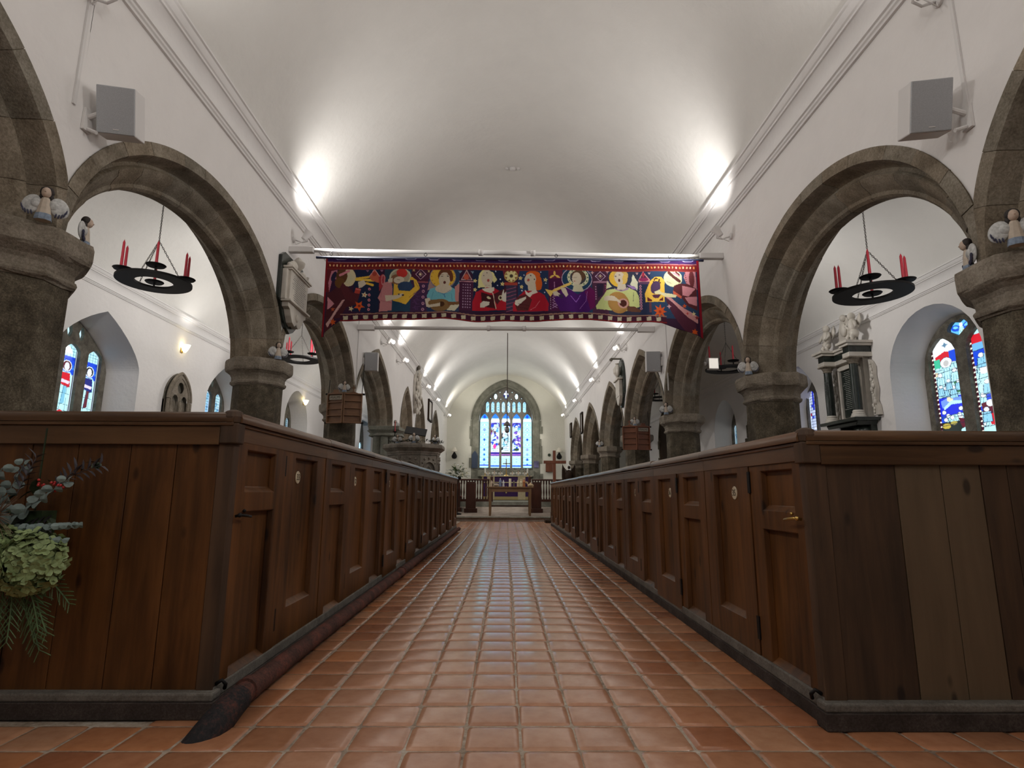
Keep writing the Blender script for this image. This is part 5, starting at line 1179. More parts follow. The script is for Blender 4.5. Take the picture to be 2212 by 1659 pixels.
# downward facing glare discs of the far pairs
M['sconce'] = emis('sconce_glass', (1, .86, .5), 3.2)
def sconce(loc, sx, label):
    root = empty('wall_sconce', loc, 0, label, 'wall light', 'aisle wall uplighters')
    mb = MB(); mb.lathe([(.02, -.09), (.05, -.05), (.085, .03), (.09, .05), (.082, .05), (.03, -.05)], (0, 0), 18, sq=.8, ax=Matrix.Translation((sx*.07, 0, 0)), cap=False); mb.build('bowl', M['sconce'], root, smooth=True)
    mb = MB(); mb.box(0, sx*.02, -.03, .03, -.1, .0); mb.build('wall_plate', M['brass'], root); return root
sconce((-AX, 10.45, 3.50), 1, 'glowing yellow uplighter on the left aisle wall, above the carved gothic niche'); sconce((-AX, 17.0, 3.5), 1, 'small aisle uplighter behind the left hymn board')
mb = MB(); mb.lathe([(.06, 0), (.06, -.02), (.035, -.045)], (0, 0), 20); 
for s in (-1, 1): mb.lathe([(.03, 0), (.028, -.03), (.01, -.036)], (s*.1, 0), 14)
mb.box(-.13, .13, -.02, .02, -.012, 0); tag(mb.build('smoke_detector', M['white_paint'], loc=(.09, 9.1, 6.375), smooth=30), 'small white detector fixed to the middle of the vaulted ceiling', 'smoke detector')

root = empty('floodlight', (3.50, 9.55, 3.05), 0, 'small white floodlight in the dim right aisle beside the second right chandelier', 'light fitting')
mb = MB(); mb.box(-.09, .09, -.05, .05, -.10, .10); mb.build('housing', M['white_paint'], root, bevel=.01); mb = MB(); mb.box(-.075, .075, -.056, -.05, -.085, .085); mb.build('diffuser', emis('flood_diffuser', (1, .95, .85), .45), root)
mb = MB(); mb.tube([(-.19, 0, 0), (-.08, 0, 0)], .02, 8); mb.ball((-.13, 0, 0), .035, 10, 8); mb.build('wall_arm', M['white_paint'], root, smooth=True)

# ================================================================== memorials
def glyph_lines(mb, T, u0, u1, z0, z1, n, d, seed=1, th=.35, center=True):
    """carved inscription too small to read: rows of short strokes"""
    r = random.Random(seed); dz = (z1-z0)/n
    for i in range(n):
        z = z1-(i+.5)*dz; half = (u1-u0)/2*r.uniform(.6, 1.0); c = (u0+u1)/2; u = c-half
        while u < c+half:
            w_ = r.uniform(.012, .05); v = [T(u, z-dz*th/2, d), T(min(u+w_, c+half), z-dz*th/2, d), T(min(u+w_, c+half), z+dz*th/2, d), T(u, z+dz*th/2, d)]; mb.add(v, [(0, 1, 2, 3)]); u += w_+.012
M['inscr'] = plain('grey_inscription', (.14, .13, .12), .6); M['inscr_w'] = plain('pale_inscription', (.34, .34, .31), .6)
# white tablet on a black ground, above the second left pillar
root = empty('memorial_tablet', (-W, 7.0, 2.85), 0, 'white marble memorial tablet on a black backing, on the left wall beside the banner', 'memorial')
Tm = lambda u, v, d: (d, u, v)
mb = MB(); out = [(-.40, .32), (-.40, .86), (-.30, .93), (.30, .93), (.40, .86), (.40, .32), (.33, .25), (.28, .16), (.20, .08), (.12, .02), (.0, -.03), (-.12, .02), (-.20, .08), (-.28, .16), (-.33, .25)]
mb.prism(out, Tm, .002, .045); mb.build('backing', M['black_marble'], root, bevel=.006)
mb = MB(); mb.box(.045, .13, -.30, .30, .32, .72); mb.build('inscribed_panel', M['white_marble'], root, bevel=.004)
mb = MB(); mb.box(.045, .165, -.35, .35, .72, .745); mb.box(.045, .15, -.33, .33, .700, .72); mb.box(.045, .165, -.35, .35, .295, .32); mb.box(.045, .10, -.36, -.30, .32, .70); mb.box(.045, .10, .30, .36, .32, .70); mb.build('cornice', M['white_marble'], root, bevel=.004)
mb = MB(); pr = [(-.31, .295), (-.30, .24), (-.24, .22), (-.20, .15), (-.14, .08), (-.06, .05), (0, .09), (.06, .05), (.14, .08), (.20, .15), (.24, .22), (.30, .24), (.31, .295)]; mb.prism(pr, Tm, .045, .125); mb.ball((.125, 0, .17), .05, 12, 8, sc=(.4, 1, 1)); mb.build('apron', M['white_marble'], root, bevel=.006)
mb = MB(); glyph_lines(mb, Tm, -.24, .24, .35, .70, 13, .132, 4, .3); mb.build('inscription', M['inscr'], root)
mb = MB(); mb.lathe([(.03, .745), (.05, .76), (.03, .79), (.075, .85), (.085, .90), (.05, .93), (.03, .96), (.0, .98)], (.10, -.02), 16); mb.build('urn', M['white_marble'], root, smooth=40)
mb = MB(); mb.ball((.10, -.17, .80), .07, 12, 8, sc=(.7, 1.2, .9)); mb.ball((.10, -.29, .77), .04, 10, 7, sc=(.8, 1, .9)); mb.build('drapery', M['white_marble'], root, smooth=True); mb = MB(); mb.ball((.10, .15, .79), .06, 12, 8, sc=(.7, 1.2, .8)); mb.ball((.09, .23, .785), .045, 10, 7); mb.build('carved_shield', M['white_marble'], root, smooth=True); mb = MB(); mb.lathe([(.03, .745), (.02, .77), (.03, .82), (.035, .83)], (.10, .31), 10); mb.build('small_vase', M['white_marble'], root, smooth=True)
# black and white wall monument in the right aisle
root = empty('wall_monument', (AX, 9.66, 1.93), 0, 'baroque wall monument with black columns and white cherubs in the right aisle', 'memorial')
Tr = lambda u, v, d: (-d, u, v)
mb = MB(); mb.prism([(-.62, .12), (-.66, .17), (.66, .17), (.62, .12)], Tr, 0, .42); mb.prism([(-.5, .06), (-.56, .12), (.56, .12), (.5, .06)], Tr, 0, .34); mb.build('base_shelf', M['black_marble'], root, bevel=.006)
mb = MB(); mb.ball((-.12, -.25, -.02), .2, 14, 8, sc=(.6, 1.0, .6)); mb.ball((-.12, .28, -.02), .19, 14, 8, sc=(.6, 1.0, .6)); mb.prism([(-.5, -.16), (.5, -.16), (.5, .07), (-.5, .07)], Tr, 0, .1); mb.build('bracket', M['black_marble'], root, smooth=40)
mb = MB(); mb.box(-.10, 0, -.46, .46, .17, 1.14); mb.build('back_slab', M['white_marble'], root)
mb = MB(); mb.box(-.12, -.09, -.29, .29, .24, 1.02); mb.build('inscribed_slab', M['black_marble'], root, bevel=.003)
mb = MB(); glyph_lines(mb, Tr, -.25, .25, .36, 1.0, 21, .123, 9, .34); mb.build('inscription', M['inscr_w'], root)
mb = MB(); mb.box(-.15, -.09, -.35, -.30, .19, 1.04); mb.box(-.15, -.09, .30, .35, .19, 1.04); mb.box(-.15, -.09, -.35, .35, 1.02, 1.08); mb.box(-.15, -.09, -.35, .35, .17, .22); mb.build('frame', M['white_marble'], root, bevel=.004)
for s in (-1, 1):
    y = s*.47; mb = MB(); mb.lathe([(.075, .29), (.078, .6), (.066, 1.02)], (-.27, y), 20); c_ = mb.build('column', M['black_marble'], root, smooth=40)
    mb = MB(); mb.lathe([(.12, .17), (.12, .20), (.105, .215), (.105, .235), (.085, .25), (.09, .27), (.078, .29)], (-.27, y), 20); mb.build('column_base', M['white_marble'], c_, smooth=40)
    mb = MB(); mb.lathe([(.068, 1.02), (.08, 1.03), (.07, 1.045), (.085, 1.07), (.11, 1.11)], (-.27, y), 16); mb.box(-.39, -.15, y-.12, y+.12, 1.11, 1.13); mb.build('column_capital', M['brass'] if False else M['stone_cap'], c_, smooth=40)
    for k_, (z0_, z1_, ex, mt) in enumerate(((1.13, 1.20, .0, 'white_marble'), (1.20, 1.30, -.01, 'black_marble'), (1.30, 1.34, .03, 'white_marble'), (1.34, 1.38, .07, 'white_marble'))):
        mb = MB(); mb.box(-.38-ex, 0, y-.12-ex, y+.12+ex, z0_, z1_); mb.build('entablature_block', M[mt], root, bevel=.005)
    mb = MB(); mb.prism([(s*.57, .20), (s*.74, .20), (s*.72, .34), (s*.66, .42), (s*.72, .60), (s*.68, .8), (s*.70, .95), (s*.62, 1.05), (s*.57, 1.08)], Tr, .01, .07); r_ = random.Random(5+s)
    for q in range(16): mb.ball((-.08, s*(.60+r_.uniform(0, .08)), .25+q*.05), r_.uniform(.022, .04), 8, 6, sc=(.7, 1, 1.2))
    mb.build('side_scroll', M['white_marble'], root, smooth=50)
for z0_, z1_, ex, mt in ((1.13, 1.20, -.02, 'white_marble'), (1.20, 1.30, -.02, 'black_marble'), (1.30, 1.34, .0, 'white_marble'), (1.34, 1.38, .03, 'white_marble')):
    mb = MB(); mb.box(-.20-ex, 0, -.36, .36, z0_, z1_); mb.build('entablature', M[mt], root, bevel=.005)
def cherub(mb, x, y, z, s, lean=0):
    mb.ball((x, y, z+.42*s), .07*s, 12, 8); mb.ball((x, y+lean*.02, z+.26*s), .10*s, 12, 8, sc=(.8, .9, 1.25)); mb.ball((x, y+lean*.04, z+.12*s), .09*s, 12, 8, sc=(.9, 1, .9))
    for q in (-1, 1):
        mb.tube([(x, y+q*.08*s, z+.33*s), (x-.03, y+q*.16*s, z+.27*s), (x-.05, y+lean*.1*s+q*.12*s, z+.2*s)], [.034*s, .028*s, .02*s], 8)
        mb.tube([(x, y+q*.05*s, z+.12*s), (x-.07*s, y+q*.08*s, z+.06*s), (x-.03*s, y+q*.07*s, z-.02*s)], [.05*s, .038*s, .024*s], 8)
        mb.prism([(y+q*.05*s, z+.32*s), (y+q*.20*s, z+.44*s), (y+q*.22*s, z+.30*s), (y+q*.12*s, z+.2*s)], lambda u, v, d: (x+.04+d, u, v), 0, .02)
for s in (-1, 1):
    mb = MB(); cherub(mb, -.22, s*.47, 1.40, .95, s); mb.build('cherub', M['white_marble'], root, smooth=True)
mb = MB(); mb.prism([(-.2, 1.38), (-.24, 1.62), (-.16, 1.82), (-.05, 1.9), (.05, 1.9), (.16, 1.82), (.24, 1.62), (.2, 1.38)], Tr, .04, .12); mb.ball((-.14, 0, 1.68), .10, 12, 8, sc=(.5, 1, 1.15)); mb.ball((-.14, -.02, 1.88), .06, 10, 7); mb.build('cartouche', M['white_marble'], root, smooth=40)
root.scale = (1, .82, 1.05)
# slender carved cartouche, left wall between the pointed arches
root = empty('carved_cartouche', (-W, 17.15, 3.2), 0, 'tall pale carved cartouche memorial between two pointed arches beyond the pulpit', 'memorial')
mb = MB(); r_ = random.Random(12); mb.prism([(-.05, 0), (-.16, .2), (-.26, .5), (-.28, .9), (-.2, 1.2), (0, 1.32), (.2, 1.2), (.28, .9), (.26, .5), (.16, .2), (.05, 0)], Tm, .003, .07)
for i in range(70):
    z = r_.uniform(0, 1.3); w_ = .28*math.sin(max(.25, min(PI-.3, (z+.25)/1.6*PI))); s = r_.choice((-1, 1)); mb.ball((.08+r_.uniform(0, .08), s*w_*r_.uniform(.55, 1.0), z), r_.uniform(.03, .07), 8, 6, sc=(.8, 1, 1.5))
mb.ball((.10, 0, .75), .2, 14, 10, sc=(.35, .8, 1.5)); mb.build('relief', M['white_marble'], root, smooth=True)
mb = MB(); mb.ball((.10, 0, 1.38), .09, 10, 8, sc=(.7, 1, .9)); mb.build('crest', M['tracery'], root, smooth=True)
# oval memorial on the right wall
root = empty('oval_memorial', (W, 13.35, 2.92), 0, 'tall black memorial with a white draped urn on the right wall beyond the small loudspeaker', 'memorial')
mb = MB(); mb.prism([(-.34*math.cos(a)*(.55 if math.sin(a) < -.6 else 1), .5+.58*math.sin(a)) for a in [k*PI/14 for k in range(28)]], Tr, .003, .06); mb.build('backing', M['black_marble'], root, bevel=.01)
mb = MB(); mb.box(-.14, -.06, -.22, .22, .18, .56); mb.box(-.18, -.06, -.27, .27, .56, .60); mb.prism([(-.22, .18), (-.1, .02), (0, -.03), (.1, .02), (.22, .18)], Tr, .06, .13); mb.build('panel', M['white_marble'], root, bevel=.006)
mb = MB(); mb.lathe([(.05, .60), (.03, .66), (.09, .74), (.10, .84), (.06, .9), (.03, .95), (.05, .98)], (-.13, 0), 16); mb.ball((-.13, -.08, .8), .08, 10, 8, sc=(.6, .8, 1.7)); mb.build('draped_urn', M['white_marble'], root, smooth=40)
mb = MB(); mb.box(-.28, -.02, -.03, .03, 1.08, 1.11); mb.lathe([(.03, 0), (.04, .05)], (0, 0), 12, ax=Matrix.Translation((-.27, 0, 1.04))); mb.build('picture_light', M['tracery'], root)
# carved gothic niche in the left aisle
root = empty('gothic_niche', (-AX, 10.4, 1.93), 0, 'small carved gothic stone niche on the left aisle wall below the yellow uplighter', 'niche')
o_ = (-.36, .36, const(0), f_point(0, .36, .55, .52)); mb = MB()
plate(mb, Tm, -.36, .36, const(0), o_[3], [(-.26, -.03, const(.05), f_point(-.145, .115, .5, .17)), (.03, .26, const(.05), f_point(.145, .115, .5, .17)), (-.1, .1, lambda u: .80-math.sqrt(max(0, .01-u*u)), lambda u: .80+math.sqrt(max(0, .01-u*u)))], .0, step=.04, reveals=False, back=False)
mb.v = [(x+.10, y, z) for x, y, z in mb.v]; mb.box(0.001, .04, -.36, .36, 0, .56); f_ = o_[3]
for aa, rr_ in ((.36, .03), (.30, .018)): mb.tube([(.1, u, f_point(0, aa, .55, .52*aa/.36)(u)) for u in [aa*.999*math.sin(-PI/2+PI*k/30) for k in range(31)]], rr_, 6)
for u in (-.36, .36, 0, -.28, .28): mb.tube([(.1, u, 0), (.1, u, .56)], .026, 8)
mb.build('carving', M['stone_cap'], root, smooth=40)
mb = MB(); mb.prism([(u, f_(u)) for u in [-.36+.72*k/20 for k in range(21)]]+[(.36, .3), (-.36, .3)], Tm, .002, .03); mb.build('back', M['tracery'], root)
# framed tablets near the chancel
for x, y, z, w_, h_, lb, mt in ((W, 20.65, 3.35, .5, .75, 'dark framed pale tablet high on the right wall near the chancel', 'dark_oak'), (W, 24.1, 3.45, .45, .6, 'small dark framed tablet on the right wall, last before the east wall', 'dark_oak'), (-W, 20.6, 3.75, .9, .75, 'large dark framed tablet on the left wall between the last two pointed arches', 'dark_oak')):
    s_ = -1 if x > 0 else 1; root = empty('framed_tablet', (x, y, z), 0, lb, 'framed tablet'); Tq = lambda u, v, d, s_=s_: (s_*d, u, v)
    mb = MB(); plate(mb, lambda u, v, d: Tq(u, v, .06-d), -w_/2, w_/2, const(-h_/2), const(h_/2), [(-w_/2+.05, w_/2-.05, const(-h_/2+.05), const(h_/2-.05))], .055, step=5); mb.box(0, s_*.06, -w_/2-.004, -w_/2, -h_/2, h_/2); mb.box(0, s_*.06, w_/2, w_/2+.004, -h_/2, h_/2); mb.build('frame', M['dark_oak'], root)
    mb = MB(); mb.box(s_*.002, s_*.03, -w_/2+.04, w_/2-.04, -h_/2+.04, h_/2-.04); mb.build('panel', M['white_marble'], root)

# ================================================================== hymn boards
M['board'] = wood('hymn_board_wood', (.15, .07, .032), (.26, .135, .068), 'X', knots=False); M['board_r'] = wood('hymn_board_red_wood', (.16, .055, .028), (.26, .10, .05), 'X', knots=False)
M['sign'] = plain('pale_sign', (.36, .31, .24), .6)
def hymn_board(loc, mat, header_left, label, hang):
    root = empty('hymn_board', loc, 0, label, 'hymn board', 'double hymn number boards on the pillars'); hw, H = .29, .50
    for s in (-1, 1):
        R = Matrix.Rotation(math.radians(s*16), 4, 'Z') @ Matrix.Translation((s*.155, 0, 0)); leaf = empty('leaf'); bpy.data.objects.remove(leaf)
        mb = MB(); hd = (s < 0) == header_left; top = H if not hd else H
        mb.obox(R @ Matrix.Translation((0, .018, H/2)), hw, .010, H)
        for z in (0, H): mb.obox(R @ Matrix.Translation((0, -.004, z)), hw+.01, .05, .022)
        for x in (-hw/2, hw/2): mb.obox(R @ Matrix.Translation((x, -.004, H/2)), .022, .045, H)
        rows = [.125, .25, .375] if not hd else [.12, .235, .35]
        for z in rows: mb.obox(R @ Matrix.Translation((0, -.008, z)), hw-.02, .034, .013)
        lf = mb.build('board_leaf', mat, root, bevel=.003)
        if hd:
            mb = MB(); mb.obox(R @ Matrix.Translation((0, -.004, .435)), hw-.05, .012, .075); sg = mb.build('header_sign', M['sign'], lf)
            text_obj('PSALMS', .058, M['ink'], sg, R @ Matrix.Translation((0, -.0115, .435)) @ Matrix.Rotation(PI/2, 4, 'X'))
            mb = MB(); mb.prism([(-.12, H), (-.05, H+.035), (-.05, H+.075), (.05, H+.075), (.05, H+.035), (.12, H)], lambda u, v, d: tuple(R @ Vector((u, d, v))), -.01, .012); mb.build('crest', mat, lf, bevel=.003)
        else:
            mb = MB(); mb.prism([(-.12, H), (0, H+.045), (.12, H)], lambda u, v, d: tuple(R @ Vector((u, d, v))), -.01, .012); mb.obox(R @ Matrix.Translation((0, 0, H+.09)), .018, .016, .12); mb.obox(R @ Matrix.Translation((0, 0, H+.105)), .075, .016, .018); mb.build('cross_finial', mat, lf, bevel=.002)
        mb = MB(); e = R @ Vector((s*hw/2, .0, H)); mb.tube([e, (e.x+s*.0, e.y+.06, H+hang)], .006, 6); mb.obox(R @ Matrix.Translation((s*(hw/2+.025), -.004, H)), .05, .02, .03); mb.obox(R @ Matrix.Translation((s*(hw/2+.02), -.004, 0)), .05, .02, .03); mb.build('hanging_rod', M['black_metal'], root)
    mb = MB(); mb.box(-.03, .03, .03, .2, .2, .25); mb.build('wall_bracket', M['black_metal'], root)
    return root
hymn_board((-2.785, 9.84, 2.055), M['board'], True, 'open brown wooden hymn board hanging on the third left pillar', .55)
hymn_board((2.865, 12.60, 1.825), M['board_r'], False, 'open reddish wooden hymn board hanging on the third right pillar in view', .35)

# ================================================================== pulpit
root = empty('stone_pulpit', (-2.02, 12.85, 0), 0, 'carved grey stone pulpit rising behind the left pews', 'pulpit')
def hexp(prof, n=8, ph=.5, jit=0): 
    mb = MB(); mb.lathe(prof, (0, 0), n, phase=ph); return mb
hexp([(.28, 0), (.28, .5), (.34, .7), (.56, 1.0), (.56, 1.02)]).build('stem', M['stone_gr'], root)
hexp([(.555, 1.02), (.555, 1.66)]).build('drum', M['stone_lt'], root)
hexp([(.56, 1.66), (.58, 1.67), (.585, 1.70), (.60, 1.72), (.60, 1.745), (.66, 1.79), (.70, 1.82), (.70, 1.87), (.68, 1.905), (.60, 1.915)]).build('cornice', M['stone_lt'], root, bevel=.006)
for k in range(8):
    a = PI/8*0+2*PI*k/8+PI/4*1; R = Matrix.Rotation(a, 4, 'Z') @ Matrix.Translation((.515, 0, 0)); hwid = .205
    Tp = lambda u, v, d, R=R: tuple(R @ Vector((-d+.026, u, v)))
    mb = MB(); plate(mb, Tp, -hwid, hwid, const(1.04), const(1.66), [(-.155, .155, const(1.06), f_point(0, .155, 1.36, .17))], .026, step=.04, back=False)
    g_ = f_point(0, .155, 1.36, .17); mb.tube([Tp(u, g_(u)+.0, -.008) for u in [.155*math.sin(-PI/2+PI*q/16) for q in range(17)]], .013, 6)
    for s in (-1, 1):
        mb.tube([Tp(s*.15, 1.06, .004), Tp(s*.15, 1.37, .004)], .012, 6); mb.ball(Tp(s*.12, 1.58, -.004), .028, 8, 6); mb.ball(Tp(s*.17, 1.50, -.002), .02, 8, 6)
    mb.ball(Tp(0, 1.60, -.006), .03, 8, 6); mb.tube([Tp(-.1, 1.34, .012), Tp(0, 1.43, .012), Tp(.1, 1.34, .012)], .01, 6); mb.build('tracery_panel', M['stone_lt'], root)
    R2 = Matrix.Rotation(a+PI/8, 4, 'Z') @ Matrix.Translation((.565, 0, 0)); mb = MB(); mb.lathe([(.035, 1.03), (.03, 1.06), (.024, 1.08), (.024, 1.58), (.034, 1.60), (.036, 1.66)], (0, 0), 10, ax=R2); mb.build('shaft', M['stone_lt'], root, smooth=40)
put((-2.32, 12.42, 1.915), math.radians(20), 'white angel at the left of the pulpit top', 1.05); put((-1.95, 12.30, 1.915), 0, 'white angel in the middle of the pulpit top, in front of the book rest', 1.2); put((-1.52, 12.50, 1.915), math.radians(-30), 'white angel at the right end of the pulpit top', 1.05)
root = empty('book_rest', (-1.95, 12.52, 1.917), 0, 'black sloping book rest on the pulpit behind the middle angel', 'book rest')
mb = MB(); mb.obox(Matrix.Translation((0, .03, .27)) @ Matrix.Rotation(math.radians(-55), 4, 'X') @ Matrix.Rotation(math.radians(10), 4, 'Z'), .46, .02, .30); mb.build('slope', M['black_metal'], root, bevel=.004)
mb = MB(); mb.lathe([(.12, 0), (.12, .02), (.03, .05), (.025, .22)], (0, .03), 12); mb.build('stem', M['dark_oak'], root, smooth=30)
root = empty('gilt_book_stand', (-1.82, 12.62, 2.26), 0); bpy.data.objects.remove(root)
M['holly'] = plain('dark_green_leaves', (.02, .035, .015), .5, noise=.4); M['leaf_green'] = plain('mid_green_leaves', (.07, .12, .04), .5, noise=.3); M['berry'] = plain('red_berry', (.4, .02, .02), .3)
def leaf(mb, p, d, L, w_, mat=0, curl=.15, col=None):
    p = Vector(p); d = Vector(d).normalized(); s = d.cross(Vector((0, 0, 1)) if abs(d.z) < .9 else Vector((1, 0, 0))).normalized(); n = s.cross(d)
    mb.add([p, p+d*L*.35+s*w_/2+n*L*.06, p+d*L*.75+s*w_*.36-n*L*curl*.3, p+d*L-n*L*curl, p+d*L*.75-s*w_*.36-n*L*curl*.3, p+d*L*.35-s*w_/2+n*L*.06, p+d*L*.5-n*L*.02], [(0, 1, 6), (1, 2, 6), (2, 3, 6), (3, 4, 6), (4, 5, 6), (5, 0, 6)], mat, col)
def garland(name, pts, rad, n, label, seed=1):
    r = random.Random(seed); mb = MB()
    for i in range(n):
        k = r.random()*(len(pts)-1); j = int(k); p = Vector(pts[j]).lerp(Vector(pts[j+1]), k-j)+Vector((r.uniform(-1, 1), r.uniform(-1, 1), r.uniform(0, 1)))*rad
        leaf(mb, p, (r.uniform(-1, 1), r.uniform(-1, .3), r.uniform(-.2, 1)), r.uniform(.05, .1), .03)
    o = mb.build(name, M['holly']); tag(o, label, 'garland'); return o
garland('holly_garland', [(-2.5, 12.55, 1.925), (-2.2, 12.30, 1.925), (-1.85, 12.22, 1.925), (-1.55, 12.40, 1.925), (-1.40, 12.7, 1.925)], .035, 120, 'dark holly garland laid along the rim of the stone pulpit')
root = empty('pulpit_candle_bracket', (-2.48, 12.95, 1.915), 0, 'slim red candle on a black stick at the back left of the pulpit', 'candlestick'); root.name = 'candlestick'
mb = MB(); mb.lathe([(.05, 0), (.05, .01), (.01, .03), (.01, .28), (.05, .30), (.05, .31)], (0, 0), 12); mb.build('stick', M['black_metal'], root, smooth=30); mb = MB(); mb.lathe([(.012, .31), (.008, .52), (.001, .54)], (0, 0), 8); mb.build('candle', M['red_candle'], root, smooth=40)

# ================================================================== chancel
M['purple'] = plain('purple_frontal', (.045, .012, .09), .85, noise=.15); M['gold_cloth'] = plain('gold_band', (.42, .33, .14), .7, noise=.2, nscale=60); M['cream_cloth'] = plain('cream_band', (.50, .42, .26), .7, noise=.1)
root = empty('altar', (.03, 25.2, .55), 0, 'altar in a purple frontal with gold bands beneath the east window', 'altar')
mb = MB(); mb.box(-1.04, 1.04, 0, .8, 0, 1.0); mb.build('frontal', M['purple'], root, bevel=.01); mb = MB(); mb.box(-1.09, 1.09, -.04, .82, 1.0, 1.045); mb.build('mensa', M['cream_cloth'], root, bevel=.006)
for x in (-.66, .66): mb = MB(); mb.box(x-.16, x+.16, -.03, -.002, .02, 1.03); mb.build('orphrey', M['cream_cloth'], root)
mb = MB(); mb.box(-1.04, 1.04, -.016, -.001, .02, .16); mb.box(-1.04, -.98, -.016, -.001, .02, 1.0); mb.box(.98, 1.04, -.016, -.001, .02, 1.0); mb.build('gold_border', M['gold_cloth'], root)
mb = MB(); mb.box(-1.06, 1.06, -.022, -.002, .74, .78); mb.build('fringe', M['cream_cloth'], root)
mb = MB(); mb.prism([(-.12, .36), (0, .62), (.12, .36)], lambda u, v, d: (u, d, v), -.03, -.01); mb.box(-.03, .03, -.03, -.01, .30, .40); mb.build('emblem', M['gold_cloth'], root)
root = empty('altar_cross', (.03, 25.75, 1.595), 0, 'pale altar cross standing in front of the east window', 'cross'); mb = MB(); mb.lathe([(.12, 0), (.10, .03), (.04, .06), (.03, .12)], (0, 0), 10); mb.box(-.02, .02, -.02, .02, .1, .75); mb.box(-.16, .16, -.02, .02, .52, .56); mb.build('cross', M['brass'], root)
for x in (-.93, .93):
    root = empty('altar_candle', (x+.03, 25.7, 1.595), 0, 'white candle on the %s end of the altar' % ('left' if x < 0 else 'right'), 'candle'); mb = MB(); mb.lathe([(.05, 0), (.02, .03), (.02, .10), (.045, .12)], (0, 0), 12); mb.build('holder', M['brass'], root, smooth=30); mb = MB(); mb.lathe([(.032, .12), (.032, .32), (.002, .33)], (0, 0), 12); mb.build('wax', M['white_paint'], root, smooth=40)
for i, x in enumerate((-.80, -.52, -.26, .26, .52, .80)):
    put((x+.03, 25.42, 1.595), 0, '%s of the white angels standing along the altar top' % ['leftmost', 'second from left', 'third from left', 'third from right', 'second from right', 'rightmost'][i], 1.2 if i in (1, 4) else 1.05)
mb = MB(); mb.box(-1.28, 1.3, 26.72, 26.98, 1.6, 1.88); struct(mb.build('trim_8', M['stone_gr'], bevel=.01)); garland('greenery_garland', [(-1.2, 26.8, 1.9), (0, 26.75, 1.9), (1.2, 26.8, 1.9)], .06, 200, 'row of dark greenery on the sill of the east window', 3)
# rails
def altar_rail(x0, x1, label):
    root = empty('altar_rail', ((x0+x1)/2, 22.0, .55), 0, label, 'altar rail', 'dark communion rails'); w_ = (x1-x0)/2
    mb = MB(); mb.box(-w_, w_, -.06, .08, .77, .83); mb.build('top_rail', M['red_wood'], root, bevel=.01); mb = MB(); mb.box(-w_, w_, -.04, .05, 0, .09); mb.build('bottom_rail', M['red_wood'], root, bevel=.006)
    n = int(2*w_/.105); b0 = None
    for k in range(n+1):
        x = -w_+.04+(2*w_-.08)*k/n
        if b0 is None: mb = MB(); mb.lathe([(.03, .09), (.03, .14), (.016, .17), (.022, .24), (.032, .34), (.02, .52), (.016, .62), (.028, .66), (.028, .77)], (0, 0), 10); b0 = mb.build('baluster', M['red_wood'], root, smooth=40); b = b0
        else: b = b0.copy(); COL.objects.link(b)
        b.location = (x, 0, 0)
    return root
altar_rail(-2.7, -.60, 'dark wooden communion rail left of the altar opening'); altar_rail(.98, 2.7, 'dark wooden communion rail right of the altar opening')
for x, lb in ((-.52, 'left'), (.90, 'right')):
    mb = MB(); mb.box(-.05, .05, -.05, .05, 0, .88); mb.lathe([(.05, .88), (.06, .9), (.03, .95), (0, .97)], (0, 0), 12); tag(mb.build('rail_post', M['red_wood'], loc=(x, 22.0, .55), smooth=35), 'dark post closing the %s communion rail at the opening' % lb, 'post')
# choir stalls
def stall(x, s, label, y=19.9, red=False):
    z = .13+(y-18.65)*.0708+.02; root = empty('choir_stall', (x, y, z-.02), 0, label, 'choir stall')
    mb = MB(); mb.box(-.17, .17, 0, .06, .1, .98); mb.box(-.14, .14, .0, .06, .98, 1.02); mb.build('bench_end', M['red_wood'], root, bevel=.012)
    mb = MB(); mb.box(-.22, .22, -.06, .14, 0, .14); mb.build('foot', M['red_wood'], root, bevel=.01)
    mb = MB(); mb.box(s*.10, s*.14, .06, 1.5, .12, .95); mb.box(-.13, .13, .06, 1.5, .42, .46); mb.box(s*.02, s*.16, .06, 1.5, .95, .98); mb.build('bench', M['red_wood'], root)
    if red: mb = MB(); mb.box(-.13, .13, .08, 1.45, .46, .52); mb.build('cushion', plain('red_cushion', (.28, .06, .05), .9), root, bevel=.02)
    return root
stall(-1.17, -1, 'dark carved choir stall end left of the table'); stall(1.04, 1, 'dark carved choir stall end right of the table'); stall(-1.72, -1, 'dark bench with a red cushion at the far left of the chancel', 20.2, True)
# communion table with nativity figures
root = empty('wooden_table', (.145, 19.15, .135), 0, 'plain oak table on the chancel step carrying nativity figures', 'table')
mb = MB(); mb.box(-.76, .76, -.28, .34, .90, .935); mb.build('table_top', M['oak'], root, bevel=.006); mb = MB(); mb.box(-.66, .66, -.235, -.21, .77, .90); mb.box(-.66, .66, .28, .30, .77, .90); mb.box(-.66, -.635, -.22, .3, .77, .9); mb.box(.635, .66, -.22, .3, .77, .9); mb.build('apron', M['oak'], root)
for x in (-.64, .64):
    for y in (-.20, .27): 
        mb = MB(); mb.add([(x-.033, y-.033, -.0+.012*(y > 0)), (x+.033, y-.033, .012*(y > 0)), (x+.033, y+.033, .012*(y > 0)), (x-.033, y+.033, .012*(y > 0)), (x-.045, y-.045, .9), (x+.045, y-.045, .9), (x+.045, y+.045, .9), (x-.045, y+.045, .9)], [(0,1,2,3), (4,5,6,7), (0,1,5,4), (1,2,6,5), (2,3,7,6), (3,0,4,7)]); mb.build('leg', M['oak_v'], root)
mb = MB(); mb.box(-.6, .6, .25, .28, .30, .34); mb.build('stretcher', M['red_wood'], root)
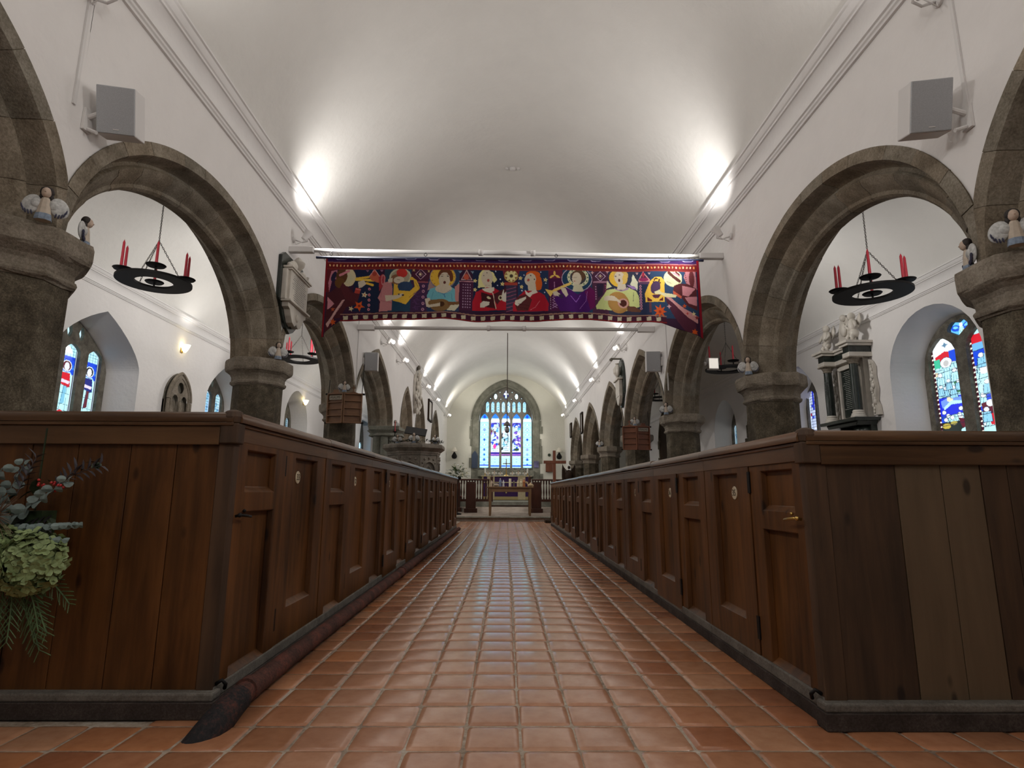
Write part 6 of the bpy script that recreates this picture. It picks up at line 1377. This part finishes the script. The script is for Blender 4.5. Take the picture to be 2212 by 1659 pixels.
def figure(x, y, h, robe, cloak, label, kneel=False):
    z = 1.07; root = empty('nativity_figure', (x, y, z), 0, label, 'nativity figure', 'nativity figures on the oak table'); k = h
    m1 = plain('painted_robe', robe, .6); m2 = plain('painted_cloak', cloak, .6)
    mb = MB(); mb.lathe([(.17*k, 0), (.16*k, .1*k), (.11*k, .5*k), (.12*k, .7*k), (.05*k, .8*k)], (0, 0), 12, sq=.8); mb.tube([(-.1*k, -.02, .66*k), (-.09*k, -.1*k, .5*k), (0, -.13*k, .55*k)], .035*k, 8); mb.tube([(.1*k, -.02, .66*k), (.09*k, -.1*k, .5*k), (0, -.13*k, .55*k)], .035*k, 8); mb.build('robe', m1, root, smooth=True)
    mb = MB(); mb.ball((0, -.01, .88*k), .075*k, 10, 8, sc=(.85, .9, 1.1)); mb.build('head', M['angel_skin'], root, smooth=True)
    mb = MB(); mb.ball((0, .02*k, .9*k), .088*k, 10, 8, sc=(1, .85, 1.05)); mb.ball((0, .06*k, .5*k), .16*k, 10, 8, sc=(1, .5, 2.4)); mb.build('cloak', m2, root, smooth=True); return root
figure(-.46, 18.98, .20, (.5, .4, .3), (.55, .45, .35), 'small tan kneeling figure at the left end of the oak table'); figure(-.17, 18.97, .27, (.16, .2, .3), (.2, .25, .34), 'blue cloaked figure left of the candle on the oak table'); figure(-.07, 19.0, .22, (.6, .6, .6), (.3, .36, .45), 'small pale blue figure just left of the candle on the oak table')
figure(.27, 19.0, .20, (.12, .10, .08), (.10, .08, .06), 'dark stooping figure just right of the candle on the oak table'); figure(.40, 18.98, .22, (.6, .5, .3), (.55, .47, .3), 'cream robed figure right of the candle on the oak table'); figure(.50, 19.02, .24, (.65, .58, .4), (.6, .52, .36), 'tall cream figure beside the orange one on the oak table'); figure(.60, 19.06, .28, (.42, .16, .06), (.4, .15, .06), 'orange brown robed figure towards the right of the oak table')
mb = MB(); mb.lathe([(.04, 0), (.04, .25), (.036, .26), (.002, .255)], (0, 0), 16); tag(mb.build('pillar_candle', plain('ivory_wax', (.66, .60, .42), .4), loc=(.145, 18.98, 1.07), smooth=40), 'thick ivory pillar candle at the middle of the oak table', 'candle')
for x, s, c_, lb in ((.81, 1, (.45, .34, .2), 'tan lying camel at the right end of the oak table'), (-.30, -1, (.3, .24, .18), 'small brown ox near the left end of the oak table')):
    root = empty('nativity_animal', (x, 19.0, 1.07), 0, lb, 'nativity animal'); mb = MB(); mb.ball((0, 0, .05), .08, 12, 8, sc=(1.3, .7, .65)); mb.tube([(-.07, 0, .06), (-.11, 0, .11), (-.12, 0, .15)], [.028, .02, .018], 8); mb.ball((-.135, 0, .155), .024, 8, 6, sc=(1.5, .8, .8))
    if s > 0: mb.ball((.0, 0, .10), .035, 8, 6, sc=(1, .7, 1.1))
    for a, b in ((-.07, -.04), (-.07, .04), (.07, -.04), (.07, .04)): mb.tube([(a, b, .05), (a*1.2, b*1.3, .02), (a*.6, b*1.3, .008)], [.018, .014, .01], 6)
    mb.build('body', plain('animal_paint', c_, .6), root, smooth=True)
# plain wooden cross, its stand, eagle lectern
root = empty('standing_cross', (1.50, 18.0, 0), 0, 'plain reddish wooden cross standing at the right end of the pews', 'cross'); M['cross_wood'] = wood('cross_wood', (.11, .035, .018), (.19, .065, .035), 'Z', knots=False)
mb = MB(); mb.box(-.045, .045, -.045, .045, .0, 2.17); mb.build('upright', M['cross_wood'], root, bevel=.006); mb = MB(); mb.box(-.33, .36, -.05, .04, 1.77, 1.86); mb.build('crossbar', M['cross_wood'], root, bevel=.006); mb = MB(); mb.box(-.3, .3, -.3, .3, .0, .08); mb.box(-.12, .12, -.12, .12, .08, .3); mb.build('foot', M['dark_oak'], root)
root = empty('eagle_lectern', (1.86, 17.2, 0), 0, 'dark carved eagle lectern with raised wings beside the wooden cross', 'lectern')
mb = MB(); mb.lathe([(.26, 0), (.26, .08), (.12, .14), (.07, .3), (.09, .6), (.06, .95), (.14, 1.08), (.14, 1.16)], (0, 0), 16); mb.build('pedestal', M['dark_oak'], root, smooth=35)
mb = MB(); mb.ball((0, 0, 1.36), .13, 14, 10, sc=(.85, .8, 1.5)); mb.ball((0, -.05, 1.62), .05, 10, 8, sc=(.8, 1.2, 1)); mb.tube([(0, -.09, 1.63), (0, -.14, 1.61)], [.018, .004], 6); mb.build('eagle_body', M['dark_oak'], root, smooth=True)
for s in (-1, 1):
    mb = MB(); mb.prism([(s*.06, 1.22), (s*.10, 1.50), (s*.13, 1.60), (s*.18, 1.72), (s*.20, 1.55), (s*.205, 1.35), (s*.19, 1.2), (s*.12, 1.14)], lambda u, v, d: (u, d+.02, v), 0, .04)
    for q in range(5): mb.tube([(s*(.07+q*.028), .0, 1.55+.03*q), (s*(.08+q*.028), .0, 1.22)], .014, 6)
    mb.build('wing', M['dark_oak'], root, smooth=40)
# things on the east wall
M['shade'] = plain('white_lamp_shade', (.7, .66, .58), .5)
for x, lb in ((-2.36, 'oil lamp with white shade on the east wall left of the window'), (2.46, 'oil lamp with white shade on the east wall right of the window')):
    root = empty('oil_lamp', (x, 26.75, 2.72), 0, lb, 'wall lamp'); mb = MB(); mb.lathe([(.15, 0), (.05, .2), (.04, .2), (.13, .0)], (0, 0), 18, cap=False); mb.build('lamp_shade', M['shade'], root, smooth=40)
    mb = MB(); mb.lathe([(.03, -.02), (.05, -.06), (.11, -.16), (.13, -.22), (.1, -.3), (.03, -.33)], (0, 0), 16); mb.tube([(0, 0, -.25), (0, .12, -.3), (0, .25, -.2)], .012, 6); mb.build('reservoir', M['black_metal'], root, smooth=40)
mb = MB(); mb.box(1.85, 2.2, 26.86, 26.995, 1.82, 2.22); tag(mb.build('wall_cupboard', M['cross_wood'], bevel=.01), 'small dark red wooden wall cupboard on the east wall behind the cross', 'cupboard')
mb = MB(); mb.prism([(-1.57, 1.98), (-1.30, 1.98), (-1.30, 2.6), (-1.36, 2.7), (-1.43, 2.78), (-1.50, 2.7), (-1.57, 2.6)], lambda u, v, d: (u, 26.95-d, v), 0, .03); tag(mb.build('blue_wall_panel', plain('slate_blue', (.05, .07, .12), .3)), 'dark blue pointed panel on the stone jamb left of the east window', 'panel')
root = empty('small_picture', (1.42, 26.998, 2.16), 0, 'small blue violet picture on the stone jamb right of the east window', 'picture'); mb = MB(); mb.box(-.11, .11, -.02, 0, -.15, .15); mb.build('print', plain('violet_print', (.13, .12, .25), .5, noise=.4, nscale=6), root)
mb = MB(); mb.lathe([(.07, 0), (.06, .03)], (0, 0), 16, ax=Matrix.Translation((2.02, 26.98, 2.6)) @ Matrix.Rotation(PI/2, 4, 'X')); tag(mb.build('wall_plaque', M['holly']), 'tiny round dark plaque on the east wall beside the cross top', 'plaque')
# sanctuary lamp on its long rope
root = empty('sanctuary_lamp', (.04, 19.5, 3.0), 0, 'dark hanging sanctuary lamp on a long rope in front of the east window', 'hanging lamp')
mb = MB(); mb.tube([(0, 0, .2), (0, 0, 3.35)], .013, 8); mb.build('rope', M['dark_oak'], root); mb = MB(); mb.lathe([(.02, .26), (.10, .18), (.13, .12), (.12, .11), (.02, .16)], (0, 0), 16, cap=False); mb.lathe([(.02, -.14), (.07, -.10), (.08, 0), (.05, .06), (.02, .1)], (0, 0), 16); mb.build('lamp_body', plain('dull_pewter', (.1, .09, .09), .4, .6), root, smooth=40)
# pedestal flowers
M['lily'] = plain('cream_petals', (.62, .60, .42), .6, noise=.15); M['white_flower'] = plain('white_petals', (.6, .62, .6), .6)
root = empty('pedestal_flowers', (-1.58, 19.3, .18), 0, 'pedestal arrangement of white and cream flowers left of the chancel opening', 'flower arrangement'); r_ = random.Random(5)
mb = MB(); mb.lathe([(.15, 0), (.15, .03), (.02, .06), (.02, 1.1), (.12, 1.14), (.12, 1.2)], (0, 0), 14); mb.build('pedestal', M['black_metal'], root, smooth=35)
mb = MB()
for i in range(150): a = r_.uniform(0, 2*PI); e = r_.uniform(-.2, 1.3); d = Vector((math.cos(a)*math.cos(e), math.sin(a)*math.cos(e), math.sin(e))); leaf(mb, Vector((0, 0, 1.25))+d*r_.uniform(.05, .28), d, r_.uniform(.1, .2), .05)
mb.build('foliage', M['leaf_green'], root)
for nm, mt, n in (('white_blooms', 'white_flower', 16), ('cream_lilies', 'lily', 10)):
    mb = MB()
    for i in range(n):
        a = r_.uniform(0, 2*PI); e = r_.uniform(-.1, 1.4); d = Vector((math.cos(a)*math.cos(e), -abs(math.sin(a))*math.cos(e), math.sin(e))); p = Vector((0, 0, 1.25))+d*r_.uniform(.22, .44)
        for q in range(6): b = q*PI/3; s = d.cross(Vector((.3, .2, 1))).normalized(); t = d.cross(s); leaf(mb, p, (s*math.cos(b)+t*math.sin(b)+d*.6), .07, .035)
    mb.build(nm, M[mt], root)
# dark stand with white book at the left of the chancel
root = empty('reading_desk', (-1.85, 17.3, 0), 0, 'dark reading desk with a white book at the end of the left pews', 'reading desk'); mb = MB(); mb.box(-.2, .2, -.15, .15, 0, 1.12); mb.build('stand', M['dark_oak'], root, bevel=.01); mb = MB(); mb.obox(Matrix.Translation((0, 0, 1.18)) @ Matrix.Rotation(math.radians(25), 4, 'X'), .5, .34, .03); mb.build('slope', M['dark_oak'], root); mb = MB(); mb.obox(Matrix.Translation((0, -.01, 1.21)) @ Matrix.Rotation(math.radians(25), 4, 'X'), .28, .2, .03); mb.build('open_book', M['white_paint'], root)
# organ case in the left aisle, doorways in the right aisle
root = empty('organ_case', (-3.45, 22.4, 0), 0, 'dark brown organ case seen through the pointed arch beyond the pulpit', 'organ'); mb = MB(); mb.box(-1.2, 0, -1.6, 2.6, .0, 3.1); mb.build('case', M['pine_ends'], root, bevel=.01)
mb = MB()
for i in range(14): mb.lathe([(.02, 1.5), (.055, 1.6), (.055, 3.3+.25*math.sin(i*.6))], (-.1, -1.0+i*.17), 10)
mb.build('pipes', M['brass'], root, smooth=40)
def door_(n, y, w_, h, z):
    r = struct(empty('door_%d' % n, (AX, y, 0))); mb = MB(); f = f_point(0, w_/2, h, w_*.75)
    mb.prism([(u, f(u)) for u in [-w_/2+w_*k/20 for k in range(21)]]+[(w_/2, 0), (-w_/2, 0)], Tr, .001, .03); mb.build('door_leaf', M['dark_oak'], r)
    mb = MB(); mb.tube([(-.02, u, f(u)) for u in [w_/2*math.sin(-PI/2+PI*k/30) for k in range(31)]], .07, 8)
    for s in (-1, 1):
        z_ = 0
        while z_ < h-.05: hh = .32; mb.box(-.05, 0, s*w_/2-.02*s, s*(w_/2+(.12 if int(z_/.32) % 2 else .24)), z_, z_+hh-.01); z_ += hh
    mb.build('stone_surround', M['stone_dk'], r)
door_(1, 21.6, 1.6, 2.75, 0); door_(2, 13.65, .9, 2.35, 0)

# ================================================================== hanging flowers on the near left pew end
root = empty('flower_arrangement', (-1.935, 2.50, .765), 0, 'hanging pew end flowers of green hydrangea, eucalyptus and conifer', 'flower arrangement'); r_ = random.Random(21)
M['hyd'] = plain('green_hydrangea', (.22, .285, .12), .65, noise=.22, nscale=35); M['euc'] = plain('eucalyptus', (.16, .21, .20), .6, noise=.2, nscale=30); M['conifer'] = plain('conifer_green', (.07, .125, .045), .6, noise=.3, nscale=30); M['dry'] = plain('dried_stalks', (.17, .11, .07), .8, noise=.2); M['purple_leaf'] = plain('dusky_leaves', (.06, .055, .065), .7)
def hydrangea(c, R, n):
    mb = MB(); c = Vector(c)
    for i in range(n):
        z = 1-2*(i+.5)/n; a = i*2.39996; d = Vector((math.sqrt(1-z*z)*math.cos(a), math.sqrt(1-z*z)*math.sin(a), z))
        if d.y > .45: continue
        rad = R*r_.uniform(.80, 1.08); p = c+Vector((d.x, d.y*.75, d.z))*rad; nd = (d+Vector((r_.uniform(-.4, .4), r_.uniform(-.4, .4), r_.uniform(-.4, .4)))).normalized(); s = nd.cross(Vector((.2, .1, 1))).normalized(); t = nd.cross(s); w0 = r_.uniform(0, PI/2)
        for q in range(4):
            b = w0+q*PI/2+r_.uniform(-.12, .12); u = s*math.cos(b)+t*math.sin(b); v = nd.cross(u); L = R*r_.uniform(.22, .33); k = .12*L
            mb.add([p, p+u*L*.45+v*L*.42+nd*k, p+u*L*.85+v*L*.38+nd*k*2.2, p+u*L*1.05+nd*k*1.2, p+u*L*.85-v*L*.38+nd*k*2.2, p+u*L*.45-v*L*.42+nd*k, p+u*L*.6+nd*k*.3], [(0, 1, 6), (1, 2, 6), (2, 3, 6), (3, 4, 6), (4, 5, 6), (5, 0, 6)])
    mb.ball(c, R*.72, 12, 8, sc=(1, .7, 1)); return mb.build('hydrangea_head', M['hyd'], root)
hydrangea((.085, -.13, -.145), .115, 150); hydrangea((-.075, -.11, -.13), .115, 130)
mb = MB()
def sprig(p0, d0, L, n):
    p = Vector(p0); d = Vector(d0).normalized(); pts = [p.copy()]
    for i in range(n):
        d = (d+Vector((r_.uniform(-.06, .06), r_.uniform(-.05, .05), -.03))).normalized(); p = p+d*L/n; pts.append(p.copy())
        s = d.cross(Vector((0, 1, 0))).normalized()
        for q in (-1, 1):
            dd = (d*.9+s*q*.8+Vector((0, r_.uniform(-.25, .25), 0))).normalized(); ll = L*.34*(1-i/n*.75)+.012; pp = p.copy(); m = max(3, int(ll/.010)); sp = [pp.copy()]
            for j in range(m):
                pp = pp+dd*ll/m; dd = (dd+d*.03).normalized(); sp.append(pp.copy()); s2 = dd.cross(Vector((0, 1, 0))).normalized()
                for q2 in (-1, 1):
                    e = pp+(dd*.8+s2*q2*.7).normalized()*.013*(1-.4*j/m); w_ = s2*.0046; mb.add([pp, pp+dd*.005+w_*q2, e, pp-dd*.002], [(0, 1, 2, 3)])
            mb.tube(sp, .0018, 4)
    mb.tube(pts, [.003]*len(pts), 5)
for p0, d0, L in (((.02, -.07, -.20), (.50, -.1, -.6), .25), ((.0, -.08, -.2), (.28, 0, -.8), .27), ((-.05, -.08, -.2), (.02, 0, -1), .22), ((-.1, -.08, -.2), (-.2, 0, -1), .22), ((.06, -.06, -.18), (.8, 0, -.5), .20), ((0, -.1, -.22), (.16, -.05, -1), .22), ((-.02, -.06, -.2), (.42, .02, -.8), .31), ((-.06, -.1, -.22), (.1, -.05, -1), .2), ((.04, -.09, -.2), (.36, -.05, -.8), .22)): sprig(p0, d0, L, 9)
mb.build('conifer_sprigs', M['conifer'], root)
mb = MB()
for p0, d0, n, sz in (((-.1, -.06, .0), (.75, -.05, .55), 9, .034), ((-.06, -.05, -.02), (.9, -.1, .06), 8, .028), ((-.15, -.05, .03), (.35, 0, .9), 7, .03), ((-.05, -.08, -.05), (.6, -.1, -.02), 7, .026), ((-.2, -.05, 0), (.2, -.1, .6), 7, .036)):
    p = Vector(p0); d = Vector(d0).normalized(); st = [p.copy()]
    for i in range(n):
        p = p+d*.034; st.append(p.copy())
        for q in (-1, 1): 
            nn = Vector((r_.uniform(-1, 1), -1, r_.uniform(-.6, 1))).normalized(); s = Vector((0, 0, 1)).cross(nn).normalized(); t = nn.cross(s); c = p+s*q*sz*.7+Vector((0, -.004, 0)); k = sz*(1-.05*i)
            ring = [c+s*k*.8*math.cos(a)+t*k*.7*math.sin(a)+nn*.004*math.cos(2*a) for a in [j*PI/5 for j in range(10)]]; mb.add(ring+[c+nn*.004], [(j, (j+1) % 10, 10) for j in range(10)])
    mb.tube(st, .0025, 5)
mb.build('eucalyptus', M['euc'], root)
mb = MB(); cc = Vector((-.075, -.14, .035))
for i in range(110):
    a = r_.uniform(0, 2*PI); e = r_.uniform(-.9, .9); d = Vector((math.cos(a)*math.cos(e), -abs(math.sin(e))*1.0, math.sin(a)*math.cos(e))); mb.tube([cc+d*.01, cc+d*r_.uniform(.07, .125)], [.0017, .0008], 4)
mb.tube([cc, cc+Vector((-.12, .03, -.14))], .004, 6); mb.build('dried_allium', M['dry'], root)
mb = MB()
for p0, d0, n in (((-.08, -.05, .12), (.35, 0, .9), 6), ((.06, -.05, .12), (.6, 0, .7), 5), ((-.12, -.03, -.03), (.6, 0, .1), 6), ((.12, -.05, .19), (.9, 0, .35), 5)):
    p = Vector(p0); d = Vector(d0).normalized()
    for i in range(n):
        p = p+d*.026
        for q in (-1, 1): leaf(mb, p, (d.x+q*d.z*.9+r_.uniform(-.2, .2), -.2, d.z-q*d.x*.9), .055, .018)
    mb.tube([Vector(p0), p], .0018, 4)
mb.build('dusky_leaves', M['purple_leaf'], root)
mb = MB()
for i in range(16): mb.ball((.075+r_.uniform(-.05, .06), -.08+r_.uniform(-.02, .02), .155+r_.uniform(-.03, .04)), .006, 7, 5)
mb.build('berries', M['berry'], root, smooth=True)
mb = MB()
for i in range(46): leaf(mb, (-.1+r_.uniform(-.14, .2), -.03+r_.uniform(-.03, .02), .02+r_.uniform(-.2, .12)), (r_.uniform(-1, 1), -.3, r_.uniform(-.8, .8)), r_.uniform(.05, .09), .035)
for i in range(9): leaf(mb, (.215, -.03, .252), (r_.uniform(-1, 1), -.4, r_.uniform(-.8, .3)), .04, .018)
mb.build('dark_leaves', M['holly'], root)
mb = MB(); mb.box(-.14, .02, -.03, .052, -.22, .05); mb.box(-.063, -.058, .03, .035, .05, .40); mb.build('hanging_holder', M['holly'], root)
